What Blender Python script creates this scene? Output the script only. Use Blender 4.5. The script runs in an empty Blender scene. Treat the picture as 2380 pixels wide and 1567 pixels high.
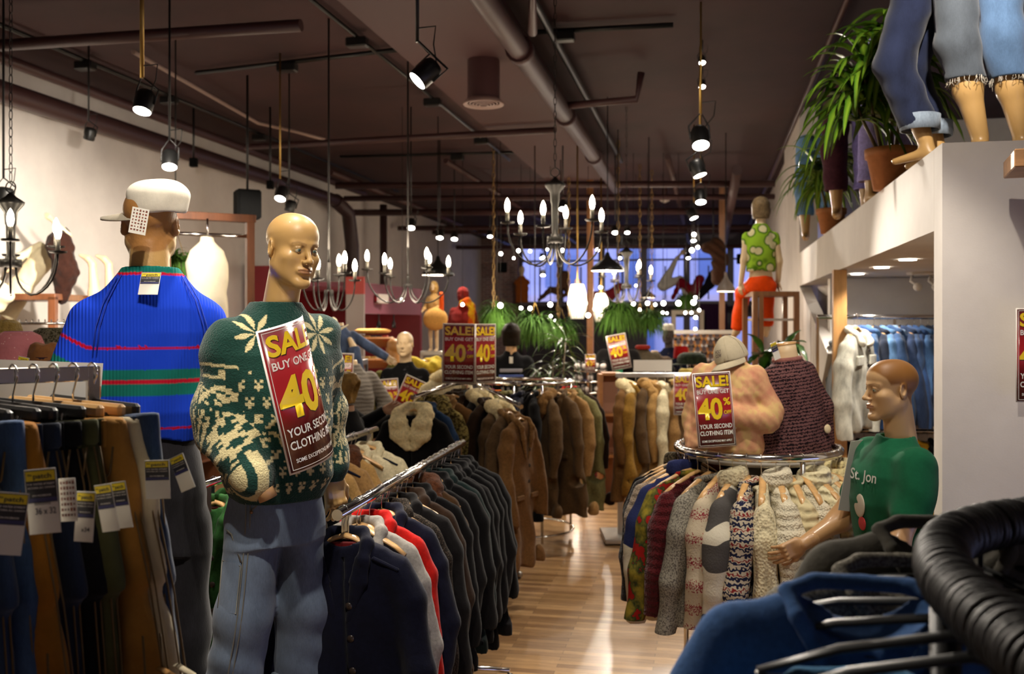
import bpy, bmesh, math, random
import numpy as np
from math import radians, sin, cos, pi
from mathutils import Vector, Matrix, Euler

SC = bpy.context.scene
COL = SC.collection
# ------------------------------------------------------------------ camera frame
YAW = radians(11.55); FPX = 2250.0; EYE = 1.95
FW = Vector((-sin(YAW), cos(YAW), 0)); RT = Vector((cos(YAW), sin(YAW), 0))
def P(px, py, d):
    "point seen at pixel (px,py) of the 2380x1567 frame, d metres ahead"
    return FW*d + RT*((px-1190)/FPX*d) + Vector((0, 0, EYE-(py-750)/FPX*d))
def Pz(px, z, d):
    v = P(px, 750, d); v.z = z; return v
def dx(px, X):
    "depth at which the column px meets the plane x = X"
    return X/(-sin(YAW)+cos(YAW)*(px-1190)/FPX)
def dyy(px, Y):
    return Y/(cos(YAW)+sin(YAW)*(px-1190)/FPX)
cam_d = bpy.data.cameras.new('camera'); cam = bpy.data.objects.new('camera', cam_d); COL.objects.link(cam)
cam.location = (0, 0, EYE); cam.rotation_euler = (pi/2, 0, YAW)
cam_d.sensor_width = 36; cam_d.lens = FPX/2380*36; cam_d.shift_y = -33.5/2380
cam_d.clip_start = .05; cam_d.clip_end = 200
cam_d.dof.use_dof = True; cam_d.dof.focus_distance = 3.0; cam_d.dof.aperture_fstop = 3.8
SC.camera = cam
SC.view_settings.view_transform = 'Standard'; SC.view_settings.look = 'None'
SC.view_settings.gamma = 1; SC.view_settings.exposure = 0.15; SC.view_settings.use_curve_mapping = False
try:
    SC.cycles.max_bounces = 6; SC.cycles.diffuse_bounces = 3; SC.cycles.glossy_bounces = 3
    SC.cycles.transmission_bounces = 4; SC.cycles.caustics_reflective = False; SC.cycles.caustics_refractive = False
    SC.cycles.sample_clamp_indirect = 3.0
except Exception: pass
wd = bpy.data.worlds.new('dusk'); SC.world = wd; wd.use_nodes = True
wd.node_tree.nodes['Background'].inputs[0].default_value = (.50, .55, 1.0, 1)
wd.node_tree.nodes['Background'].inputs[1].default_value = 2.2
WARM = (1, .83, .63); NEUT = (1, .90, .77)
def lamp_pt(loc, power, col=WARM, r=.03):
    l = bpy.data.lights.new('bulb_light', 'POINT'); l.energy = power; l.color = col; l.shadow_soft_size = r
    o = bpy.data.objects.new('bulb_light', l); o.location = loc; COL.objects.link(o); return o
def lamp_spot(loc, target, power, ang=70, col=NEUT, r=.04, blend=.6):
    l = bpy.data.lights.new('spot_light', 'SPOT'); l.energy = power; l.color = col; l.shadow_soft_size = r
    l.spot_size = radians(ang); l.spot_blend = blend
    o = bpy.data.objects.new('spot_light', l); o.location = loc; COL.objects.link(o)
    o.rotation_euler = (Vector(target)-Vector(loc)).to_track_quat('-Z', 'Y').to_euler(); return o
R_ = random.Random(7)

# ------------------------------------------------------------------ materials
def srgb(h):
    "hex or 0-255 triple to linear"
    if isinstance(h, str): h = [int(h[i:i+2], 16) for i in (0, 2, 4)]
    return tuple((c/255/12.92 if c/255 <= .04045 else ((c/255+.055)/1.055)**2.4) for c in h)
MC = {}
def mat(name, col=(.5, .5, .5), rough=.6, metal=0, emit=None, es=1, alpha=None, spec=None, sheen=0, trans=0, coat=0):
    if name in MC: return MC[name]
    m = bpy.data.materials.new(name); m.use_nodes = True; b = m.node_tree.nodes['Principled BSDF']
    b.inputs['Base Color'].default_value = (*col, 1); b.inputs['Roughness'].default_value = rough
    b.inputs['Metallic'].default_value = metal
    if spec is not None: b.inputs['Specular IOR Level'].default_value = spec
    if emit: b.inputs['Emission Color'].default_value = (*emit, 1); b.inputs['Emission Strength'].default_value = es
    if alpha is not None: b.inputs['Alpha'].default_value = alpha
    if sheen: b.inputs['Sheen Weight'].default_value = sheen
    if trans: b.inputs['Transmission Weight'].default_value = trans
    if coat: b.inputs['Coat Weight'].default_value = coat; b.inputs['Coat Roughness'].default_value = .15
    MC[name] = m; return m
class NT:
    "small node helper"
    def __init__(s, m): s.t = m.node_tree; s.n = s.t.nodes; s.b = s.n['Principled BSDF']
    def new(s, typ, **kw):
        n = s.n.new(typ)
        for k, v in kw.items():
            if k in ('i',):
                for a, c in v.items(): n.inputs[a].default_value = c
            else: setattr(n, k, v)
        return n
    def link(s, a, b): s.t.links.new(a, b)
    def coord(s, out='Object', scale=(1, 1, 1), rot=(0, 0, 0)):
        c = s.new('ShaderNodeTexCoord'); mp = s.new('ShaderNodeMapping'); mp.inputs['Scale'].default_value = scale
        mp.inputs['Rotation'].default_value = rot
        s.link(c.outputs[out], mp.inputs[0]); return mp.outputs[0]
    def ramp(s, fac, stops):
        r = s.new('ShaderNodeValToRGB'); e = r.color_ramp.elements
        while len(e) < len(stops): e.new(.5)
        for k, (p, c) in enumerate(stops): e[k].position = p; e[k].color = (*c, 1)
        s.link(fac, r.inputs[0]); return r.outputs[0]
    def noise(s, vec, scale=5, detail=3, rough=.5):
        n = s.new('ShaderNodeTexNoise'); n.inputs['Scale'].default_value = scale; n.inputs['Detail'].default_value = detail
        n.inputs['Roughness'].default_value = rough; s.link(vec, n.inputs['Vector']); return n.outputs[0]
    def bump(s, h, strength=.3, dist=.01, prev=None):
        b = s.new('ShaderNodeBump'); b.inputs['Strength'].default_value = strength; b.inputs['Distance'].default_value = dist
        s.link(h, b.inputs['Height'])
        if prev: s.link(prev, b.inputs['Normal'])
        s.link(b.outputs[0], s.b.inputs['Normal']); return b.outputs[0]
def mul(c, f): return tuple(min(1, x*f) for x in c)
def wool(name, col, scale=60, var=.25, bump=.25, sheen=.06, rough=.95):
    if name in MC: return MC[name]
    m = mat(name, col, rough, sheen=sheen, spec=.1); n = NT(m); v = n.coord()
    f = n.noise(v, scale, 4, .7)
    n.link(n.ramp(f, [(.3, mul(col, 1-var)), (.7, mul(col, 1+var))]), n.b.inputs['Base Color'])
    n.bump(f, bump, .006); return m
def knit(name, col, sx=140, sz=110, var=.3, kind='rib', col2=None, bump=.8):
    "rib, cable, bobble or plain knitted surface; patterns live in the yarn"
    if name in MC: return MC[name]
    m = mat(name, col, .95, sheen=.2, spec=.08); n = NT(m); v = n.coord()
    w = n.new('ShaderNodeTexWave'); w.bands_direction = 'X' if kind == 'rib' else 'Z'; w.inputs['Scale'].default_value = sx/6.28/2 if kind == 'rib' else sz/12
    w.inputs['Distortion'].default_value = 0 if kind == 'rib' else 2.5; w.inputs['Detail'].default_value = 1; n.link(v, w.inputs[0])
    vo = n.new('ShaderNodeTexVoronoi'); vo.inputs['Scale'].default_value = {'rib': 90, 'plain': 130, 'cable': 38, 'bobble': 55}[kind]; n.link(v, vo.inputs[0])
    mx = n.new('ShaderNodeMath', operation='ADD'); n.link(w.outputs[1], mx.inputs[0]); n.link(vo.outputs[0], mx.inputs[1])
    c2 = col2 or mul(col, 1-var)
    n.link(n.ramp(mx.outputs[0], [(.25, c2), (.9, col)]), n.b.inputs['Base Color'])
    n.bump(mx.outputs[0], bump, .006); return m
def denim(name, col, fade=1.7, dark=.55, scale=7):
    if name in MC: return MC[name]
    m = mat(name, col, .9, spec=.12, sheen=.15); n = NT(m); v = n.coord(scale=(1, 1, .45))
    f = n.noise(v, scale, 6, .62); v2 = n.coord(scale=(1, 1, .2)); g = n.noise(v2, 260, 2, .8)
    mx = n.new('ShaderNodeMath', operation='MULTIPLY_ADD'); mx.inputs[1].default_value = .28; n.link(g, mx.inputs[0]); n.link(f, mx.inputs[2])
    n.link(n.ramp(mx.outputs[0], [(.45, mul(col, dark)), (.62, col), (.8, mul(col, fade))]), n.b.inputs['Base Color'])
    n.bump(g, .25, .003); return m
def wood(name, col, scale=6, rough=.45, axis=(1, 1, .12), var=.35, coat=.2):
    if name in MC: return MC[name]
    m = mat(name, col, rough, coat=coat); n = NT(m); v = n.coord(scale=axis)
    f = n.noise(v, scale*6, 5, .65)
    n.link(n.ramp(f, [(.3, mul(col, 1-var)), (.7, mul(col, 1+var*.6))]), n.b.inputs['Base Color']); n.bump(f, .08, .004); return m
def spotty(name, base, c2, scale=30, thr=.5, soft=.03, tex='noise', stretch=(1, 1, 1), rough=.9, c3=None):
    if name in MC: return MC[name]
    m = mat(name, base, rough, spec=.1); n = NT(m); v = n.coord(scale=stretch)
    if tex == 'noise': f = n.noise(v, scale, 3, .6)
    else:
        vo = n.new('ShaderNodeTexVoronoi'); vo.inputs['Scale'].default_value = scale; n.link(v, vo.inputs[0]); f = vo.outputs[0]
    st = [(max(0, thr-soft), c2), (thr+soft, base)] + ([(min(1, thr+.2), c3)] if c3 else [])
    n.link(n.ramp(f, st), n.b.inputs['Base Color']); n.bump(f, .3, .004); return m
def bands(name, stops, axis='Z', period=.1, dist=2, dscale=40):
    "horizontal figured bands (fair isle, stripes) running round a garment"
    if name in MC: return MC[name]
    m = mat(name, stops[0][1], .95, spec=.08); n = NT(m); v = n.coord()
    w = n.new('ShaderNodeTexWave'); w.bands_direction = axis; w.wave_profile = 'SAW'; w.inputs['Scale'].default_value = .314/period*1.0
    w.inputs['Distortion'].default_value = dist; w.inputs['Detail'].default_value = 0; w.inputs['Detail Scale'].default_value = dscale
    n.link(v, w.inputs[0]); r = n.ramp(w.outputs[1], stops); r.node.color_ramp.interpolation = 'CONSTANT'
    n.link(r, n.b.inputs['Base Color']); n.bump(n.noise(v, 120, 2), .4, .005); return m
def vcol(name, rough=.92, bump=.6, bs=90, spec=.1, sheen=.2):
    "colour comes from the thing's own pattern attribute"
    m = mat(name, (1, 1, 1), rough, spec=spec, sheen=sheen); n = NT(m); a = n.new('ShaderNodeVertexColor'); a.layer_name = 'pattern'
    n.link(a.outputs[0], n.b.inputs['Base Color']); n.bump(n.noise(n.coord(), bs, 2, .6), bump, .006); return m

M = {}
CHROME = mat('chrome', (.72, .71, .70), .13, 1); STEEL = mat('brushed_steel', (.42, .40, .37), .35, 1)
BLACKM = mat('black_metal', (.012, .012, .012), .4, .3); IRON = mat('wrought_iron', (.05, .047, .045), .4, .7)
BLACKP = mat('black_plastic', (.006, .006, .006), .42)
HWOOD = wood('hanger_wood', (.62, .36, .14), 8, .35, (.2, 1, 1), .2, .5)
PAPER = mat('white_card', (.8, .78, .72), .6)
PLASTER = mat('white_plaster', (.72, .67, .62), .8); n_ = NT(PLASTER)
n_.link(n_.ramp(n_.noise(n_.coord(), 2.5, 5, .6), [(.3, (.66, .61, .57)), (.7, (.76, .71, .66))]), n_.b.inputs['Base Color']); n_.bump(n_.noise(n_.coord(), 120, 3), .08, .004)
CEIL = mat('plum_ceiling', (.034, .010, .011), .8); n_ = NT(CEIL)
n_.link(n_.ramp(n_.noise(n_.coord(), 1.2, 5, .6), [(.3, (.024, .0070, .0078)), (.7, (.043, .0125, .0135))]), n_.b.inputs['Base Color'])
PIPE = mat('plum_pipe', (.050, .018, .018), .5)
SKIN = mat('mannequin_skin', srgb('b9935c'), .38, coat=.25)
SKIN2 = mat('mannequin_tan', srgb('b98f62'), .42, coat=.15)
SKINP = mat('mannequin_pale', srgb('d2b892'), .45)
HUMAN = mat('human_skin', (.48, .27, .17), .55)
WALNUT = wood('walnut_frame', (.14, .048, .018), 5, .4, (1, 1, .1), .4, .4)
EMB = mat('bulb_glow', (1, 1, 1), .3, emit=(1, .86, .62), es=45)
EML = mat('lens_glow', (1, 1, 1), .3, emit=(1, .93, .8), es=28)
EMS = mat('string_bulb_glow', (1, 1, 1), .3, emit=(1, .92, .82), es=22)

# ------------------------------------------------------------------ mesh building
class MB:
    def __init__(s): s.v = []; s.f = []; s.sm = []
    def add(s, vs, fs, smooth=True):
        k = len(s.v); s.v += [tuple(v) for v in vs]; s.f += [tuple(i+k for i in f) for f in fs]; s.sm += [smooth]*len(fs); return s
    def box(s, c, h, rot=0, bev=0):
        c = Vector(c); R = rot if isinstance(rot, Matrix) else Matrix.Rotation(rot, 3, 'Z')
        if bev:
            vs = []; b = min(bev, *h)
            sg = [(-1, -1), (1, -1), (1, 1), (-1, 1)]
            rings = []
            for z, ins in ((-h[2], b), (-h[2]+b, 0), (h[2]-b, 0), (h[2], b)):
                r = []
                for sx, sy in sg:
                    X, Y = h[0]-ins, h[1]-ins
                    if (sx, sy) in ((1, -1), (-1, 1)): pts = [(sx*(X-b) if ins == 0 else sx*(X), sy*Y), (sx*X, sy*(Y-b) if ins == 0 else sy*Y)]
                    else: pts = [(sx*X, sy*(Y-b) if ins == 0 else sy*Y), (sx*(X-b) if ins == 0 else sx*X, sy*Y)]
                    if (sx, sy) == (1, -1) or (sx, sy) == (-1, 1): pass
                    r += pts
                rings.append([(x, y, z) for x, y in r])
            vs = [c+R@Vector(p) for r in rings for p in r]; fs = []
            for k in range(3):
                for i in range(8): fs.append((k*8+i, k*8+(i+1) % 8, (k+1)*8+(i+1) % 8, (k+1)*8+i))
            fs += [tuple(range(7, -1, -1)), tuple(range(24, 32))]
            return s.add(vs, fs, False)
        vs = [c+R@Vector((x*h[0], y*h[1], z*h[2])) for z in (-1, 1) for x, y in ((-1, -1), (1, -1), (1, 1), (-1, 1))]
        return s.add(vs, [(3, 2, 1, 0), (4, 5, 6, 7), (0, 1, 5, 4), (1, 2, 6, 5), (2, 3, 7, 6), (3, 0, 4, 7)], False)
    def tube(s, path, r, n=10, cap=True, closed=False, flat=None):
        path = [Vector(p) for p in path]; m = len(path); rr = r if isinstance(r, (list, tuple)) else [r]*m
        vs = []; up = None
        for i, p in enumerate(path):
            if closed: t = (path[(i+1) % m]-path[i-1])
            else: t = (path[min(i+1, m-1)]-path[max(i-1, 0)])
            if t.length < 1e-9: t = Vector((0, 0, 1))
            t.normalize()
            if up is None: up = Vector((0, 0, 1)) if abs(t.z) < .9 else Vector((0, 1, 0))
            a = t.cross(up)
            if a.length < 1e-6: a = t.orthogonal()
            a.normalize(); b = a.cross(t).normalized(); up = b
            for k in range(n):
                q = 2*pi*k/n; vs.append(p+a*cos(q)*rr[i]+b*sin(q)*rr[i]*(flat or 1))
        fs = []
        for i in range(m if closed else m-1):
            j = (i+1) % m
            for k in range(n): fs.append((i*n+k, i*n+(k+1) % n, j*n+(k+1) % n, j*n+k))
        s.add(vs, fs)
        if cap and not closed:
            k0 = len(s.v)-m*n; s.f += [tuple(k0+i for i in range(n-1, -1, -1)), tuple(k0+(m-1)*n+i for i in range(n))]; s.sm += [False, False]
        return s
    def cyl(s, a, b, r, r2=None, n=14): return s.tube([a, b], [r, r if r2 is None else r2], n)
    def lathe(s, prof, c=(0, 0, 0), n=24, R=None, closed=False):
        c = Vector(c); vs = []
        for r, z in prof:
            for k in range(n):
                q = 2*pi*k/n; p = Vector((r*cos(q), r*sin(q), z)); vs.append(c+(R@p if R else p))
        fs = []
        m = len(prof)
        for i in range(m-1):
            for k in range(n): fs.append((i*n+k, i*n+(k+1) % n, (i+1)*n+(k+1) % n, (i+1)*n+k))
        return s.add(vs, fs)
    def sph(s, c, r, n=12, sc=(1, 1, 1), R=None):
        prof = [(max(1e-4, r*sin(pi*i/n)), -r*cos(pi*i/n)) for i in range(n+1)]
        c = Vector(c); vs = []
        for a, z in prof:
            for k in range(2*n):
                q = pi*k/n; p = Vector((a*cos(q)*sc[0], a*sin(q)*sc[1], z*sc[2])); vs.append(c+(R@p if R else p))
        fs = [(i*2*n+k, i*2*n+(k+1) % (2*n), (i+1)*2*n+(k+1) % (2*n), (i+1)*2*n+k) for i in range(n) for k in range(2*n)]
        return s.add(vs, fs)
    def torus(s, c, R, r, N=24, n=8, M_=None, a0=0, a1=2*pi):
        c = Vector(c); full = abs(a1-a0-2*pi) < 1e-6
        pts = [Vector((R*cos(a0+(a1-a0)*i/N), R*sin(a0+(a1-a0)*i/N), 0)) for i in range(N if full else N+1)]
        pts = [c+(M_@p if M_ else p) for p in pts]
        return s.tube(pts, r, n, closed=full)
    def prism(s, pts, t, M4=None):
        "flat outline in x,z thickened along y by t"
        n = len(pts); vs = [Vector((x, -t/2, z)) for x, z in pts]+[Vector((x, t/2, z)) for x, z in pts]
        if M4: vs = [M4@v for v in vs]
        fs = [tuple(range(n)), tuple(range(2*n-1, n-1, -1))]+[(i, n+i, n+(i+1) % n, (i+1) % n) for i in range(n)]
        return s.add(vs, fs, False)
    def mesh(s, name):
        me = bpy.data.meshes.new(name); me.from_pydata(s.v, [], s.f); me.polygons.foreach_set('use_smooth', s.sm); me.update(); return me
    def build(s, name, m, parent=None, loc=None, label=None):
        return mk(name, s.mesh(name), m, parent, loc, label)
def mk(name, me, m, parent=None, loc=None, label=None):
    o = bpy.data.objects.new(name, me); COL.objects.link(o)
    if m is None and not me.materials: m = mat('plain_cloth', (.3, .3, .3), .9)
    if m is not None:
        if not me.materials: me.materials.append(m)
        elif me.materials[0] != m: o.material_slots[0].link = 'OBJECT'; o.material_slots[0].material = m
    if parent: o.parent = parent
    if loc is not None: o.location = loc
    if label: o['label'] = label
    return o
def tag(o, label=None, cat=None, group=None, kind=None):
    if label: o['label'] = label
    if cat: o['category'] = cat
    if group: o['group'] = group
    if kind: o['kind'] = kind
    return o
def thing(name, label, cat, loc=(0, 0, 0), rz=0, group=None, rot=None):
    o = bpy.data.objects.new(name, None); COL.objects.link(o); o.empty_display_size = .1
    o.location = loc; o.rotation_euler = rot or (0, 0, rz); return tag(o, label, cat, group)
def struct(name, mb, m):
    o = mb.build(name, m); o['kind'] = 'structure'; return o
def kids(o): return [c for c in bpy.data.objects if c.parent == o] if False else list(o.children)
def dup(root, loc, rz=0, label=None, group=None, mats=None, scale=None, rot=None, cat=None):
    r = root.copy(); COL.objects.link(r); r.location = loc; r.rotation_euler = rot or (0, 0, rz)
    if scale: r.scale = (scale,)*3 if not isinstance(scale, tuple) else scale
    if label: r['label'] = label
    if group: r['group'] = group
    if cat: r['category'] = cat
    def setm(o, m):
        if m is not None and o.type == 'MESH': o.material_slots[0].link = 'OBJECT'; o.material_slots[0].material = m
    if mats: setm(r, mats.get('', None))
    for ch in root.children:
        c = ch.copy(); COL.objects.link(c); c.parent = r
        if mats: setm(c, mats.get(ch.name.split('.')[0]))
        for g in ch.children:
            e = g.copy(); COL.objects.link(e); e.parent = c
            if mats: setm(e, mats.get(g.name.split('.')[0]))
    return r
def first_or_dup(cache, key, make, loc, rz, label, group, mats=None, scale=None, rot=None):
    "the first use moves the original, later ones copy it"
    if key not in cache:
        cache[key] = make(); r = cache[key]; r.location = loc; r.rotation_euler = rot or (0, 0, rz)
        if scale: r.scale = (scale,)*3 if not isinstance(scale, tuple) else scale
        tag(r, label, None, group)
        if mats:
            for o in [r]+list(r.children)+[g for c in r.children for g in c.children]:
                m = mats.get('' if o == r else o.name.split('.')[0])
                if m is not None and o.type == 'MESH': o.material_slots[0].link = 'OBJECT'; o.material_slots[0].material = m
        return r
    return dup(cache[key], loc, rz, label, group, mats, scale, rot)

# ------------------------------------------------------------------ sculpting field (smooth union of round forms, then a surface)
class Sdf:
    def __init__(s, lo, hi, h):
        s.lo = np.array(lo, float); s.h = h; s.n = np.ceil((np.array(hi)-s.lo)/h).astype(int)+1
        ax = [(s.lo[i]+h*np.arange(s.n[i])).astype(np.float32) for i in range(3)]
        s.X, s.Y, s.Z = np.meshgrid(*ax, indexing='ij'); s.V = np.full(s.X.shape, 9., np.float32)
    @staticmethod
    def smin(a, b, k):
        if k <= 0: return np.minimum(a, b)
        hh = np.clip(k-np.abs(a-b), 0, None)/k; return np.minimum(a, b)-hh*hh*k*.25
    def u(s, D, k=.02): s.V = s.smin(s.V, D, k); return s
    def cut(s, D, k=.01): s.V = -s.smin(-s.V, D, k); return s
    def loc(s, c, R=None):
        x, y, z = s.X-c[0], s.Y-c[1], s.Z-c[2]
        if R is None: return x, y, z
        R = np.array(R).T
        return (R[0][0]*x+R[0][1]*y+R[0][2]*z, R[1][0]*x+R[1][1]*y+R[1][2]*z, R[2][0]*x+R[2][1]*y+R[2][2]*z)
    def ell(s, c, r, R=None):
        x, y, z = s.loc(c, R)
        k0 = np.sqrt((x/r[0])**2+(y/r[1])**2+(z/r[2])**2)+1e-6
        k1 = np.sqrt((x/r[0]**2)**2+(y/r[1]**2)**2+(z/r[2]**2)**2)+1e-6
        return k0*(k0-1)/k1
    def cap(s, a, b, ra, rb=None, sq=None):
        rb = ra if rb is None else rb
        a = np.array(a, np.float32); b = np.array(b, np.float32); d = b-a; L = float(d@d)+1e-9
        x, y, z = s.X-a[0], s.Y-a[1], s.Z-a[2]
        t = np.clip((x*d[0]+y*d[1]+z*d[2])/L, 0, 1)
        qx, qy, qz = x-t*d[0], y-t*d[1], z-t*d[2]
        if sq: qx, qy, qz = qx/sq[0], qy/sq[1], qz/sq[2]
        return np.sqrt(qx*qx+qy*qy+qz*qz)-(ra+(rb-ra)*t)
    def chain(s, pts, rs, k=.01, sq=None):
        D = None
        for i in range(len(pts)-1):
            e = s.cap(pts[i], pts[i+1], rs[i], rs[i+1], sq); D = e if D is None else s.smin(D, e, k)
        return D
    def box(s, c, hh, r=.01, R=None):
        x, y, z = s.loc(c, R)
        qx, qy, qz = np.abs(x)-hh[0]+r, np.abs(y)-hh[1]+r, np.abs(z)-hh[2]+r
        return np.sqrt(np.maximum(qx, 0)**2+np.maximum(qy, 0)**2+np.maximum(qz, 0)**2)+np.minimum(np.maximum(qx, np.maximum(qy, qz)), 0)-r
    def loft(s, rows, p=2.0, capr=.02):
        "rows: (z, half width x, half depth y, cx, cy); stacked super-ellipses"
        rows = sorted(rows); zs = [r[0] for r in rows]
        f = lambda k: np.interp(s.Z, zs, [r[k] for r in rows]).astype(np.float32)
        a, b = f(1), f(2); x, y = s.X-f(3), s.Y-f(4)
        q = (np.abs(x/a)**p+np.abs(y/b)**p)**(1/p); D = (q-1)*np.minimum(a, b)
        E = np.maximum(zs[0]-s.Z, s.Z-zs[-1])
        return s.smin(D*0-0, -np.maximum(D, E), 0)*-1 if False else np.maximum(D, E)
    def wrinkle(s, amp, fx, fy, fz, ph=0, warp=3.):
        s.V = s.V+amp*np.sin(fx*s.X+fy*s.Y+fz*s.Z+ph+warp*np.sin(4.1*s.Z+3*s.X+ph))*np.cos(5.3*s.X-3.7*s.Z+2*s.Y+ph)
        return s
    def surf(s):
        V = s.V; n = s.n; S = V < 0; cn = n-1
        cnt = np.zeros(cn, np.float32); acc = [np.zeros(cn, np.float32) for _ in range(3)]
        cr = []
        for k in range(3):
            sl0 = [slice(None)]*3; sl1 = [slice(None)]*3; sl0[k] = slice(0, -1); sl1[k] = slice(1, None)
            A, B = V[tuple(sl0)], V[tuple(sl1)]; c = (A < 0) != (B < 0); t = np.where(c, A/(A-B+1e-12), 0); cr.append((c, A < 0))
            o = [i for i in range(3) if i != k]
            for da in (0, 1):
                for db in (0, 1):
                    q = [slice(None)]*3; q[o[0]] = slice(da, da+cn[o[0]]); q[o[1]] = slice(db, db+cn[o[1]]); q = tuple(q)
                    cc = c[q]; cnt += cc; acc[k] += np.where(cc, t[q], 0); acc[o[0]] += cc*da; acc[o[1]] += cc*db
        act = cnt > 0; idx = np.full(cn, -1, np.int64); I = np.argwhere(act); idx[act] = np.arange(len(I))
        ct = cnt[act]; pos = np.stack([s.lo[k]+s.h*(I[:, k]+acc[k][act]/ct) for k in range(3)], 1)
        F = []
        for k in range(3):
            c, neg = cr[k]; a, b = (k+1) % 3, (k+2) % 3
            q = [slice(None)]*3; q[a] = slice(1, n[a]-1); q[b] = slice(1, n[b]-1)
            cc = c[tuple(q)]; J = np.argwhere(cc); J[:, a] += 1; J[:, b] += 1
            if not len(J): continue
            ng = neg[J[:, 0], J[:, 1], J[:, 2]]
            def cell(da, db):
                K = J.copy(); K[:, a] -= da; K[:, b] -= db; return idx[K[:, 0], K[:, 1], K[:, 2]]
            Q = np.stack([cell(0, 0), cell(1, 0), cell(1, 1), cell(0, 1)], 1); Q[~ng] = Q[~ng][:, ::-1]; F.append(Q)
        return pos, np.concatenate(F)
    def mesh(s, name, relax=1, pattern=None):
        pos, F = s.surf()
        for _ in range(relax):
            acc = np.zeros_like(pos); w = np.zeros(len(pos))
            for i in range(4):
                for j in (1, 3):
                    np.add.at(acc, F[:, i], pos[F[:, (i+j) % 4]]); np.add.at(w, F[:, i], 1)
            pos = pos*.5+acc/np.maximum(w, 1)[:, None]*.5
        me = bpy.data.meshes.new(name); me.vertices.add(len(pos)); me.vertices.foreach_set('co', pos.astype(np.float32).ravel())
        me.loops.add(len(F)*4); me.loops.foreach_set('vertex_index', F.ravel().astype(np.int32))
        me.polygons.add(len(F)); me.polygons.foreach_set('loop_start', np.arange(0, len(F)*4, 4, dtype=np.int32))
        me.polygons.foreach_set('loop_total', np.full(len(F), 4, np.int32)); me.update(calc_edges=True)
        me.polygons.foreach_set('use_smooth', np.ones(len(F), bool))
        if pattern is not None:
            c = np.ones((len(pos), 4), np.float32); c[:, :3] = pattern(pos)
            at = me.color_attributes.new('pattern', 'FLOAT_COLOR', 'POINT'); at.data.foreach_set('color', c.ravel())
        return me
def rotm(ax=0, ay=0, az=0): return np.array(Euler((radians(ax), radians(ay), radians(az))).to_matrix())

# ------------------------------------------------------------------ lettering
def text_mesh(lines, bold=.012, y=0, cut=None, fn=None):
    "lines: (text, x centre, z baseline, height, width or None); flat letters facing -y"
    bm = bmesh.new(); dg = bpy.context.evaluated_depsgraph_get()
    for t, x, z, hgt, wid in lines:
        cu = bpy.data.curves.new('lettering', 'FONT'); cu.body = t; cu.size = 1; cu.offset = bold; cu.resolution_u = 3; cu.align_x = 'CENTER'
        o = bpy.data.objects.new('lettering', cu); me = bpy.data.meshes.new_from_object(o, preserve_all_data_layers=False, depsgraph=dg)
        xs = [v.co.x for v in me.vertices]; w0 = max(xs)-min(xs); cx = (max(xs)+min(xs))/2
        s = hgt/.72; sx = (wid/w0) if wid else s
        k = len(bm.verts); bm.from_mesh(me); bm.verts.ensure_lookup_table()
        for v in bm.verts[k:]: v.co = Vector(((v.co.x-cx)*sx+x, y, v.co.y*s+z))
        bpy.data.objects.remove(o); bpy.data.curves.remove(cu); bpy.data.meshes.remove(me)
    if cut:
        for xx in cut:
            bmesh.ops.bisect_plane(bm, geom=bm.verts[:]+bm.edges[:]+bm.faces[:], plane_co=(xx, 0, 0), plane_no=(1, 0, 0))
    if fn:
        for v in bm.verts: v.co = fn(v.co)
    me = bpy.data.meshes.new('lettering'); bm.to_mesh(me); bm.free(); return me
# ------------------------------------------------------------------ the room
ZC = 4.4; XL = -6.5; XR = 1.75; YB = 27.5; YN = -3.5
FLOORM = mat('floor_boards', (.4, .25, .12), .32, coat=.15); n_ = NT(FLOORM); v_ = n_.coord()
br = n_.new('ShaderNodeTexBrick'); br.offset = .37; br.inputs['Scale'].default_value = 1; br.inputs['Brick Width'].default_value = .85; br.inputs['Row Height'].default_value = .057
br.inputs['Mortar Size'].default_value = .0012; br.inputs['Color1'].default_value = (.50, .30, .135, 1); br.inputs['Color2'].default_value = (.24, .125, .05, 1); br.inputs['Mortar'].default_value = (.05, .025, .01, 1)
n_.link(v_, br.inputs[0]); v2 = n_.coord(scale=(.12, 1, 1)); gr = n_.noise(v2, 55, 5, .65)
mx = n_.new('ShaderNodeMix', data_type='RGBA', blend_type='MULTIPLY'); mx.inputs[0].default_value = .6
n_.link(br.outputs[0], mx.inputs[6]); n_.link(n_.ramp(gr, [(.3, (.45, .4, .35)), (.7, (1, 1, 1))]), mx.inputs[7]); n_.link(mx.outputs[2], n_.b.inputs['Base Color'])
n_.link(n_.ramp(gr, [(.3, (.42,)*3), (.7, (.26,)*3)]), n_.b.inputs['Roughness'])
struct('floor', MB().box(((XL+4.2)/2, (YB+YN)/2, -.05), ((4.2-XL)/2+.2, (YB-YN)/2+.2, .05)), FLOORM)
struct('ceiling', MB().box(((XL+4.2)/2, (YB+YN)/2, ZC+.05), ((4.2-XL)/2+.2, (YB-YN)/2+.2, .05)), CEIL)
struct('wall_left', MB().box((XL-.1, (YB+YN)/2, ZC/2), (.1, (YB-YN)/2+.2, ZC/2)), PLASTER)
struct('wall_near', MB().box(((XL+4.2)/2, YN-.1, ZC/2), ((4.2-XL)/2, .1, ZC/2)), PLASTER)
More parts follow.
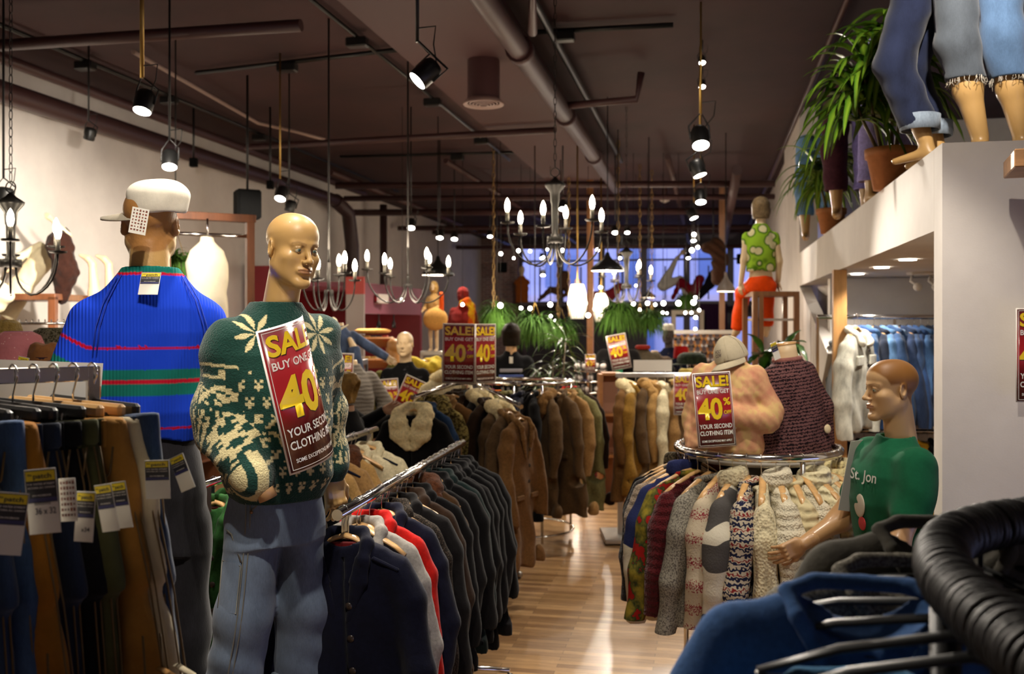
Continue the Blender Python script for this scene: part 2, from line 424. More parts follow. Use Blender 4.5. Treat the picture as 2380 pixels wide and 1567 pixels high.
# storefront wall: piers, header, sill band with two rows of window openings between
BRICK = mat('old_brick', (.25, .15, .13), .9); n_ = NT(BRICK); bt = n_.new('ShaderNodeTexBrick'); bt.inputs['Scale'].default_value = 1
bt.inputs['Brick Width'].default_value = .21; bt.inputs['Row Height'].default_value = .07; bt.inputs['Mortar Size'].default_value = .008
bt.inputs['Color1'].default_value = (.24, .13, .11, 1); bt.inputs['Color2'].default_value = (.17, .10, .09, 1); bt.inputs['Mortar'].default_value = (.3, .26, .24, 1)
n_.link(n_.coord(rot=(pi/2, 0, 0)), bt.inputs[0]); n_.link(bt.outputs[0], n_.b.inputs['Base Color'])
wb = MB()
wb.box((XL+.55, YB, ZC/2), (.55, .2, ZC/2))
struct('wall_back_brick_pier', wb, BRICK)
FRAME = mat('dark_window_frame', (.035, .018, .03), .5)
wb = MB(); xa, xb = XL+1.1, XR
wb.box(((xa+xb)/2, YB+.03, 4.27), ((xb-xa)/2, .12, .13)); wb.box(((xa+xb)/2, YB+.03, 2.33), ((xb-xa)/2, .15, .17)); wb.box(((xa+xb)/2, YB+.03, .35), ((xb-xa)/2, .15, .35))
struct('wall_back', wb, FRAME)
GLASS = mat('window_glass', (.9, .95, 1), .02, trans=1, alpha=.15)
nwin = 6; ww = (xb-xa)/nwin
for k in range(nwin):
    cx = xa+ww*(k+.5)
    for (z0, z1) in ((2.5, 4.14), (.7, 2.16)):
        if z0 < 1 and k < 3: continue
        mb = MB(); t = .045; hz = (z1-z0)/2; cz = (z0+z1)/2
        for sx in (-1, 1): mb.box((cx+sx*(ww/2-t), YB+.03, cz), (t, .06, hz))
        for zz in (z0+t*.6, z1-t*.6): mb.box((cx, YB+.03, zz), (ww/2-2*t, .05, t*.6))
        if z0 > 1:
            mb.box((cx, YB+.03, 3.72), (ww/2-2*t, .04, .025)); mb.box((cx, YB+.03, cz-.25), (.02, .035, hz-.35))
        o = struct('window_%d' % (k+1+(6 if z0 < 1 else 0)), mb, FRAME)
        MB().box((cx, YB+.03, cz), (ww/2-2*t, .004, hz-t)).build('glass_pane', GLASS, o)
mb = MB().box((xa+ww*1.5, YB-.02, 1.43), (ww*1.5, .04, .74)); struct('wall_back_panel', mb, mat('dark_panel', (.02, .012, .018), .6))
# street beyond the glass
FAC = mat('street_facade', (.52, .54, .72), .8); PAN = mat('street_panes', (.12, .2, .42), .2)
fm = MB(); fm.box((-2.5, 36, 4), (11, .3, 4)); fac = fm.build('street_facade', FAC); tag(fac, 'pale mauve building front across the street behind the shop windows', 'building')
for i in range(7):
    for z in (1.6, 4.0, 6.3):
        MB().box((-11+i*2.8, 35.68, z), (.62, .05, .75), bev=.02).build('facade_window', PAN, fac)
MB().box((-2.5, 35.6, 2.8), (11, .1, .16)).build('facade_ledge', mat('facade_ledge', (.62, .55, .6), .8), fac)
struct('ground_street', MB().box((-2.5, 32, -.05), (12, 4, .04)), mat('street_asphalt', (.1, .1, .12), .8))
# right side: far wall, tall white pier, mezzanine fascia over the denim alcove
XF = 1.0; YP = dyy(2190, 1)  # placeholder
dP = dx(2190, XF); YP = P(2190, 750, dP).y; dF = dx(1851, XF); YF = P(1851, 750, dF).y
ZT = 2.74; ZB = 2.365
WALLR = PLASTER
struct('wall_right_far', MB().box((XF+.42, (YF+1.6+YB)/2, ZC/2), (.3, (YB-YF-1.6)/2, ZC/2)), WALLR)
mb = MB()   # wall face beside the alcove, its opening edge leaning like a brace
poly = [(YF+1.9, 0), (YF+1.9, ZC), (YF-.35, ZC), (YF-.35, ZT), (YF, ZT), (YF, ZB), (YF-3.2, 1.70), (YF-3.9, 1.55), (YF-3.0, 0)]
pts = [(-y, z) for y, z in poly][::-1]
poly1 = [(YF+1.9, 0), (YF+1.9, ZC), (YF-.35, ZC), (YF-.35, ZB), (YF-.0, ZB), (YF+.0, 0)]
struct('wall_right_column', MB().box((XF+.10, YF+.75, ZC/2), (.10, 1.15, ZC/2)), WALLR)
tri = [(YF-.40, ZB), (YF-3.1, 1.68), (YF-.40, 0)]
mb = MB(); vs = [(XF+a, y, z) for a in (0, .12) for y, z in tri]; mb.add(vs, [(0, 1, 2), (5, 4, 3), (0, 3, 4, 1), (1, 4, 5, 2), (2, 5, 3, 0)], False)
struct('wall_right_brace', mb, WALLR)
struct('trim_fascia', MB().box((XF+.06, (YP+.162+YF-.4)/2, (ZT+ZB)/2), (.06, (YF-.4-YP-.162)/2, (ZT-ZB)/2-.002)), WALLR)
struct('wall_pier', MB().box((XF+1.62, YP+.08, ZT/2), (1.62, .08, ZT/2-.001)), WALLR)
struct('floor_mezzanine', MB().box((XF+1.74, (YP+YF)/2+.35, (ZT+ZB)/2), (1.62, (YF-YP)/2-.2, (ZT-ZB)/2-.004)), WALLR)
# alcove back wall
Yb = P(2100, 750, 8.9).y
struct('wall_alcove_back', MB().box((2.55, Yb+.1, ZB/2), (1.45, .1, ZB/2-.002)), WALLR)
a_, b_ = Vector((XF+.25, YF-.45, 0)), Vector((1.62, Yb+.1, 0)); dd = (b_-a_); ang_ = math.atan2(dd.y, dd.x)
struct('wall_alcove_slanted', MB().box(((a_.x+b_.x)/2, (a_.y+b_.y)/2, ZB/2), (dd.length/2, .06, ZB/2-.003), ang_), WALLR)
struct('wall_alcove_side', MB().box((4.0, (YP+Yb)/2+.1, ZB/2), (.1, (Yb-YP)/2, ZB/2-.002)), WALLR)
# upper wall behind mezzanine figures
struct('wall_mezzanine_back', MB().box((2.9, YF+.75, (ZT+ZC)/2), (1.4, .08, (ZC-ZT)/2-.002)), WALLR)
struct('wall_mezzanine_right', MB().box((4.15, (YN+YF)/2, ZC/2+.4), (.05, (YF-YN)/2+.8, ZC/2-.42)), WALLR)
# wood post in the alcove
po = P(1951, 750, 7.6); o = MB().box((po.x, po.y, ZB/2), (.05, .05, ZB/2-.002)).build('wooden_post', wood('fir_post', (.52, .27, .09), 5, .5, (1, 1, .1), .25)); tag(o, 'square fir post standing under the white soffit beside the denim jackets', 'post')
# recessed lights in the soffit
for i, (px, py) in enumerate(((1993, 637), (2049, 622), (2110, 604))):
    d = (ZB-EYE)*FPX/(750-py); p = Pz(px, ZB, d)
    t = thing('recessed_light', ['smallest recessed downlight, nearest the fir post', 'middle one of three recessed downlights in the white soffit', 'recessed downlight nearest the white pier'][i], 'ceiling light', p, 0, 'recessed lights over the denim alcove')
    MB().lathe([(.055, -.003), (.085, -.006), (.09, 0)], n=28).build('trim_ring', mat('white_trim', (.8, .76, .7), .5), t)
    MB().lathe([(.0005, -.001), (.055, -.003)], n=28).build('lens', EML, t)
    lamp_spot(p-Vector((0, 0, .02)), p-Vector((0, -.2, 1)), 55, 120)
# camera-shaped emergency light on alcove wall
p = P(2140, 648, 8.0)
t = thing('wall_spotlight', 'white twin-head wall spotlight on the alcove wall by the pier', 'light', p, YAW)
MB().box((0, 0, .06), (.10, .06, .03), bev=.008).build('housing', mat('white_trim', (.8, .76, .7), .5), t)
for sx in (-.07, .08): MB().tube([(sx, 0, .03), (sx-.02, -.02, -.02), (sx+.02, -.06, -.06)], .012).sph((sx+.02, -.06, -.07), .035, 8).build('lamp_head', mat('white_trim', (.8, .76, .7), .5), t)
# ceiling beams, duct and pipes ------------------------------------------------
def along(name, X, z, w, h, y0=-2, y1=YB-.5, label=None, cat='duct', m=CEIL):
    o = MB().box((X, (y0+y1)/2, z), (w/2, (y1-y0)/2, h/2)).build(name, m)
    return tag(o, label, cat)
dy = .84
along('ceiling_duct', -1.95, 4.22, .85, .34, -2, 14.2, 'wide flat plum-painted duct box running down the middle of the ceiling', 'duct', mat('duct_plum', (.060, .0195, .020), .7))
def pipe(name, pts, r, label, cat='pipe', m=PIPE, n=14, joints=()):
    mb = MB().tube(pts, r, n)
    if not joints: return tag(mb.build(name, m), label, cat)
    t = thing(name, label, cat); mb.build('tube', m, t)
    for j in joints:
        a = Vector(j[0]); b = Vector(j[1]); MB().cyl(a, b, r*1.25, n=n).build('coupling', m, t)
    return t
pipe('round_duct', [(-1.42, -2, 4.03), (-1.42, 15, 4.03)], .085, 'thick round plum pipe running beside the flat duct box', joints=[((-1.42, y, 4.03), (-1.42, y+.12, 4.03)) for y in (4.4, 7.2, 9.6, 12)])
pipe('ceiling_conduit', [(-1.25, -2, 4.28), (-1.25, 14, 4.28)], .03, 'thin dark conduit tucked right of the thick round pipe', m=BLACKM)
pipe('wall_pipe', [(XL+.35, -2, 4.00), (XL+.35, 15.5, 4.00)], .10, 'thick brown pipe running under the white wall strip on the left')
pipe('wall_pipe', [(XL+.62, -2, 4.19), (XL+.62, 16, 4.19)], .05, 'slim brown pipe above and beside the thick wall pipe')
pipe('sprinkler_pipe', [Pz(-120, 4.1, 7.6), Pz(700, 4.1, 7.0)], .045, 'brown pipe crossing the ceiling nearest at the top left')
pipe('sprinkler_pipe', [Pz(570, 3.98, 11.2), Pz(1290, 3.98, 10.2)], .035, 'long thin crosswise pipe hanging behind the round vent')
pipe('sprinkler_pipe', [Pz(1238, 4.02, 6.9), Pz(1238, 4.12, 6.3), Pz(1640, 4.14, 6.1)], .035, 'bent crosswise pipe at the top right of the thick pipe')
pipe('sprinkler_pipe', [Pz(1300, 4.05, 9.4), Pz(1480, 4.05, 9.1), Pz(1490, 4.3, 9.1)], .035, 'short crosswise pipe behind the hanging chandelier cord')
pipe('ceiling_conduit', [Pz(310, 4.3, 8.4), Pz(600, 4.3, 11.4), Pz(680, 4.25, 11.6), Pz(755, 4.2, 11.9)], .02, 'pale bent conduit running across the left ceiling to a box', m=mat('pale_conduit', (.35, .25, .22), .5))
pipe('ceiling_conduit', [(1.02, -1, 4.33), (.95, 26, 4.33)], .03, 'thin pipe along the ceiling above the string of spotlights')
for i, (z, d, x0, x1, r) in enumerate(((4.0, 14.5, 780, 1800, .05), (4.0, 16, 800, 1800, .045), (3.95, 17.6, 820, 1790, .06), (3.9, 20, 925, 1770, .05), (4.05, 22.5, 1005, 1760, .05), (3.85, 24.5, 1060, 1750, .05))):
    pipe('cross_pipe', [Pz(x0, z, d), Pz(x1, z, d*.985)], r, ['nearest of the far crosswise pipes, just past the duct end', 'second far crosswise pipe, level with the speaker', 'thickest far crosswise pipe over the middle of the shop', 'slim far crosswise pipe over the hanging ferns', 'far crosswise pipe near the store windows', 'farthest crosswise pipe right over the window heads'][i])
for i, (X, z, r) in enumerate(((-5.3, 4.1, .05), (-3.6, 4.2, .04), (.35, 3.95, .07), (-.55, 4.15, .04))):
    pipe('long_pipe', [(X, 13, z), (X, 26.5, z-.05)], r, ['long pipe down the far ceiling beside the left wall', 'long slim pipe over the red booth', 'thick sloping pipe above the seated figure in orange', 'slim pipe over the far spotlights'][i])
pipe('drain_pipe', [(XL+.35, 15.3, 4.0), (XL+.35, 15.9, 3.85), (XL+.38, 16, 3.3), (XL+.38, 16, .02)], .12, 'thick dark brown drain pipe dropping down the left wall', m=mat('drain_brown', (.045, .02, .02), .5))
pipe('drain_pipe', [(XL+.4, 17.6, 4.2), (XL+.4, 17.6, .02)], .07, 'slimmer dark pipe beside the thick drain pipe on the left wall', m=mat('drain_brown', (.045, .02, .02), .5))
# flat beams across
for i, (Y, h) in enumerate(((3.6, .16), (8.8, .16), (14.6, .3), (19.5, .3), (24, .3))):
    for j, (x0, x1) in enumerate(((XL, -2.42), (-1.2, XF+.1 if Y < YF else XF+.1))):
        pass
# black lighting tracks with little feed boxes
def track(a, b, label, boxes=()):
    t = thing('lighting_track', label, 'lighting track')
    a, b = Vector(a), Vector(b); MB().tube([a, b], .022, 4).build('rail', BLACKM, t)
    for f in boxes: MB().box(a.lerp(b, f)-Vector((0, 0, .05)), (.09, .05, .04), bev=.01).build('feed_box', BLACKM, t)
    return t
zt = ZC-.05
track(Pz(455, zt, 9.3), Pz(930, zt, 8.5), 'black crosswise lighting track over the left of the shop', (.47,))
track(Pz(1240, zt, 8.0), Pz(1565, zt, 7.8), 'black crosswise lighting track right of the thick pipe', (.22,))
track((-2.9, 5, zt), (-2.9, 14, zt), 'long black lighting track beside the flat duct box', (.3, .55, .8))
track((-5.6, 3, zt), (-5.6, 17, zt), 'long black lighting track near the left wall', (.15, .25, .35, .45, .6))
track(Pz(790, zt, 14), Pz(1250, zt, 13.6), 'far black crosswise lighting track', (.6,))
# round ceiling vent with grille rings
p = P(1124, 150, 7.75); t = thing('ceiling_vent', 'round plum drum vent with pale ringed grille under the duct box', 'vent', (p.x, p.y, 3.72))
MB().lathe([(.13, 0), (.13, .33)], n=32).build('drum', mat('duct_plum', (.060, .0195, .020), .7), t)
MB().lathe([(.13, .02), (.165, -.02), (.16, -.03), (.13, -.015)], n=32).build('flange', mat('vent_pale', (.3, .2, .18), .5), t)
for r in (.11, .085, .06, .035): MB().torus((0, 0, -.015+(.11-r)*-.2), r, .006, 28, 6).build('grille_ring', mat('vent_pale', (.3, .2, .18), .5), t)
# smoke detectors
for i, (px, py, d) in enumerate(((867, 240, 11.2), (1545, 466, 17.5), (812, 232, 11.4))):
    t = thing('smoke_detector', ['white domed smoke detector left of the round vent', 'white domed smoke detector far off right of the chandelier', 'small brown detector beside the white domed one'][i], 'smoke detector', P(px, py, d))
    m = mat('detector_white', (.7, .62, .55), .5) if i < 2 else PIPE
    MB().lathe([(.001, -.05), (.03, -.04), (.085, -.01), (.095, .02), (.09, .03)], n=24).build('dome', m, t)
    MB().lathe([(.05, .03), (.05, ZC-P(px, py, d).z)], n=16).build('base', PIPE, t)
# black loudspeakers
for i, (px, py, d, s, rz) in enumerate(((575, 476, 9.6, 1.0, .5), (1168, 622, 25, .9, .2), (1722, 602, 25, .9, -.2), (450, 378, 11, .35, 0), (628, 430, 11, .32, 0))):
    t = thing('loudspeaker', ['large black wall loudspeaker above the man in the nordic sweater', 'small black loudspeaker on the brick pier', 'small black loudspeaker right of the store windows', 'little black speaker hung left of the big one', 'tiny black speaker hung just left of a lit spot'][i], 'speaker', P(px, py, d), rz+YAW)
    MB().box((0, 0, 0), (.12*s, .10*s, .145*s), bev=.02*s).build('cabinet', mat('speaker_black', (.006, .006, .006), .85, spec=.1), t); MB().box((0, -.103*s, 0), (.1*s, .004, .125*s), bev=.003).build('grille', mat('speaker_cloth', (.006, .006, .006), .95, spec=.05), t)
    MB().cyl((0, 0, .14*s), (0, 0, ZC-P(px, py, d).z), .012).build('hanger_rod', BLACKM, t)
# ------------------------------------------------------------------ spotlights on rods
BRASS = mat('brass_rod', (.35, .22, .06), .35, .9)
def spot(px, py, d, lab, tilt=(0, 0), s=1.0, lit=True, rod=BLACKM, power=120, target=None, ang=75, rodr=.008, col=NEUT, n=18):
    p = P(px, py, d); t = thing('spotlight', lab, 'spotlight', p, YAW); tilt = (tilt[0]-(.5 if lit else 0), tilt[1])
    R = Matrix.Rotation(tilt[0], 3, 'X')@Matrix.Rotation(tilt[1], 3, 'Y')
    H = lambda x, y, z: R@Vector((x*s, y*s, z*s))
    prof = [(.052, 0), (.056, .01), (.056, .10), (.045, .125), (.001, .13)]
    MB().lathe([(r*s, z*s) for r, z in prof], n=n, R=R).build('can', BLACKP, t)
    MB().lathe([(.0005, -.003*s), (.050*s, -.001*s)], n=n, R=R).build('lens', EML if lit else mat('dark_lens', (.05, .05, .05), .1), t)
    MB().tube([H(-.06, 0, .05), H(-.062, 0, .15), Vector((0, 0, .2*s)), H(.062, 0, .15), H(.06, 0, .05)], .006*s, 6).build('yoke', BLACKM, t)
    MB().cyl((0, 0, .19*s), (0, 0, ZC-p.z), rodr).build('rod', rod, t)
    MB().tube([(0, 0, .26*s), (.09*s, 0, .27*s), (.08*s, 0, .18*s), H(.02, 0, .12)], .004*s, 6).build('cord', BLACKM, t)
    if lit:
        q = p+R@Vector((0, 0, -.03)); tg = target if target is not None else q+R@Vector((0, 0, -2))
        lamp_spot(q, tg, power, ang, col)
    return t
spot(330, 258, 5.6, 'brightest spotlight on a brass rod above the white cap', (.15, .1), 1.0, rod=BRASS, power=520, target=P(200, 640, 8.3), ang=66, rodr=.012)
spot(394, 388, 6.9, 'lit spotlight on a black rod, right of the white cap', (.1, -.1), 1.0, power=800, target=P(60, 640, 8.9), ang=62)
spot(651, 462, 8.8, 'lit spotlight on a brass rod above the bald head', (0, .1), .95, rod=BRASS, power=100, target=P(480, 700, 10.5), ang=80)
spot(970, 188, 5.5, 'tilted spotlight with looped cord at the top centre', (.2, .75), 1.15, power=430, target=P(640, 900, 3.2), ang=60, rodr=.011)
spot(206, 325, 8.5, 'unlit black spotlight hanging before the left wall', (.2, .3), .85, lit=False)
spot(8, 475, 6.5, 'unlit black spotlight cut by the left edge of the view', (.2, .3), .9, lit=False)
spot(672, 492, 9.5, 'unlit spotlight just behind the bald head', (0, .3), .9, lit=False)
for i, (px, py, d, s, pw) in enumerate(((1632, 146, 8.4, .55, 60), (1632, 202, 9.2, .6, 60), (1629, 338, 7.4, 1.25, 470), (1627, 408, 8.6, 1.15, 200), (1629, 470, 10.4, 1.1, 170), (1613, 507, 12, 1.0, 150))):
    p = P(px, py, d)
    spot(px, py, d, ['topmost small spotlight of the row on the right', 'second small spotlight of the row on the right', 'largest spotlight of the row left of the white pier', 'tilted spotlight right below the largest one of the row', 'fifth spotlight of the row, over the seated figure', 'lowest and farthest spotlight of the row on the right'][i],
         ((0, 0), (0, 0), (0, 0), (.3, -.3), (.1, 0), (.2, -.3))[i], s, rod=BRASS if i > 1 else BLACKM, power=pw,
         target=(p+Vector((-.5, 1.2, -2)), p+Vector((.3, 1.5, -2)), P(1755, 980, 4.75), P(1350, 1230, 8), P(1500, 1000, 9), P(1760, 650, 9.5))[i], ang=(60, 60, 70, 80, 80, 70)[i])
small = [(955, 530, 11, 150), (1022, 553, 13, 120), (1056, 556, 14.5, 110), (1308, 486, 11.5, 160), (1139, 550, 18, 110), (1430, 541, 14, 130), (1458, 541, 17, 90), (1612, 560, 17, 90), (1262, 640, 20, 50)]
labs = ['lit spotlight above the middle chandelier', 'far lit spotlight right of the middle chandelier', 'far lit spotlight over the white left wall end', 'lit spotlight just right of the big chandelier stem', 'tiny lit spotlight over the brick pier', 'small warm spotlight over the far shades', 'tiny lit spotlight beside the small warm one', 'hazy far spotlight beside the windows', 'very far small spotlight under the pipes']
for (px, py, d, pw), lb in zip(small, labs):
    p = P(px, py, d); spot(px, py, d, lb, (0, 0), .9, power=pw, target=p+Vector((R_.uniform(-.4, .3), R_.uniform(-1.5, .6), -2)), ang=110, n=12)
for i, px in enumerate((1260, 1440, 1600)):  # invented fixtures, added so the backlit ledge figures don't go dark
    spot(px, 600, 19.5, ['added far spotlight brightening the ledge figures, left', 'added far spotlight brightening the ledge figures, middle', 'added far spotlight brightening the ledge figures, right'][i], (0, 0), .8, power=160, target=P(px, 650, 26), ang=60, n=12)
# extra lit spots hung out of the view (above and behind), each a fixture of the same kind
spot(2050, -260, 3.6, 'spotlight over the green shirt, above the view', (.2, .1), 1, power=110, target=P(2060, 950, 3.9), ang=70)
spot(1300, -480, 4.2, 'spotlight over the coat rack aisle, above the view', (.2, .1), 1, power=150, target=P(950, 1250, 4.2), ang=80)
spot(60, -700, 3.0, 'spotlight over the trouser rack, above the view', (.2, .1), 1, power=260, target=P(240, 1080, 2.0), ang=70)
spot(620, -500, 3.6, 'spotlight over the blue jumper, above the view', (.2, .1), 1, power=170, target=P(420, 700, 2.9), ang=80)
spot(2330, -700, 3.2, 'spotlight over the mezzanine plants, above the view', (.2, .1), 1, power=330, target=P(2090, 200, 5.9), ang=60)

spot(300, -2900, 1.35, 'spotlight behind the view aimed at the blue jumper', (.2, .1), 1, power=190, target=P(330, 700, 3.4), ang=44)
spot(700, -2700, 1.5, 'spotlight behind the view aimed at the nordic jumper', (.2, .1), 1, power=190, target=P(650, 800, 3.3), ang=50)
spot(1900, -2400, 1.6, 'spotlight behind the view aimed at the knitwear rack', (.2, .1), 1, power=150, target=P(1900, 1000, 4.3), ang=60)

# ------------------------------------------------------------------ chandeliers
def chandelier(px, py, d, span, lab, narm=6, phase=.3, cup=True, stem=.42, pw=14, chain_to=None, stemr=.022, drop=None):
    c = P(px, py, d); s = span/2; t = thing('chandelier', lab, 'chandelier', c)
    # stem: origin is the hub
    if cup:
        MB().lathe([(.001, stem+.02), (.012, stem+.02), (.03, stem-.0), (.075, stem-.03), (.07, stem-.045), (.035, stem-.09), (.03, stem-.16), (.026, stem-.165), (.022, .04), (.03, .035), (.03, .02), (.058, .018), (.058, -.028), (.001, -.03)], n=28).build('stem', IRON, t)
        MB().torus((0, 0, stem+.055), .032, .004, 20, 6, Matrix.Rotation(pi/2, 3, 'X')).build('ring', IRON, t)
    else: MB().tube([(0, 0, stem), (0, 0, 0), (0, 0, -.03)], [.014, .014, .02], 10).build('stem', IRON, t)
    ln = ZC-c.z-stem-.085; k = int(min(40, ln/.05)); ch = MB()
    for i in range(k):
        z = stem+.09+ln*(i+.5)/k; ch.tube([Vector((.010*cos(q), 0, ln/k*.62*sin(q))).xyz if i % 2 else Vector((0, .010*cos(q), ln/k*.62*sin(q))) for q in [2*pi*j/10 for j in range(10)]], .0028, 5, closed=True)
        for j in range(len(ch.v)-50, len(ch.v)): ch.v[j] = (ch.v[j][0], ch.v[j][1], ch.v[j][2]+z)
    if cup: ch.build('chain', IRON, t)
    else: MB().cyl((0, 0, stem), (0, 0, ZC-c.z), .008).build('chain', IRON, t)
    for i in range(narm):
        a = phase+2*pi*i/narm; u = Vector((cos(a), sin(a), 0)); q = lambda r, z: u*r+Vector((0, 0, z))
        up = .05*(i % 2)
        pts = []
        for j in range(13):
            f = j/12; r = .03+(s-.03)*(1-cos(pi*f))/2*1.0; z = -.02-.17*sin(pi*min(1, f*1.02))**.8*(1 if f < .6 else 1)+(.07+up)*max(0, f-.45)/.55
            pts.append(q(r, z))
        arm = MB().tube(pts, .0065, 8).build('arm', IRON, t); e = pts[-1]
        MB().lathe([(.001, -.004), (.045, .003), (.052, .014), (.048, .014), (.001, .004)], c=e, n=20).build('drip_pan', IRON, arm)
        MB().cyl(e, e+Vector((0, 0, .085)), .0135).build('candle_sleeve', mat('candle_sleeve', (.3, .28, .24), .4, .4), arm)
        MB().lathe([(.010, .083), (.0175, .105), (.0195, .125), (.016, .152), (.008, .172), (.001, .183)], c=e, n=14).build('bulb', EMB, arm)
    lamp_pt(c+Vector((0, 0, .3)), pw*.8, r=.12); lamp_pt(c+Vector((0, 0, -.14)), pw*.9, r=.15)
    return t
chandelier(1290, 556, 6.9, .70, 'big black six-arm chandelier hanging in the middle of the shop', 6, .45, stem=.42, pw=16)
chandelier(25, 610, 5.6, .56, 'black chandelier at the far left before the draped figure', 6, .15, stem=.38, pw=12)
chandelier(948, 655, 8.6, .72, 'wide chandelier on a rod behind the coat racks', 6, .25, cup=False, stem=.05, pw=14)
chandelier(764, 668, 7.8, .42, 'small chandelier glimpsed beside the bald head', 6, .5, cup=False, stem=.2, pw=9)
chandelier(1456, 665, 11.0, .55, 'farther chandelier below the black enamel shade', 6, .1, stem=.42, pw=14)
# pendant lamps with metal shades
def pendant(px, py, d, r, h, lab, col=BLACKM, inner=None, pw=15):
    c = P(px, py, d); t = thing('pendant_lamp', lab, 'pendant lamp', c)
    MB().lathe([(r, 0), (r*.96, .03*h/.15), (r*.75, h*.45), (r*.3, h*.8), (r*.16, h), (r*.1, h*1.25), (.001, h*1.3)], n=30).build('shade', col, t)
    MB().lathe([(r*.98, .002), (r*.7, h*.36), (r*.25, h*.7), (.001, h*.72)], n=30).build('shade_lining', mat('white_enamel', (.8, .76, .68), .4), t)
    MB().cyl((0, 0, h*1.2), (0, 0, ZC-c.z), .006).build('cord', BLACKM, t); MB().sph((0, 0, h*.25), .035, 8).build('bulb', EMB, t)
    lamp_pt(c+Vector((0, 0, -.03)), pw, r=.05)
pendant(1412, 630, 10.5, .18, .16, 'black enamel pendant shade lit white beneath, right of the big chandelier', pw=30)
pendant(1018, 640, 11.5, .19, .18, 'black enamel pendant shade behind the middle chandelier', pw=30)
pendant(1687, 678, 12.5, .12, .2, 'clear cone pendant shade left of the seated figure', mat('smoked_glass', (.25, .22, .2), .2, .2), pw=10)
pendant(1508, 692, 19, .14, .13, 'flat far pendant shade over the ferns', pw=10)
# beaded crystal lamps
CRYS = mat('crystal_beads', (.95, .9, .8), .25, emit=(1, .85, .62), es=5); CRY2 = mat('crystal_drops', (.75, .72, .66), .1, .2, emit=(1, .85, .62), es=.5)
for i, (px, py, d, s) in enumerate(((1342, 702, 11.5, 1.0), (1397, 716, 14, 1.0))):
    c = P(px, py, d); t = thing('crystal_lamp', ['larger glowing beaded crystal lantern', 'smaller glowing beaded crystal lantern behind the larger one'][i], 'pendant lamp', c)
    MB().lathe([(.06, .21), (.075, .205), (.105, .10), (.11, .01), (.118, .0), (.118, -.03), (.11, -.04), (.1, -.05)], n=26).build('beaded_shade', CRYS, t)
    for k in range(16):
        a = 2*pi*k/16; MB().tube([(.10*cos(a), .10*sin(a), -.04), (.095*cos(a), .095*sin(a), -.09), (.07*cos(a), .07*sin(a), -.20)], [.014, .014, .008], 6).build('crystal_drop', CRY2, t)
    MB().cyl((0, 0, .2), (0, 0, ZC-c.z), .01).build('rod', BRASS, t); MB().torus((0, 0, .24), .03, .005, 14, 6, Matrix.Rotation(pi/2, 3, 'X')).build('ring', BRASS, t)
    lamp_pt(c+Vector((0, 0, -.08)), 22, r=.1)
# string-hung globe bulbs far off
gl = [(1163,710,13,9),(1211,716,15,6),(1232,717,15,7),(1279,708,13,8),(1280,735,16,5),(1367,733,13,8),(1396,668,17,6),(1205,583,17,6),(1232,584,17,5),(1272,580,17,4),(1307,582,17,6),(1164,590,17,6),(1194,600,18,4),(1263,598,18,4),(1389,581,16,6),(1472,706,14,7),(1505,705,14,7),(1487,720,16,5),(1542,705,14,8),(1577,705,14,9),(1612,703,14,9),(1616,692,15,6),(1540,727,16,5),(1550,728,17,4),(1593,727,17,5),(1607,727,17,5),(1617,738,17,6),(1625,721,15,5),(1478,664,16,4),(1674,572,20,4),(1613,545,15,7),(1608,582,15,8),(1622,575,15,6),(1433,716,15,4),(935,697,11,6),(1075,708,14,6),(1616,765,16,5),(1290,745,17,4),(1445,722,17,4),(1523,708,18,5)]
gcache = {}
def mkglobe():
    t = thing('globe_bulb', '', 'bulb'); MB().sph((0, 0, 0), .5, 8).build('glass_globe', EMS, t); MB().cyl((0, 0, .45), (0, 0, .9), .16, n=8).build('socket', BLACKP, t); return t
plc = ['over the left ferns', 'before the dark panel', 'beside the crystal lantern', 'under the window ledge', 'over the far counter', 'over the sunglasses wall', 'high under the window heads']
for i, (px, py, d, r) in enumerate(gl):
    q = P(px, py, d); rr = r/FPX*d
    G_ = first_or_dup(gcache, 'g', mkglobe, q, 0, 'small round glowing bulb in the far hanging lights', 'round bulbs hanging in the far half of the shop', scale=rr*1.35)
    go = [o_ for o_ in COL.objects if o_.name.startswith('globe_bulb')][-1] if False else G_; MB().cyl((0, 0, .85), (0, 0, (ZC-q.z)/(rr*1.35)), .003/(rr*1.35), n=4).build('cord', BLACKM, G_)
    if i % 3 == 0: lamp_pt(q-Vector((0, 0, rr*1.3)), 9, r=.05)
# ------------------------------------------------------------------ hangers and garments (origin: centre of the rail they hang from)
ORD = 'first second third fourth fifth sixth seventh eighth ninth tenth eleventh twelfth thirteenth fourteenth fifteenth sixteenth seventeenth eighteenth nineteenth twentieth'.split()
def mk_hanger_wood():
    t = thing('wooden_hanger', '', 'clothes hanger')
    hk = [Vector((.0, 0, -.085)), Vector((0, 0, -.045))]+[Vector((.021*cos(a), 0, .003+.021*sin(a)*1.0)) for a in [radians(x) for x in (-60, -20, 20, 60, 100, 140, 175)]]
    MB().tube(hk, .0018, 6).build('hook', CHROME, t)
    MB().tube([(-.215, -.012, -.178), (-.17, -.006, -.150), (-.10, 0, -.118), (-.04, .004, -.093), (0, .005, -.084), (.04, .004, -.093), (.10, 0, -.118), (.17, -.006, -.150), (.215, -.012, -.178)], [.013, .0155, .0165, .0165, .017, .0165, .0165, .0155, .013], 10, flat=.55).build('shoulder_bar', HWOOD, t)
    return t
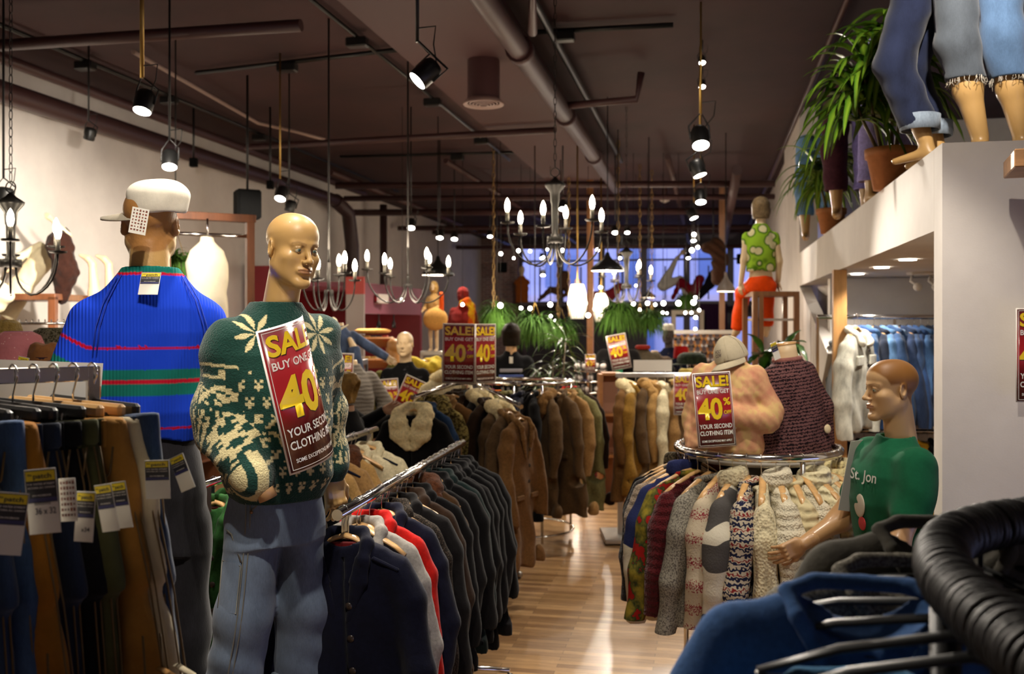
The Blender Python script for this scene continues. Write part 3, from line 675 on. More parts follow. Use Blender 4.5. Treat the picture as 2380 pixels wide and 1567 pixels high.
def mk_hanger_black():
    t = thing('black_hanger', '', 'clothes hanger')
    hk = [Vector((.0, 0, -.085)), Vector((0, 0, -.045))]+[Vector((.023*cos(a), 0, .003+.023*sin(a))) for a in [radians(x) for x in (-60, -20, 20, 60, 100, 140, 175)]]
    MB().tube(hk, .0035, 6).build('hook', BLACKP, t)
    MB().tube([(-.21, 0, -.155), (-.12, 0, -.115), (0, 0, -.088), (.12, 0, -.115), (.21, 0, -.155)], [.006, .008, .009, .008, .006], 8, flat=.8).tube([(-.21, 0, -.155), (-.2, 0, -.165), (.2, 0, -.165), (.21, 0, -.155)], .005, 6).build('shoulder_bar', BLACKP, t)
    return t
def mk_hanger_clip():
    t = thing('clip_hanger', '', 'clothes hanger')
    hk = [Vector((.0, 0, -.06)), Vector((0, 0, -.04))]+[Vector((.021*cos(a), 0, .003+.021*sin(a))) for a in [radians(x) for x in (-60, -20, 20, 60, 100, 140, 175)]]
    MB().tube(hk, .0022, 8).build('hook', CHROME, t)
    MB().box((0, 0, -.068), (.175, .009, .014), bev=.006).build('bar', HWOOD, t)
    for sx in (-1, 1):
        c = MB().box((sx*.12, 0, -.088), (.019, .012, .016), bev=.004).box((sx*.12, 0, -.105), (.016, .007, .012), bev=.003).build('clip', BLACKP, t)
        MB().tube([(sx*.12-.008, -.014, -.07), (sx*.12-.008, -.016, -.10), (sx*.12+.008, -.016, -.10), (sx*.12+.008, -.014, -.07)], .0018, 5).build('spring', CHROME, c)
    return t
HC = {}
def coat_sdf(L, flare=.05, sl=.58, thick=.045, seed=0, fold=.012, w=.205, h=.0115, puff=1.0, hem=.0, neck=.07, yneck=0):
    rr = random.Random(seed); S = Sdf((-.36, -.15, -L-.14), (.36, .15, -.05), h)
    rows = [(-L-.10, w+flare, thick*1.25, 0, 0), (-L*.6, w+flare*.5, thick*1.15, 0, 0), (-.32, w+.0, thick*1.15, 0, 0), (-.215, w+.008, thick, 0, 0), (-.160, w-.008, thick*.92, 0, 0), (-.120, .145, thick*.82, 0, 0), (-.09, .062, thick*.7, 0, 0), (-.075, .05, .02, 0, .01)]
    S.u(S.loft(rows, 2.3), 0)
    for sx in (-1, 1):
        j = lambda a: rr.uniform(-a, a)
        S.u(S.chain([(sx*(w-.03), 0, -.20), (sx*(w+.012), j(.01), -.30), (sx*(w+.045+j(.012)), -.02+j(.02), -.20-sl*.55), (sx*(w+.04+j(.02)), -.045+j(.02), -.20-sl)], [.046*puff, .052*puff, .050*puff, .043*puff], .02, (1, .95, 1)), .018)
        q = (sx*(w+.04), -.045, -.20-sl-.05)
        S.cut(S.ell(q, (.09, .07, .052)), .004)
    S.cut(S.ell((0, -.005+yneck, -.068), (neck, .05, .05)), .008)
    ramp = np.clip((-.2-S.Z)/(L-.15), 0, 1)
    ph = rr.uniform(0, 6)
    S.V = S.V+fold*ramp*np.sin(26*S.X+ph+2*np.sin(6*S.Z+ph))*.9+.005*np.sin(21*S.Z+13*S.X+ph)*np.sin(17*S.X+9*S.Z)*np.clip((-.12-S.Z)/.1, 0, 1)+.3*fold*np.sin(9*S.Z+ph+5*np.sign(S.X))*np.clip(np.abs(S.X)-w+.02, 0, .03)/.03
    return S
def mk_coat(name, cat, L, seed, collar='lapel', **kw):
    t = thing(name, '', cat); S = coat_sdf(L, seed=seed, **kw)
    open_ = kw.get('yneck', 0)
    if collar in ('lapel', 'fur', 'denim'):
        S.cut(S.box((.012*sin(seed), -.12, -L/2-.2), (.0035, .11, L/2+.06), .001), .004)
    mk('shell', S.mesh('shell', 1), None, t)
    C = Sdf((-.16, -.13, -.46), (.16, .08, -.03), .008); r0 = {'lapel': .016, 'fur': .036, 'denim': .016, 'rib': .013, 'turtle': .02, 'crew': .011, 'hood': .03}[collar]
    if collar in ('lapel', 'fur', 'denim'):
        lp = {'lapel': -.36, 'fur': -.30, 'denim': -.17}[collar]
        for sx in (-1, 1):
            C.u(C.chain([(0, .045, -.075), (sx*.055, .035, -.078), (sx*.088, -.02, -.105), (sx*.08, -.058, -.15)], [r0*1.2, r0*1.2, r0*1.3, r0*1.35], .02), .01)
            C.u(C.chain([(sx*.08, -.056, -.15), (sx*.065, -.062, -.22 if lp < -.2 else -.16), (sx*.02, -.06, lp)], [r0*1.25, r0*1.3, r0*.5], .01, (1.5, .7, 1)), .008)
    else:
        zt = {'rib': 0, 'turtle': .03, 'crew': -.01, 'hood': .02}[collar]
        pts = [(.062*cos(a), .045*sin(a)-.0, -.083+zt-.012*(1-sin(a))) for a in [2*pi*k/12 for k in range(13)]]
        C.u(C.chain(pts, [r0*1.1]*13, .005), .004)
        if collar == 'turtle': C.u(C.chain([(x*1.05, y*1.05, z-.03) for x, y, z in pts], [r0*1.1]*13, .005), .02)
    if collar == 'fur': C.V = C.V+.0025*np.sin(150*C.X+60*C.Z)*np.sin(140*C.Z+40*C.Y)
    mk('collar', C.mesh('collar', 1), None, t)
    if collar in ('lapel', 'denim'):
        for k in range(4): MB().lathe([(.001, -.004), (.012, -.004), (.013, 0), (.001, .001)], c=(.03, -.066+.004*k, -.30-.11*k if L > .7 else -.2-.09*k), n=12, R=Matrix.Rotation(-pi/2, 3, 'X')).build('button', mat('dark_button', (.03, .02, .015), .3), t)
        for sx in (-1, 1): MB().box((sx*.11, -.062, -.62 if L > .7 else -.26), (.055, .008, .018 if L > .7 else .03), bev=.006).build('pocket_flap', None, t)
    if collar in ('rib', 'turtle', 'crew'):
        mb = MB()
        for z in (0,): mb.lathe([(1, -.045), (1.02, -.02), (1.0, .0)], n=30)
        hw = kw.get('w', .205)+kw.get('flare', .05)
        mb.v = [(x*hw*.99, y*kw.get('thick', .045)*1.35, z-L-.06) for x, y, z in mb.v]; mb.build('hem_band', None, t)
    return t
PROTO = {}
def proto_root(key):
    spec = {
     'coatA': lambda: mk_coat('wool_coat', 'coat', .84, 1), 'coatB': lambda: mk_coat('wool_coat', 'coat', .84, 5, flare=.035, fold=.018), 'coatC': lambda: mk_coat('wool_coat', 'coat', .80, 9, thick=.055, puff=1.1, flare=.06),
     'furA': lambda: mk_coat('fur_collar_coat', 'coat', 1.0, 12, 'fur', thick=.05, puff=1.1), 'longA': lambda: mk_coat('long_coat', 'coat', 1.02, 15, 'lapel', flare=.08, thick=.05), 'longB': lambda: mk_coat('long_coat', 'coat', 1.0, 18, 'lapel', flare=.05, fold=.02, puff=1.15),
     'swA': lambda: mk_coat('knit_jumper', 'jumper', .56, 21, 'rib', flare=.03, sl=.52, thick=.04, puff=1.1), 'swB': lambda: mk_coat('knit_jumper', 'jumper', .60, 25, 'turtle', flare=.02, sl=.55, thick=.045, puff=1.2), 'swC': lambda: mk_coat('knit_jumper', 'jumper', .52, 29, 'crew', flare=.04, sl=.5, thick=.036, puff=1.0, fold=.016),
     'dj': lambda: mk_coat('denim_jacket', 'jacket', .58, 33, 'denim', flare=.01, sl=.56, thick=.05, puff=1.1, fold=.01), 'djB': lambda: mk_coat('denim_jacket', 'jacket', .60, 35, 'denim', flare=.0, sl=.58, thick=.045, fold=.014)}
    return spec[key]
def hang(key, pos, rz, label, group, m, collar=None, scale=1.0, hanger='wood', hlabel=None, extra=None, sink=0):
    "one garment on its hanger, both hanging from the rail at pos"
    mats = {'shell': m, 'collar': collar or m, 'pocket_flap': m, 'hem_band': collar or m}
    if extra: mats.update(extra)
    rotx = (R_.uniform(-.03, .03), R_.uniform(-.04, .04), rz)
    o = first_or_dup(PROTO, key, proto_root(key), pos, rz, label, group, mats, scale, rotx)
    if hanger:
        mkh = {'wood': mk_hanger_wood, 'black': mk_hanger_black}[hanger]
        first_or_dup(HC, hanger, mkh, pos, rz, hlabel[0], hlabel[1], None, (.88, 1, 1), rotx)
    return o
def rack(name, label, A, B, z, post=(), rail_r=.0155, foot=.28, square=False, m=CHROME, over=.0, caster=True, cat='clothes rack', endfoot=True, cross=None):
    A = Vector((A.x, A.y, 0)); B = Vector((B.x, B.y, 0)); t = thing(name, label, cat, A); d = B-A; u = d.normalized(); v = Vector((-u.y, u.x, 0))
    Z = Vector((0, 0, z))
    mb = MB()
    if square: mb.box(d/2+Z, (d.length/2+over, .011, .019), math.atan2(u.y, u.x), bev=.003)
    else: mb.tube([-u*over+Z, d+u*over+Z], rail_r, 16)
    mb.build('rail', m, t)
    for s in post:
        q = d*s; MB().box(q+Vector((0, 0, z/2+.03)), (.014, .014, z/2-.04), math.atan2(u.y, u.x)).build('post', m, t)
        if endfoot:
            fb = MB().tube([q-v*foot+Vector((0, 0, .075)), q+v*foot+Vector((0, 0, .075))], .014, 8).build('foot', m, t)
            if caster:
                for sg in (-1, 1): MB().cyl(q+v*sg*foot+Vector((-.012, 0, .03)), q+v*sg*foot+Vector((.012, 0, .03)), .03).build('caster', BLACKP, fb)
    if cross: MB().tube([d*cross[0]+Vector((0, 0, cross[2])), d*cross[1]+Vector((0, 0, cross[2]))], .011, 8).build('cross_bar', m, t)
    return t
# cloth materials
def W_(n, hexc, **k): return wool(n, srgb(hexc), **k)
NAVY = W_('navy_wool', '0e1020'); GREYW = W_('grey_wool', '8d8881'); REDW = W_('red_wool', 'a8140e'); BLK = W_('black_wool', '070607', var=.4); BLK2 = W_('soft_black_wool', '0c0a0b', var=.4); BRN = W_('dark_brown_wool', '2a1c12'); BRN2 = W_('brown_cord', '3b2816', scale=120); TEAL = W_('dark_teal_wool', '14201f')
TWD = spotty('brown_tweed', srgb('1b1714'), srgb('55483c'), 240, .42, .04); FURB = W_('brown_fur', '4a2a18', scale=90, bump=1.0, var=.5); FURW = W_('white_fur', 'dccb9e', scale=70, bump=1.0, var=.25); FURT = W_('tan_fur', '7a5a35', scale=70, bump=1, var=.45); OLIVE = W_('olive_wool', '6f6a44'); CAMEL = W_('camel_wool', 'a07c4a'); CREAM = W_('cream_wool', 'c9bd9c'); TAN = W_('tan_wool', '8e6c42'); SHEEP = W_('sheepskin_suede', '6b4c2b'); MOCHA = W_('mocha_suede', '54402a'); GRN = W_('green_fleece', '2f5c2c', scale=40); MUST = W_('mustard_wool', '86642a')
PLAID = bands('red_plaid', [(0, srgb('7d1512')), (.3, srgb('1a1a22')), (.5, srgb('b35a1c')), (.7, srgb('5c1030')), (.9, srgb('17130f'))], period=.13, dist=.3); LEO = spotty('mottled_fur', srgb('8b7c48'), srgb('3d3218'), 45, .5, .06)
def line_rack(rn, A, B, z, items, group, side, rz, hl, t0=.03, t1=.97, hanger='wood', jit=.10, hangers_extra=0, pw=1.0):
    n = len(items)
    for i, it in enumerate(items):
        f = t0+(t1-t0)*(i/max(1, n-1))**pw+R_.uniform(-.2, .2)/n*(t1-t0); q = A.lerp(B, f); q.z = z
        key, m, desc = it[:3]; col = it[3] if len(it) > 3 else None; sc = it[4] if len(it) > 4 else 1.0; ex = it[5] if len(it) > 5 else None
        hang(key, q, rz+R_.uniform(-jit, jit), '%s, %s from the %s' % (desc, ORD[min(i, 19)], side), group, m, col, sc, hanger, hl, ex)
    for k in range(hangers_extra):
        q = A.lerp(B, R_.uniform(t0, t1)); q.z = z
        first_or_dup(HC, hanger, {'wood': mk_hanger_wood, 'black': mk_hanger_black}[hanger], q, rz+R_.uniform(-.2, .2), hl[0], hl[1])
# --- R1: front coat rack in the aisle
A1 = P(797, 1196, 3.4); B1 = P(1070, 1037, 5.3); z1 = A1.z
A1.z = B1.z = 0
rz1 = math.atan2((B1-A1).y, (B1-A1).x)-pi/2
rack('coat_rack', 'long chrome coat rack in the centre full of dark wool coats', A1, B1, 1.285, post=(.02, .98), over=.06, rail_r=.02)
g = 'wool coats on the long chrome rack in the centre'; hl = ('plain wooden hanger on the long centre coat rack', 'wooden hangers on the long centre coat rack')
RL = {'shell': NAVY}
it1 = [('coatC', NAVY, 'navy double-breasted peacoat with wide lapels', None, 1.04), ('coatA', GREYW, 'light grey wool blazer coat'), ('coatB', REDW, 'bright red wool coat'), ('coatA', NAVY, 'plain navy wool coat'), ('coatB', TWD, 'brown tweed coat'), ('coatC', BLK2, 'soft black wool coat'), ('coatA', BRN, 'dark brown wool coat'), ('coatB', BLK, 'black wool coat with narrow lapels'), ('furA', BRN2, 'brown cord coat with brown fur collar', FURB, .86), ('coatA', BLK2, 'black wool overcoat'), ('coatC', BLK, 'thick black wool coat'), ('coatB', TEAL, 'dark teal wool coat'), ('coatA', BLK, 'plain black wool coat'), ('coatC', BLK2, 'bulky soft black coat', None, 1.05), ('coatB', BLK, 'long black wool coat', None, 1.08), ('coatA', BLK2, 'black coat with notched lapels', None, 1.05), ('coatC', BLK, 'heavy black coat', None, 1.02)]
line_rack('r1', A1, B1, 1.285, it1, g, 'near end of the centre rack', rz1, hl, .0, .98, hangers_extra=6, pw=.86)
# epaulettes, red lining and woven label of the navy peacoat nearest the view
pc = PROTO['coatC']
for sx in (-1, 1): MB().box((sx*.155, -.03, -.165), (.05, .022, .006), rotm_ if False else Matrix.Rotation(sx*.42, 3, 'Y'), bev=.004).build('epaulette', NAVY, pc)
MB().box((0, -.005, -.15), (.06, .006, .05), bev=.004).build('red_lining', mat('red_lining', srgb('6b0d12'), .5), pc)
lb = MB().box((0, -.014, -.165), (.028, .003, .03), bev=.001).build('woven_label', mat('label_black', (.01, .01, .012), .6), pc)
MB().torus((0, -.018, -.165), .018, .0022, 24, 5, Matrix.Rotation(pi/2, 3, 'X')).torus((0, -.018, -.165), .007, .003, 12, 5, Matrix.Rotation(pi/2, 3, 'X')).build('label_emblem', PAPER, lb)
# --- R2: rack behind the nordic jumper man
A2 = P(470, 1130, 3.95); B2 = P(868, 999, 6.0); z2 = .5*(A2.z+B2.z); A2.z = B2.z = 0; rz2 = math.atan2((B2-A2).y, (B2-A2).x)-pi/2
rack('coat_rack', 'chrome rack behind the nordic jumper mannequin holding cream and camel coats', A2, B2, z2, post=(.03, .97), over=.05, rail_r=.018)
g = 'coats on the chrome rack behind the nordic jumper'; hl = ('wooden hanger on the rack behind the nordic jumper', 'wooden hangers on the rack behind the nordic jumper')
it2 = [('coatC', GRN, 'green fleece coat'), ('coatA', GRN, 'dark green zip coat'), ('coatB', TEAL, 'teal coat'), ('coatA', BRN, 'brown coat'), ('coatC', BLK, 'black coat'), ('coatA', TEAL, 'dull teal coat', None, .95), ('coatB', CAMEL, 'camel wool coat', CAMEL, .95), ('coatC', TAN, 'tan coat with wide lapels', FURB, .95), ('furA', CAMEL, 'camel coat with brown fur collar', FURB, .9), ('coatA', CREAM, 'cream coat with buttoned tab', None, 1.0), ('coatC', CREAM, 'cream coat with broad flat collar', None, 1.05)]
line_rack('r2', A2, B2, z2, it2, g, 'near end, rack behind nordic jumper', rz2, hl, .03, .95, hangers_extra=3)
# --- R3: four-way rack with sloping arms and a two-faced sale sign
c3 = P(1080, 900, 7.3); c3.z = 0
e1 = P(1212, 946, 6.55); e2 = P(958, 925, 6.5); e3 = P(1160, 880, 8.0); e4 = P(1035, 850, 8.1)
t = thing('four_way_rack', 'chrome four-way rack with sloping arms under the two-faced sale sign', 'clothes rack', c3)
MB().box((0, 0, .75), (.02, .02, .73)).build('post', CHROME, t)
for e in (e1, e2, e3, e4): MB().tube([Vector((0, 0, 1.5)), (e-c3)*.25+Vector((0, 0, 1.5-e.z*.25)), e-c3], .016, 10).build('arm', CHROME, t)
for a in range(4): MB().tube([(0, 0, .06), (.42*cos(a*pi/2+.4), .42*sin(a*pi/2+.4), .045)], .018, 8).sph((.42*cos(a*pi/2+.4), .42*sin(a*pi/2+.4), .03), .028, 8).build('foot', STEEL, t)
g = 'coats on the four-way rack'; hl = ('wooden hanger on the four-way rack', 'wooden hangers on the four-way rack')
def arm_rack(C, E, items, side, z0=1.5, f0=.25, f1=.97, hl=hl, g=g, off=0):
    n = len(items); d = E-C; rz = math.atan2(d.y, d.x)+pi/2
    for i, it in enumerate(items):
        f = f1+(f0-f1)*i/max(1, n-1); f = min(f, f1)
        zz = z0+(E.z-z0)*max(0, (f-.25)/.75); q = Vector((C.x+d.x*f, C.y+d.y*f, zz))
        hang(it[0], q, rz+off+R_.uniform(-.10, .10), '%s, %s from the %s of the four-way rack' % (it[2], ORD[i], side), g, it[1], it[3] if len(it) > 3 else None, it[4] if len(it) > 4 else 1, 'wood', hl)
arm_rack(c3, e1, [('longB', SHEEP, 'brown suede coat with tan fur front', FURT, .98), ('longA', MOCHA, 'brown coat with long fur lapels', FURT, 1.0), ('furA', MOCHA, 'dark coat with white fur collar', FURW, 1.0), ('longA', BRN, 'dark brown long coat'), ('furA', BLK, 'black coat with white fur collar', FURW, 1.0), ('longB', BLK, 'black long coat')], 'right tip', off=.62, f0=.10)
arm_rack(c3, e2, [('furA', BLK, 'black cape coat with cream fur collar', FURW, 1.12), ('longB', W_('blue_wool', '1f3350'), 'dark blue coat'), ('furA', LEO, 'mottled yellow fur coat', LEO, 1.0), ('longA', SHEEP, 'brown suede coat', FURT), ('longB', BRN, 'dark brown coat')], 'left tip')
arm_rack(c3, e4, [('furA', CREAM, 'cream fur coat', FURW), ('longB', BRN, 'brown coat')], 'rear tip')
# --- R4: round rack beyond it
def round_rack(c, r, z, label, rail_r=.016, legs=4, disc=False):
    c = Vector((c.x, c.y, 0)); t = thing('round_rack', label, 'clothes rack', c)
    MB().torus((0, 0, z), r, rail_r, 48, 12).build('rail', CHROME, t)
    for k in range(legs):
        a = 2*pi*k/legs+.5; MB().tube([(r*cos(a), r*sin(a), z), (r*cos(a), r*sin(a), .04)], .012, 8).build('leg', CHROME, t)
    MB().torus((0, 0, .1), r, .010, 36, 8).build('base_ring', CHROME, t)
    return t
c4 = P(1225, 880, 8.75); round_rack(c4, .42, 1.42, 'round chrome rack of long coats behind the four-way rack')
g = 'coats round the far round rack'; hl = ('wooden hanger on the far round coat rack', 'wooden hangers on the far round coat rack')
its = [('longA', W_('red_violet_wool', '6c1540'), 'magenta and red coat'), ('coatA', PLAID, 'red plaid jacket', None, 1.0), ('longB', OLIVE, 'pale olive wool coat'), ('longA', NAVY, 'navy coat'), ('longB', BLK, 'black coat'), ('furA', MOCHA, 'brown coat with fur trim', FURT), ('longA', MOCHA, 'taupe wool coat'), ('longB', TAN, 'tan wool coat'), ('longA', OLIVE, 'olive drab coat'), ('longB', BRN, 'brown coat'), ('coatC', REDW, 'red coat'), ('longA', TWD, 'tweed coat')]
for i, it in enumerate(its):
    a = radians(-150+i*17+8); q = Vector((c4.x+.42*cos(a), c4.y+.42*sin(a), 1.42))
    hang(it[0], q, a, '%s, %s round the far round rack' % (it[2], ORD[i]), g, it[1], it[3] if len(it) > 3 else None, 1, 'wood', hl)
# --- R5: steel two-arm rack of tan coats on a square base
A5 = P(1436, 872, 8.7); B5 = P(1600, 872, 8.9); z5 = A5.z
m5 = A5.copy(); m5.z = 0; t = thing('steel_rack', 'brushed steel rack of tan coats standing on a flat square foot', 'clothes rack', m5, YAW)
L5 = (B5-A5).length
MB().box((.02, 0, .035), (.16, .26, .02), bev=.006).build('base_plate', STEEL, t)
MB().box((.02, 0, z5/2+.02), (.022, .022, z5/2-.03)).build('post', STEEL, t)
for dy in (-.0,): MB().box((L5/2, dy, z5), (L5/2+.02, .014, .02), bev=.003).build('rail', STEEL, t)
MB().box((L5, 0, z5/2+.02), (.02, .02, z5/2-.03)).build('post', STEEL, t); MB().box((L5, 0, .035), (.16, .26, .02), bev=.006).build('base_plate', STEEL, t)
tg_ = MB().box((0, 0, 0), (.17, .002, .05)).build('blank_sign_card', PAPER); tg_.location = P(1517, 858, 8.6)+Vector((0, 0, .03)); tg_.rotation_euler = (0, 0, YAW); tag(tg_, 'blank white card standing on top of the steel coat rack', 'card')
g = 'tan coats on the steel rack'; hl = ('wooden hanger on the steel rack of tan coats', 'wooden hangers on the steel rack of tan coats')
it5 = [('furA', SHEEP, 'brown sheepskin coat with pale trim', FURW), ('coatB', MUST, 'golden tan coat', None, 1.1), ('furA', MOCHA, 'brown suede coat with tan collar', CAMEL), ('longA', CAMEL, 'camel overcoat with wide sleeve', None, 1), ('coatA', CREAM, 'grey cream wool coat', CREAM, 1.12), ('longB', TAN, 'tan wool coat with broad collar'), ('coatC', MOCHA, 'brown wool coat', None, 1.1), ('longB', BLK, 'black coat')]
Az = A5.copy(); Bz = P(1600, 872, 8.9)
line_rack('r5', Az, Bz, z5, it5, g, 'left end of the steel rack', YAW+pi/2-.35, hl, .12, 1.12, jit=.08)
# --- R6: round rack of knitwear
c6 = P(1760, 1040, 4.75); z6 = 1.335; r6 = .385
round_rack(c6, r6, z6, 'round chrome rack of cream and patterned jumpers under the two jumper torsos', .02)
CRM = knit('cream_rib', srgb('d9cda8')); CRM2 = knit('cream_plain', srgb('d6cdb4'), kind='plain'); CRM3 = knit('cream_cable', srgb('cfc198'), kind='cable', bump=1.2); CRM4 = knit('ivory_bobble', srgb('e2d7b0'), kind='bobble', bump=1.2); CRM5 = knit('yellow_cream_rib', srgb('e0cf98')); OAT = knit('oatmeal_knit', srgb('8e7d6a'), kind='plain')
DOT = spotty('cream_with_green_dots', srgb('c6bf9c'), srgb('1e3a2c'), 34, .22, .02, 'voronoi'); FI = bands('fair_isle', [(0, srgb('b9ad98')), (.2, srgb('22243c')), (.38, srgb('b9ad98')), (.5, srgb('7c2a2a')), (.62, srgb('b9ad98')), (.8, srgb('22243c'))], period=.055, dist=1.6, dscale=14)
SNOW = bands('navy_snowflake_yoke', [(0, srgb('c9c0a8')), (.55, srgb('242a4e'))], period=.9, dist=.35, dscale=40); ICE = bands('icelandic_yoke', [(0, srgb('cfc8b4')), (.34, srgb('4d4a48')), (.52, srgb('cfc8b4')), (.60, srgb('4d4a48')), (.8, srgb('b9b2a0')), (.88, srgb('4d4a48'))], period=.60, dist=.5, dscale=22)
MAROON = knit('maroon_knit', srgb('4a0f14'), kind='plain'); DKB = knit('dark_brown_knit', srgb('17100e'), kind='plain'); TREE = spotty('brown_marl_knit', srgb('58503f'), srgb('241f18'), 120, .5, .05); PICT = spotty('pictorial_knit', srgb('23341f'), srgb('8a1a16'), 14, .45, .01, c3=srgb('8a7a2a')); STRP = bands('black_with_white_stripes', [(0, srgb('0c0a0b')), (.8, srgb('b9b9a0')), (.93, srgb('0c0a0b'))], period=.30, dist=.2); PINKS = bands('cream_with_red_bars', [(0, srgb('b9ab93')), (.6, srgb('86313a')), (.8, srgb('b9ab93'))], period=.09, dist=3); GREYM = spotty('grey_marl_knit', srgb('8f8a7c'), srgb('55504a'), 160, .48, .05)
it6 = [('swA', DKB, 'dark green hanging-sleeve jumper'), ('swA', DOT, 'cream jumper dotted dark green'), ('swB', TREE, 'brown marl jumper'), ('swC', STRP, 'black jumper with white cuff stripes'), ('swA', DKB, 'dark brown jumper'), ('swC', OAT, 'taupe knitted jumper'), ('swB', SNOW, 'navy and cream snowflake jumper'), ('swA', PICT, 'dark pictorial jumper'), ('swC', MAROON, 'maroon jumper'), ('swA', GREYM, 'grey marl jumper'), ('swC', PINKS, 'cream jumper with red bars'), ('swB', ICE, 'cream and charcoal yoke jumper with roll neck', CRM), ('swA', FI, 'fair isle banded jumper'), ('swC', CRM, 'ribbed cream jumper with knot'), ('swB', CRM2, 'plain cream jumper'), ('swA', CRM3, 'cable knit cream jumper with diamonds'), ('swC', CRM2, 'pale cream cardigan'), ('swB', CRM4, 'chunky oatmeal cream jumper'), ('swA', CRM, 'ribbed ivory jumper'), ('swC', CRM5, 'yellowish cream jumper'), ('swB', CRM5, 'soft butter yellow jumper'), ('swA', CRM4, 'bobble knit ivory jumper'), ('swB', CRM3, 'broad cable and bobble cream jumper'), ('swC', CRM, 'off-white jumper with pink mark')]
g = 'jumpers round the chrome knitwear rack'; hl = ('pale wooden hanger on the round knitwear rack', 'wooden hangers on the round knitwear rack')
for i, it in enumerate(it6):
    a = YAW+radians(-224+i*9.4); q = Vector((c6.x+r6*cos(a), c6.y+r6*sin(a), z6))
    hang(it[0], q, a+R_.uniform(-.06, .06), '%s, %s round the knitwear rack' % (it[2], ORD[i] if i < 20 else ['twenty-first', 'twenty-second', 'twenty-third', 'last'][i-20]), g, it[1], it[3] if len(it) > 3 else None, (1.0, 1.04, 1.13), 'wood', hl)
for i in range(8):
    a = YAW+radians(22+i*14); q = Vector((c6.x+r6*cos(a), c6.y+r6*sin(a), z6))
    hang(['swA', 'swC'][i % 2], q, a, '%s jumper, %s on the far side of the knitwear rack' % (['navy', 'teal', 'black', 'rust'][i % 4], ORD[i]), g, [NAVY, TEAL, BLK, W_('rust_wool', '5a2414')][i % 4], None, 1.1, 'wood', hl)
# --- R9: denim jackets in the alcove
A9 = P(1900, 737, 8.35); B9 = P(2330, 737, 8.2); z9 = A9.z; A9.z = B9.z = 0
t = thing('wall_rail', 'chrome rail of denim jackets fixed across the white alcove', 'clothes rail', A9); d9 = B9-A9
for zz_ in (z9, 1.02): MB().tube([Vector((0, 0, zz_)), d9+Vector((0, 0, zz_))], .02, 12).build('rail', CHROME, t)
for f in (.0, .42, .99): MB().box(d9*f+Vector((0, 0, z9/2)), (.012, .012, z9/2)).build('upright', CHROME, t)
dens = [denim('denim_%d' % i, srgb(c)) for i, c in enumerate(('2c4468', '3d5c86', '22304c', '4f7199', '2f4a78', '6d86a6', '1e2536', '3a5076'))]
ACID = denim('acid_wash_denim', srgb('a9a79b'), 1.5, .5, 12); WHT = wool('off_white_cotton', srgb('cfcabc'), 50)
g = 'denim jackets on the alcove rail'; hl = ('wooden hanger on the denim jacket rail', 'wooden hangers on the denim jacket rail')
dn = ['mid blue', 'light blue', 'dark blue', 'pale blue', 'indigo', 'grey blue', 'near-black', 'washed blue']
for i in range(20):
    px = 1985+i*15.5; q = P(px, 737, 8.3); q.z = z9-.0
    k = (i*5+2) % 8; hang('dj' if i % 2 else 'djB', q, YAW+pi/2+R_.uniform(-.15, .15)-.3, '%s denim jacket, %s along the alcove rail' % (dn[k], ORD[i] if i < 20 else ['twenty-first', 'last'][i-20]), g, dens[k], None, 1.25, 'wood', hl)
q = P(1992, 737, 7.55); q.z = z9+.0
oo = hang('dj', q, YAW+.9, 'acid-washed pale denim jacket facing out beside the fir post', None, ACID, WHT, 1.3, 'wood', ('wooden hanger holding the acid-washed jacket', 'wooden hanger of the acid-washed jacket')); oo['group'] = ''
q = P(1948, 800, 8.5); q.z = 1.86
hang('djB', q, YAW+1.4, 'grey faded denim jacket left of the fir post', g, denim('grey_fade_denim', srgb('6c7278')), None, 1.2, 'wood', hl)
DC = [W_('blue_fleece', '1f3f9a'), REDW, NAVY, W_('gold_wool', 'a87c1c'), BLK, BLK2, W_('royal_wool', '1c2a6a')]
for i in range(13):
    px = 1925+i*21; q = P(px, 1000, 8.2); q.z = 1.02
    hang('swC' if i % 2 else 'coatA', q, YAW+pi/2+R_.uniform(-.2, .2), '%s garment, %s on the low alcove rail' % (['blue', 'red', 'navy', 'gold', 'black', 'soft black', 'royal blue'][i % 7], ORD[i]), 'garments on the low alcove rail', DC[i % 7], None, .95, 'wood', ('wooden hanger on the low alcove rail', 'wooden hangers on the low alcove rail'))
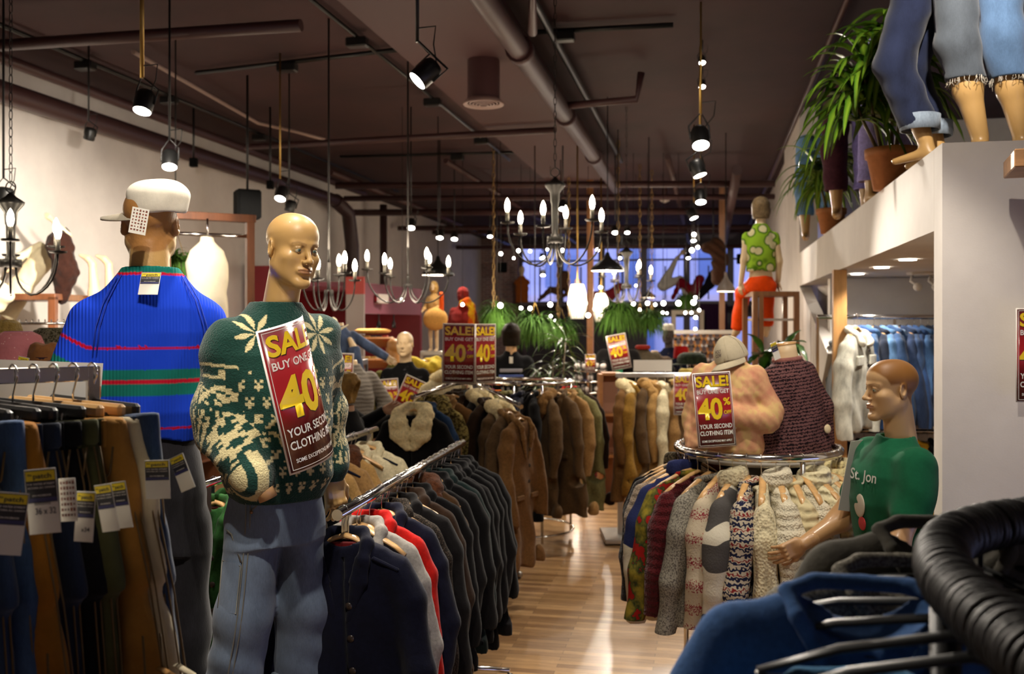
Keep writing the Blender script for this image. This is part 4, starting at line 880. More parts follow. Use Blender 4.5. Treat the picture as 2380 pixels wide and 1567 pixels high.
# ------------------------------------------------------------------ heads and hands of the figures
def setcol(me, fn):
    n = len(me.vertices); co = np.empty(n*3, np.float32); me.vertices.foreach_get('co', co); co = co.reshape(-1, 3)
    c = np.ones((n, 4), np.float32); c[:, :3] = fn(co)
    at = me.color_attributes.get('pattern') or me.color_attributes.new('pattern', 'FLOAT_COLOR', 'POINT'); at.data.foreach_set('color', c.ravel()); return me
def sstep(a, b, x): t = np.clip((x-a)/(b-a), 0, 1); return t*t*(3-2*t)
def mixc(c1, c2, f): return np.array(c1)[None, :]*(1-f[:, None])+np.array(c2)[None, :]*f[:, None] if not (isinstance(c1, np.ndarray) and c1.ndim == 2) else c1*(1-f[:, None])+np.array(c2)[None, :]*f[:, None]
def head_sdf(h=.0028, fem=False, neck=.25, nk=.059, S=None):
    S = S or Sdf((-.10, -.135, -.12-neck*.8), (.10, .135, .128), h); L = (-1, 1)
    S.u(S.ell((0, .018, .036), (.076, .094, .080)), 0)
    S.u(S.ell((0, -.028, .048), (.060, .058, .056)), .03)
    S.u(S.ell((0, -.026, -.030), (.054, .058, .084)), .03)
    for s in L:
        S.u(S.cap((s*.050, .006, -.055), (s*.017, -.068, -.100), .020 if not fem else .016, .014), .030)
        S.u(S.ell((s*.043, -.052, -.022), (.022, .022, .016)), .022)
        S.u(S.cap((s*.010, -.083, .0215), (s*.042, -.066, .020), .0085, .007), .014)
    S.u(S.ell((0, -.078, -.103), (.020, .015, .014)), .022)
    for s in L: S.u(S.ell((s*.040, -.030, -.048), (.022, .032, .040)), .035)
    for s in L: S.cut(S.ell((s*.030, -.093, .004), (.0185, .013, .0105), rotm(0, 0, s*-10)), .014)
    S.u(S.cap((0, -.080, .016), (0, -.1045, -.026), .0062, .0085), .014)
    S.u(S.ell((0, -.107, -.0300), (.0105, .0095, .0085)), .008)
    for s in L:
        S.u(S.ell((s*.0125, -.0945, -.0335), (.0072, .0095, .0070)), .007)
        S.cut(S.ell((s*.0065, -.1035, -.0405), (.0036, .0050, .0034)), .003)
    S.u(S.ell((0, -.080, -.061), (.028, .013, .014)), .015)
    for s in L:
        S.u(S.chain([(s*.025, -.0800, -.0615), (s*.010, -.0925, -.0568), (0, -.0940, -.0582)], [.0022, .0042, .0040], .004), .005)
        S.u(S.chain([(s*.024, -.0800, -.0640), (s*.009, -.0910, -.0680), (0, -.0920, -.0685)], [.0022, .0054, .0056], .004), .005)
    for s in L:
        S.cut(S.chain([(s*.025, -.0840, -.0625), (s*.010, -.0970, -.0622), (0, -.0990, -.0630)], [.0008, .0014, .0014], .002), .003)
    S.cut(S.ell((0, -.094, -.083), (.018, .008, .006)), .012)
    # eyeballs with lids
    for s in L:
        S.u(S.ell((s*.0300, -.0685, .0035), (.0140, .0135, .0125)), .004)
        S.u(S.chain([(s*.0455, -.0690, .0020), (s*.0380, -.0790, .0090), (s*.0280, -.0832, .0105), (s*.0165, -.0770, .0030)], [.0018, .0026, .0028, .0018], .003), .004)
        S.u(S.chain([(s*.0450, -.0700, .0010), (s*.0300, -.0815, -.0045), (s*.0170, -.0770, .0010)], [.0015, .0022, .0015], .003), .004)
    # ears
    for s in L:
        S.u(S.ell((s*.0745, .016, -.004), (.0085, .019, .031), rotm(-8, 0, s*26)), .007)
        S.cut(S.ell((s*.0830, .012, .001), (.0065, .0115, .020), rotm(-8, 0, s*26)), .003)
        S.u(S.ell((s*.0780, .002, -.006), (.004, .005, .006)), .004)
    if neck > .01:
        S.u(S.cap((0, .022, -.045), (0, .046, -.10-neck), nk*.93, nk*1.06), .022)
        for s in L: S.u(S.cap((s*.052, .02, -.045), (s*.014, -.008, -.16), .010, .010), .02)
        S.u(S.ell((0, -.012, -.145), (.010, .008, .012)), .015)
    return S
HEADME = head_sdf().mesh('head', 1)
def head_paint(me, skin, lip, hair=None, hairfn=None, brow=None, patch=False):
    def f(p):
        x, y, z = p[:, 0], p[:, 1], p[:, 2]; c = np.tile(np.array(skin), (len(p), 1))
        lf = (1-sstep(.0, .0035, np.abs(z+.0625+.004*np.abs(x)/.025*0)-np.interp(np.abs(x), [0, .012, .025], [.0085, .0075, .0015])))*(y < -.075)*(np.abs(x) < .027); c = mixc(c, lip, lf*.75)
        if brow is not None:
            bz = .0225+.0045*np.clip((np.abs(x)-.012)/.02, 0, 1)-.006*np.clip((np.abs(x)-.036)/.02, 0, 1)
            bf = (1-sstep(.0015, .0045, np.abs(z-bz)))*(np.abs(x) > .010)*(np.abs(x) < .052)*(y < -.04); c = mixc(c, brow, bf*.45)
        ef = (1-sstep(.0008, .003, np.abs(np.sqrt(((np.abs(x)-.0305)/.0165)**2+((z-.003)/.0090)**2)-1)*.009))*(y < -.05); c = mixc(c, mul(skin, .45), ef*.55)
        if hairfn is not None: c = mixc(c, hair, hairfn(x, y, z))
        return c
    return setcol(me, f)
def add_eyes(parent, col=(.12, .16, .13), M4=None):
    for s in (-1, 1):
        e = MB().sph((s*.0300, -.0712, .0028), .0128, 10).build('eye', mat('eye_white', (.42, .38, .27), .25), parent)
        MB().sph((s*.0290, -.0822, .0028), .0062, 8, (1, .55, 1)).build('iris', mat('iris_grey_green', col, .15), e)
        MB().sph((s*.0290, -.0850, .0028), .0026, 6, (1, .5, 1)).build('pupil', mat('pupil_black', (.01, .01, .01), .1), e)
def hand_mesh(name='hand', curl=.5, h=.003, spread=1.0):
    "wrist at the origin, fingers towards -z, palm towards +x, thumb towards -y"
    S = Sdf((-.05, -.09, -.22), (.10, .065, .095), h)
    S.u(S.cap((0, 0, .05), (0, 0, -.01), .028, .026, (.85, 1.05, 1)), 0)
    S.u(S.box((.004, .002, -.055), (.013, .038, .045), .012), .025)
    S.u(S.ell((.012, -.025, -.040), (.013, .016, .030)), .012)
    for y, L, r, z0 in ((-.030, .076, .0085, -.095), (-.0095, .084, .0088, -.099), (.0115, .079, .0084, -.096), (.031, .062, .0074, -.088)):
        pts = [(.003, y, z0+.012)]; a = .10; p = np.array(pts[0])
        for k, f in enumerate((.46, .30, .24)):
            a += curl*(.55, .75, .6)[k]; p = p+np.array([sin(a)*L*f, (y*.12)*spread*f, -cos(a)*L*f]); pts.append(tuple(p))
        S.u(S.chain(pts, [r*1.08, r, r*.92, r*.78], .003), .006)
    S.u(S.chain([(.006, -.028, -.022), (.018, -.052, -.052), (.030, -.058, -.084), (.036, -.054, -.108)], [.013, .0115, .0098, .0082], .006), .012)
    for y in (-.028, -.008, .012, .030): S.u(S.ell((-.009, y, -.088), (.006, .006, .007)), .008)
    return S.mesh(name, 1)
HANDME = hand_mesh()
# sale sign -------------------------------------------------------------------
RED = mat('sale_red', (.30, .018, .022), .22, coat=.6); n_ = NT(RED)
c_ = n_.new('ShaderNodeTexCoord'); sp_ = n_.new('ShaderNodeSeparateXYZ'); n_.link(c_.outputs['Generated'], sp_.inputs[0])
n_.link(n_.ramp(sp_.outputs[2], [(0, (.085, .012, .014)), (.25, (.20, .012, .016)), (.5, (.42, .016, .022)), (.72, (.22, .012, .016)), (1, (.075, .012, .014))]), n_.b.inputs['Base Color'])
YEL = mat('sale_yellow', (.86, .60, .02), .25, coat=.5); WHTP = mat('sale_white', (.82, .78, .72), .25, coat=.5); SHD = mat('sale_shadow_print', (.05, .02, .01), .3)
SGN = {}
def sign_meshes(bend):
    if bend in SGN: return SGN[bend]
    W2, H2 = .5, .90   # half width, half height of a 1.0 x 1.8 sign
    cut = [i*.1-.5 for i in range(1, 10)] if bend else None
    def fn(off):
        def f(co):
            x = co.x
            if not bend: return Vector((x, -off, co.z))
            R = 1/bend; a = x/R; return Vector((R*sin(a), -off*cos(a)+R*(1-cos(a)), co.z))
        return f
    def sheet(w, h, off, t=.006):
        m = MB(); n = 16; vs = []
        for k in range(n+1):
            x = -w+2*w*k/n
            for z in (-h, h):
                for o in (off, off-t): vs.append(fn(o)(Vector((x, 0, z))))
        fs = []
        for k in range(n):
            a, b = k*4, k*4+4; fs += [(a, b, b+2, a+2), (a+3, b+3, b+1, a+1), (a+1, b+1, b, a), (a+2, b+2, b+3, a+3)]
        fs += [(0, 2, 3, 1), (n*4+1, n*4+3, n*4+2, n*4)]
        m.add(vs, fs, True); return m.mesh('sheet')
    def frame(w, h, tt, off):
        m = MB(); n = 12
        for (x0, x1, z0, z1) in ((-w, w, h-tt, h), (-w, w, -h, -h+tt), (-w, -w+tt, -h+tt, h-tt), (w-tt, w, -h+tt, h-tt)):
            vs = []; 
            for k in range(n+1):
                x = x0+(x1-x0)*k/n
                for z in (z0, z1): vs.append(fn(off)(Vector((x, 0, z))))
            m.add(vs, [(k*2, k*2+2, k*2+3, k*2+1) for k in range(n)], True)
        return m.mesh('inner_border')
    yl = [('SALE!', 0, .56, .25, .86), ('40', -.115, -.22, .50, .64), ('%', .335, .10, .17, .19), ('OFF', .335, -.12, .085, .20)]
    wl = [('BUY ONE GET', 0, .385, .10, .84), ('YOUR SECOND', 0, -.45, .105, .84), ('CLOTHING ITEM', 0, -.61, .105, .84), ('SOME EXCEPTIONS MAY APPLY', 0, -.775, .05, .78)]
    sh = [(t, x+.010, z-.012, h, w) for t, x, z, h, w in yl[:2]]
    o = .004
    SGN[bend] = dict(board=sheet(W2, H2, 0), back=sheet(W2-.022, H2-.022, o), line=frame(W2-.045, H2-.045, .008, 2*o), sh=text_mesh(sh, .035, 0, cut, fn(2.2*o)), yl=text_mesh(yl, .032, 0, cut, fn(3*o)), wl=text_mesh(wl, .02, 0, cut, fn(2.6*o)))
    return SGN[bend]
def sale_sign(loc, rot, w, label, bend=0, hgt=None, group=None):
    ms = sign_meshes(bend); b = mk('sale_sign', ms['board'], WHTP); b.location = loc; b.rotation_euler = rot; b.scale = (w, w, (hgt or w*1.8)/1.8)
    tag(b, label, 'sign', group)
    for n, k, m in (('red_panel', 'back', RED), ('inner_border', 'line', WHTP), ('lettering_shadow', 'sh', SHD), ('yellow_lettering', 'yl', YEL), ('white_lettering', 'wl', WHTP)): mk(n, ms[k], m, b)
    return b
PLINTH = mat('plinth_black', (.02, .018, .018), .5)
def swap(me, m): return me
# ---------------------------------------------------------------- M1: mannequin in the green and cream nordic jumper
Z0 = .462; c1 = P(643, 750, 3.32); c1.z = Z0; TH1 = YAW+radians(40)
pl = MB().lathe([(.001, 0), (.52, 0), (.52, Z0-.02), (.50, Z0-.004), (.001, Z0-.004)], n=48).build('display_plinth', PLINTH); pl.location = (c1.x-.08, c1.y, 0); tag(pl, 'low round black plinth under the nordic jumper mannequin', 'plinth')
m1 = thing('male_mannequin', 'bald male mannequin in green and cream nordic jumper and baggy carpenter jeans', 'mannequin', c1, TH1)
hd = mk('head', head_paint(HEADME.copy(), srgb('b8925a'), srgb('8d5a40'), brow=srgb('7a5836')), vcol('painted_skin', .44, .03, 60, .4, 0), m1, (0.030, -.060, 1.738)); hd.rotation_euler = (radians(9), radians(2), radians(6)); hd.scale = (1.03, 1.03, 1.05)
hd.material_slots[0].material.node_tree.nodes['Principled BSDF'].inputs['Coat Weight'].default_value = .15
add_eyes(hd)
MB().box((-.052, .01, .078), (.012, .004, .016), Matrix.Rotation(-.8, 3, 'Y'), bev=.003).build('skin_chip', mat('chip', (.5, .4, .3), .6), hd) if False else None
def arm_d(S, pts, rs, k=.02): return S.chain(pts, rs, k)
RA = [(-.172, .012, 1.425), (-.206, .02, 1.15), (-.150, -.125, 1.0)]; LA = [(.168, .012, 1.440), (.232, .095, 1.17), (.242, .042, .965)]
S = Sdf((-.34, -.26, .86), (.34, .25, 1.62), .0047)
S.u(S.loft([(.885, .160, .122, 0, 0), (.92, .175, .138, 0, 0), (.96, .190, .150, 0, -.005), (1.05, .190, .150, 0, -.005), (1.22, .198, .150, 0, 0), (1.38, .200, .135, 0, .005), (1.440, .172, .118, 0, .01), (1.495, .138, .100, 0, .010), (1.53, .105, .090, 0, .010), (1.558, .086, .078, 0, .006)], 2.25), 0)
S.u(S.chain(RA, [.078, .080, .068], .04), .045); S.u(S.chain([(-.175, -.075, 1.045), (-.142, -.135, .985)], [.071, .064], .01), .01)
S.u(S.chain(LA, [.080, .074, .060], .04), .045); S.u(S.chain([(.241, .044, .98), (.242, .040, .935)], [.055, .048], .01), .01)
S.V = S.V+.007*np.sin(38*S.Z+8*S.X+3*np.sin(9*S.X))*np.clip((np.abs(S.X)-.20)/.05, 0, 1)+.006*np.sin(17*S.X+22*S.Z)*np.sin(13*S.Z-9*S.Y)*np.clip((1.4-S.Z)/.2, 0, 1)
S.u(S.chain([(.077*cos(a), .072*sin(a)+.008, 1.550-.030*(1-sin(a))/2) for a in [2*pi*k/14 for k in range(15)]], [.0125]*15, .004), .006)
S.cut(S.cap((0, .008, 1.52), (0, .012, 1.70), .067), .004); S.cut(S.ell((.242, .038, .88), (.044, .04, .05)), .004)
GR = np.array(srgb('12362f')); CR = np.array(srgb('bdb186')); rngp = np.random.RandomState(5)
NZ = rngp.rand(256, 256)
def nordic(p):
    x, y, z = p[:, 0], p[:, 1], p[:, 2]; out = np.tile(GR, (len(p), 1))
    def seg(a, b):
        a, b = np.array(a), np.array(b); d = b-a; t = np.clip(((p-a)@d)/(d@d), 0, 1); return np.linalg.norm(p-a-t[:, None]*d, axis=1), t
    def armc(pts):
        d1, t1 = seg(pts[0], pts[1]); d2, t2 = seg(pts[1], pts[2]); L1 = np.linalg.norm(np.array(pts[1])-pts[0]); L2 = np.linalg.norm(np.array(pts[2])-pts[1])
        n = d2 < d1; return np.where(n, d2, d1), np.where(n, L1+t2*L2, t1*L1)
    dr, tr = armc(RA); dl, tl = armc(LA); s = np.where(x < 0, tr, tl); dd = np.minimum(dr, dl)
    sleeve = (np.abs(x) > .175) & (dd < .12) | (np.abs(x) > .235) | ((dd < .105) & (z < 1.2) & (s > .30) & (np.abs(x) > .12) & (x < 0))
    cell = .0090
    # torso
    U = np.arctan2(x, -y)*.175; i = np.floor(U/cell).astype(int); j = np.floor(z/.0095).astype(int)
    i6 = (i+(j//6 % 2)*3) % 6; j6 = j % 6; fl = ((i6 == 2) & (j6 > 0) & (j6 < 4)) | ((j6 == 2) & (i6 > 0) & (i6 < 4)) | ((j6 == 4) & ((i6 == 1) | (i6 == 3)))      # little snow flecks
    zig = ((i+np.abs((j % 12)-6)) % 7 < 2) & (j % 3 != 2)
    lat = ((i+j) % 8 < 2) ^ ((i-j) % 8 < 2)
    band = np.where(z > 1.33, False, np.where(z > 1.20, fl, np.where(z > 1.03, zig | (fl & (j % 2 == 0)), np.where(z > .97, fl, fl))))
    side = np.abs(U) > .20
    tor = band | (side & lat & (z < 1.36)); tor &= z > .915
    # sleeves
    A = np.arctan2(y-.02, np.abs(x)-.26)*.09; i2 = np.floor(A/cell).astype(int); j2 = np.floor(s/.0095).astype(int)
    nz = NZ[i2 % 256, j2 % 256]
    z1_ = ((i2+np.abs((j2 % 14)-7)) % 6 < 3); z2_ = (((i2+j2) % 6 < 2) | ((i2-j2) % 6 < 2)); z3_ = ((i2 % 8 < 5) & (j2 % 8 < 5)) ^ ((i2 % 4 < 2) & (j2 % 4 < 2))
    slv = np.where((j2 // 9) % 3 == 0, z1_, np.where((j2 // 9) % 3 == 1, z2_, z3_)) ^ (nz > .93)
    key = ((i2 % 8 == 0) | (j2 % 8 == 0) | ((i2 % 8 >= 3) & (i2 % 8 < 7) & (j2 % 8 == 4)) | ((i2 % 8 == 3) & (j2 % 8 >= 2) & (j2 % 8 < 5)))
    zz = z-.25*0
    slv = np.where(s < .075, False, np.where(s < .145, key, slv))
    cuff = (s > .475) & (x < 0); slv = np.where(cuff, ((i2+j2//2) % 3 < 2), slv); slv = np.where((x > 0) & (s > .50), False, slv)
    on = np.where(sleeve, slv, tor)
    # eight-petal star on the yoke, one on each breast
    for sx in (-1, 1):
        a0 = x-sx*.112; b0 = z-1.452; r = np.hypot(a0, b0); th = np.arctan2(b0, a0)+.2; r = r*1.2; pet = np.abs(((th/(pi/4)) % 1)-.5)
        st = (r < .088) & (y < .02) & (pet < np.interp(r, [0, .012, .045, .088], [0, .16, .30, .03])); on = np.where((y < .02) & (r < .095), st, on)
    return np.where(on[:, None], CR, GR)
mk('jumper', S.mesh('jumper', 1, nordic), vcol('nordic_yarn', .95, .9, 170), m1)
h1 = mk('hand', HANDME, SKIN, m1, (.242, .040, .930)); h1.rotation_euler = (radians(-8), radians(2), radians(95)); h1.scale = (1.12,)*3
h2 = MB().tube([(-.150, -.115, 1.01), (-.124, -.160, .955), (-.112, -.168, .92)], [.030, .033, .036], 14, flat=.8).build('wrist', SKIN2, m1)
# carpenter jeans
JN = denim('carpenter_denim', srgb('5d6a7c'), 1.35, .6, 5); SEAM = mat('seam_thread', srgb('6c6a60'), .8)
S = Sdf((-.32, -.24, .17), (.32, .30, 1.0), .0065)
S.u(S.loft([(.74, .170, .120, 0, 0), (.82, .168, .122, 0, .005), (.90, .158, .115, 0, .005), (.985, .15, .11, 0, .005)], 2.2), 0)
RLg = [(-.082, .01, .80), (-.108, .02, .50), (-.130, .085, .20)]; LLg = [(.078, .01, .80), (.100, .00, .50), (.118, .06, .24)]
for lg in (RLg, LLg): S.u(S.chain(lg, [.092, .090, .100], .04), .02)
S.V = S.V+.0035*np.sin(26*S.Z+19*S.X+2*np.sin(12*S.Y))*np.sin(14*S.X+7*S.Z+1)+.005*np.sin(55*S.Z+30*S.X)*np.clip((.5-S.Z)/.2, 0, 1)*np.sin(9*S.X)
for q in ((-.136, .088, .12), (.129, .062, .15)): S.cut(S.ell(q, (.085, .085, .10)), .005)
jn = mk('jeans', S.mesh('jeans', 1), JN, m1)
def onsurf(pts, r, name, m, par, n=6, flat=None): return MB().tube(pts, r, n, flat=flat).build(name, m, par)
def legpt(lg, ang, z, R=.112):
    zs = [q[2] for q in lg][::-1]; x = np.interp(z, zs, [q[0] for q in lg][::-1]); y = np.interp(z, zs, [q[1] for q in lg][::-1]); return Vector((x+R*cos(ang), y+R*sin(ang), z))
for a, nm in ((-2.25, 'side_seam'), (-2.10, 'side_seam')): onsurf([legpt(RLg, radians(a*57.3), z, (.095+.0006*k)) for k, z in enumerate(np.linspace(.90, .22, 12))], .0022, nm, SEAM, jn)
def patch_on(lg, a0, a1, z0, z1, R, name, m, par):
    vs = []; na, nz_ = 8, 8
    for r in (R, R+.004):
        for i in range(na+1):
            for j in range(nz_+1): vs.append(legpt(lg, a0+(a1-a0)*i/na, z0+(z1-z0)*j/nz_, r))
    k = (na+1)*(nz_+1); fs = []
    for i in range(na):
        for j in range(nz_):
            q = i*(nz_+1)+j; fs += [(q, q+nz_+1, q+nz_+2, q+1), (k+q+1, k+q+nz_+2, k+q+nz_+1, k+q)]
    return MB().add(vs, fs).build(name, m, par)
pk = patch_on(RLg, radians(-178), radians(-132), .535, .70, .0945, 'tool_pocket', JN, jn)
cor = [legpt(RLg, radians(a), z, .0995) for a, z in ((-178, .70), (-132, .69), (-132, .535), (-178, .545), (-178, .70))]
MB().tube(cor, .002, 6).build('pocket_stitching', SEAM, pk)
MB().tube([legpt(RLg, radians(a), z, .0955) for a, z in ((-178, .80), (-160, .79), (-132, .70))], .003, 6).build('hammer_loop_seam', SEAM, jn)
MB().tube([legpt(RLg, radians(a), z, .098) for a, z in ((-118, .87), (-105, .89), (-88, .93))], .0025, 6).build('front_pocket_seam', SEAM, jn)
MB().sph(legpt(RLg, radians(-118), .865, .099), .006, 6).build('rivet', mat('copper_rivet', (.25, .13, .06), .4, .8), jn)
for lg in (RLg, LLg): MB().torus((lg[2][0], lg[2][1], lg[2][2]+.02), .100, .013, 30, 8).build('turned_cuff', denim('cuff_denim', srgb('5c6672')), jn)
for lg in (RLg, LLg): MB().tube([(lg[2][0], lg[2][1]+.01, .32), (lg[2][0], lg[2][1]+.012, .12), (lg[2][0], lg[2][1]-.02, .05), (lg[2][0], lg[2][1]-.15, .028)], [.05, .040, .045, .03], 12).build('foot', SKIN, m1)
sale_sign(P(716, 912, 3.05), (radians(-6), radians(-13), YAW+radians(66)), .262, 'large curved sale sign pinned to the nordic jumper', 1.5, .462)
# ---------------------------------------------------------------- M2: blue striped jumper seen from behind
c2 = P(350, 750, 3.47); c2.z = .29; TH2 = YAW+radians(203)
pl = MB().lathe([(.001, 0), (.30, 0), (.30, .27), (.28, .286), (.001, .286)], n=48).build('display_plinth', PLINTH); pl.location = (c2.x-.1, c2.y, 0); tag(pl, 'low round black plinth under the blue jumper mannequin', 'plinth')
m2 = thing('male_mannequin', 'mannequin seen from behind in a bright blue jumper with red and green stripes', 'mannequin', c2, TH2); m2.scale = (1.16,)*3
HRC = srgb('a0713f')
def hairfn2(x, y, z):
    line = np.interp(y, [-.10, -.05, .0, .05, .10], [.075, .05, .00, -.075, -.095]); return sstep(-.004, .004, z-line)
me_ = head_paint(HEADME.copy(), srgb('b8925a'), srgb('8d5a40'), HRC, hairfn2)
hd = mk('head', me_, vcol('painted_skin_rough', .42, .35, 55, .4, 0), m2, (0, -.01, 1.735)); hd.rotation_euler = (0, 0, radians(-8)); hd.scale = (1.03, 1.03, 1.04)
add_eyes(hd)
S = Sdf((-.44, -.26, .86), (.46, .24, 1.64), .006)
S.u(S.loft([(1.075, .140, .115, 0, 0), (1.11, .155, .13, 0, 0), (1.16, .175, .145, 0, 0), (1.28, .180, .145, 0, 0), (1.40, .195, .135, 0, .005), (1.475, .180, .120, 0, .01), (1.535, .132, .100, 0, .014), (1.575, .100, .086, 0, .016), (1.60, .082, .074, 0, .014)], 2.2), 0)
LA2 = [(.160, .015, 1.425), (.240, .05, 1.20), (.22, -.08, 1.04)]; RA2 = [(-.150, .015, 1.425), (-.155, -.06, 1.22), (-.08, -.16, 1.14)]
S.u(S.chain(LA2, [.076, .074, .064], .04), .05); S.u(S.chain(RA2, [.074, .062, .055], .04), .05)
S.V = S.V+.008*np.sin(16*S.Z+11*S.X+2*np.sin(8*S.X))*np.sin(12*S.X+5*S.Z)*np.clip((1.42-S.Z)/.15, 0, 1)
S.u(S.chain([(.077*cos(a), .068*sin(a)+.016, 1.592-.014*(1-sin(a))/2) for a in [2*pi*k/14 for k in range(15)]], [.011]*15, .004), .005)
S.cut(S.cap((0, .015, 1.56), (0, .02, 1.72), .064), .004)
BL = np.array(srgb('1a3fc4')); RD = np.array(srgb('b3122c')); GN = np.array(srgb('15685f'))
def stripes(p):
    x, y, z = p[:, 0], p[:, 1], p[:, 2]; c = np.tile(BL, (len(p), 1)); zz = z-.55*np.clip(np.abs(x)-.175, 0, .2)
    def put(lo, hi, col):
        f = (zz > lo) & (zz < hi); c[f] = col
    put(1.350, 1.361, RD); put(1.215, 1.290, GN); put(1.250, 1.260, RD); put(1.11, 1.118, RD); put(1.00, 1.01, GN); put(.93, .94, RD)
    f = z > 1.580; c[f] = GN; f = (z > 1.573) & (z < 1.582); c[f] = RD
    return c
BM = vcol('striped_blue_yarn', .95, .35, 200); n_ = NT(BM); w_ = n_.new('ShaderNodeTexWave'); w_.bands_direction = 'X'; w_.inputs['Scale'].default_value = 34; n_.link(n_.coord(), w_.inputs[0]); n_.bump(w_.outputs[1], .4, .006); n_.b.inputs['Sheen Weight'].default_value = 0
jp = mk('jumper', S.mesh('jumper', 1, stripes), BM, m2)
for sx in (-1, 1):
    for o in (0, .010): MB().tube([(sx*(.085+o), .075+.0, 1.575), (sx*(.122+o), .108, 1.50), (sx*(.145+o), .122, 1.42), (sx*(.152+o), .128, 1.35)], .0018, 6).build('raglan_seam', mat('raglan_blue', tuple(BL*.7), .9), jp)
S = Sdf((-.26, -.2, .0), (.26, .2, 1.13), .009)
S.u(S.loft([(.72, .165, .12, 0, 0), (.90, .17, .125, 0, 0), (1.10, .13, .10, 0, 0)], 2.2), 0)
for sx in (-1, 1): S.u(S.chain([(sx*.09, 0, .80), (sx*.10, 0, .45), (sx*.11, .02, .08)], [.09, .075, .07], .03), .015)
S.wrinkle(.005, 20, 5, 30)
mk('jeans', S.mesh('jeans', 1), denim('black_denim', srgb('17161a')), m2)
for sx in (-1, 1): MB().tube([(sx*.11, .03, .12), (sx*.11, .03, .05), (sx*.11, -.12, .03)], [.045, .045, .03], 10).build('shoe', BLACKP, m2)
# neck tag cards
def price_tag(world, rz, tilt, w, name, lab, parent=None, hand=None, hgt=None, roll=0, style='patch'):
    h = hgt or w*2.1
    t = MB().box((0, 0, -h/2), (w/2, .0008, h/2)).build(name, mat('tag_card', (.75, .72, .64), .6)); t.rotation_euler = (tilt, roll, rz); t.location = world
    if parent is not None:
        pm = Matrix.LocRotScale(parent.location, parent.rotation_euler, parent.scale); wm = Matrix.LocRotScale(t.location, t.rotation_euler, t.scale)
        t.parent = parent; t.matrix_local = pm.inverted()@wm
    if lab: t['label'] = lab
    if style == 'patch':
        MB().box((0, -.0011, -h*.27), (w*.48, .0003, h*.25)).build('black_print', mat('tag_black', (.015, .014, .02), .5), t)
        MB().box((0, -.0014, -h*.105), (w*.46, .0003, h*.075)).build('yellow_print', mat('tag_yellow', (.80, .62, .02), .5), t)
        mk('logo_lettering', text_mesh([('the', -w*.34, -h*.10, h*.035, w*.14), ('patch', w*.06, -h*.145, h*.075, w*.58)], .03, -.0019), mat('tag_black', (.015, .014, .02), .5), t)
        mk('address_lettering', text_mesh([('719 YATES STREET', 0, -h*.245, h*.030, w*.88), ('VICTORIA, B.C. CANADA', 0, -h*.30, h*.026, w*.88), ('ON FACEBOOK', 0, -h*.42, h*.026, w*.6)], .012, -.0019), WHTP, t)
        MB().box((0, -.0016, -h*.475), (w*.47, .0003, h*.03)).build('blue_print', mat('tag_blue', (.03, .03, .12), .5), t)
        if hand: mk('handwriting', text_mesh(hand, .008, -.0019), mat('pen_ink', (.02, .02, .03), .6), t)
    else:
        m = MB()
        rr = random.Random(3)
        for i in range(5):
            for j in range(7): m.box(((i-2)*w*.18, -.0012, -h*(j+.8)/8), (w*rr.uniform(.03, .06), .0003, h*rr.uniform(.02, .04)))
        m.build('tiny_printed_pictures', spotty('tiny_pictures', (.10, .05, .04), (.35, .12, .08), 300, .5, .05), t)
    return t
price_tag(P(352, 634, 3.335), YAW+.05, radians(-27), .066, 'price_tag', 'yellow, black and white price tag at the collar', m2, hgt=.086)
# white cap of the blue jumper mannequin
def cap_hat(name, label, loc, rz, s=1, m=None, tall=.11, tilt=(0, 0), floppy=0, m2_=None):
    t = thing(name, label, 'cap', loc, 0); t.rotation_euler = (tilt[0], tilt[1], rz)
    S = Sdf((-.13, -.15, -.05), (.13, .15, .16), .005)
    S.u(S.ell((0, .008, .015), (.094, .112, tall)), 0)
    if floppy: S.u(S.ell((0, .02, .055), (.098, .110, .046)), .03); S.u(S.ell((.02, .04, .03), (.075, .075, .055)), .03)
    S.cut(S.box((0, 0, -.06), (.2, .2, .06), 0), .006)
    S.cut(S.ell((0, .008, .0), (.088, .106, tall-.012)), 0)
    S.V = S.V+(.0045*np.sin(34*S.X+40*S.Z+2)*np.sin(30*S.Y+12*S.X) if floppy else .001*np.sin(60*S.X+40*S.Z))
    cr = mk('crown', S.mesh('crown', 1), m, t)
    vs = []; N = 20
    for i in range(N+1):
        a = pi+pi*i/N; x = cos(a); y = sin(a)
        r0 = (x*.090, y*.104+.008); r1 = (x*.100, y*(.225 if floppy else .190)*(.35+.65*abs(y))+.0)
        zc = -.004-.018*abs(x)
        vs += [(r0[0], r0[1], .002), (r1[0], r1[1]-.004, zc-.012*abs(y)), (r0[0], r0[1], -.004), (r1[0], r1[1]-.004, zc-.018*abs(y)-.001)]
    fs = []
    for i in range(N): a, b = i*4, i*4+4; fs += [(a, b, b+1, a+1), (a+2, a+3, b+3, b+2), (a+1, b+1, b+3, a+3)]
    MB().add(vs, fs).build('visor', m2_ or m, t)
    MB().sph((0, .01, tall+.012), .008, 6, (1, 1, .5)).build('top_button', m2_ or m, t)
    for k in range(6):
        a = k*pi/3; MB().tube([(.095*cos(a)*sin(b)*1.0, .008+.1135*sin(a)*sin(b), .015+(tall+.001)*cos(b)) for b in [pi/2*.98*j/8 for j in range(9)]], .0012, 4).build('panel_seam', m2_ or m, t) if not floppy else None
    return t
cp = cap_hat('flat_cap', 'white soft peaked cap on the head of the blue jumper mannequin', P(360, 494, 3.45), YAW+radians(250), 1, wool('white_cap_cotton', srgb('d9d2c2'), 40, var=.06, bump=.15), .075, (0, 0), 1, wool('cap_visor_cotton', srgb('b5ab98'), 40, var=.08, bump=.1))
cp.rotation_euler = (radians(-3), radians(5), YAW+radians(252)); cp.scale = (1.0, 1.0, 1.14)
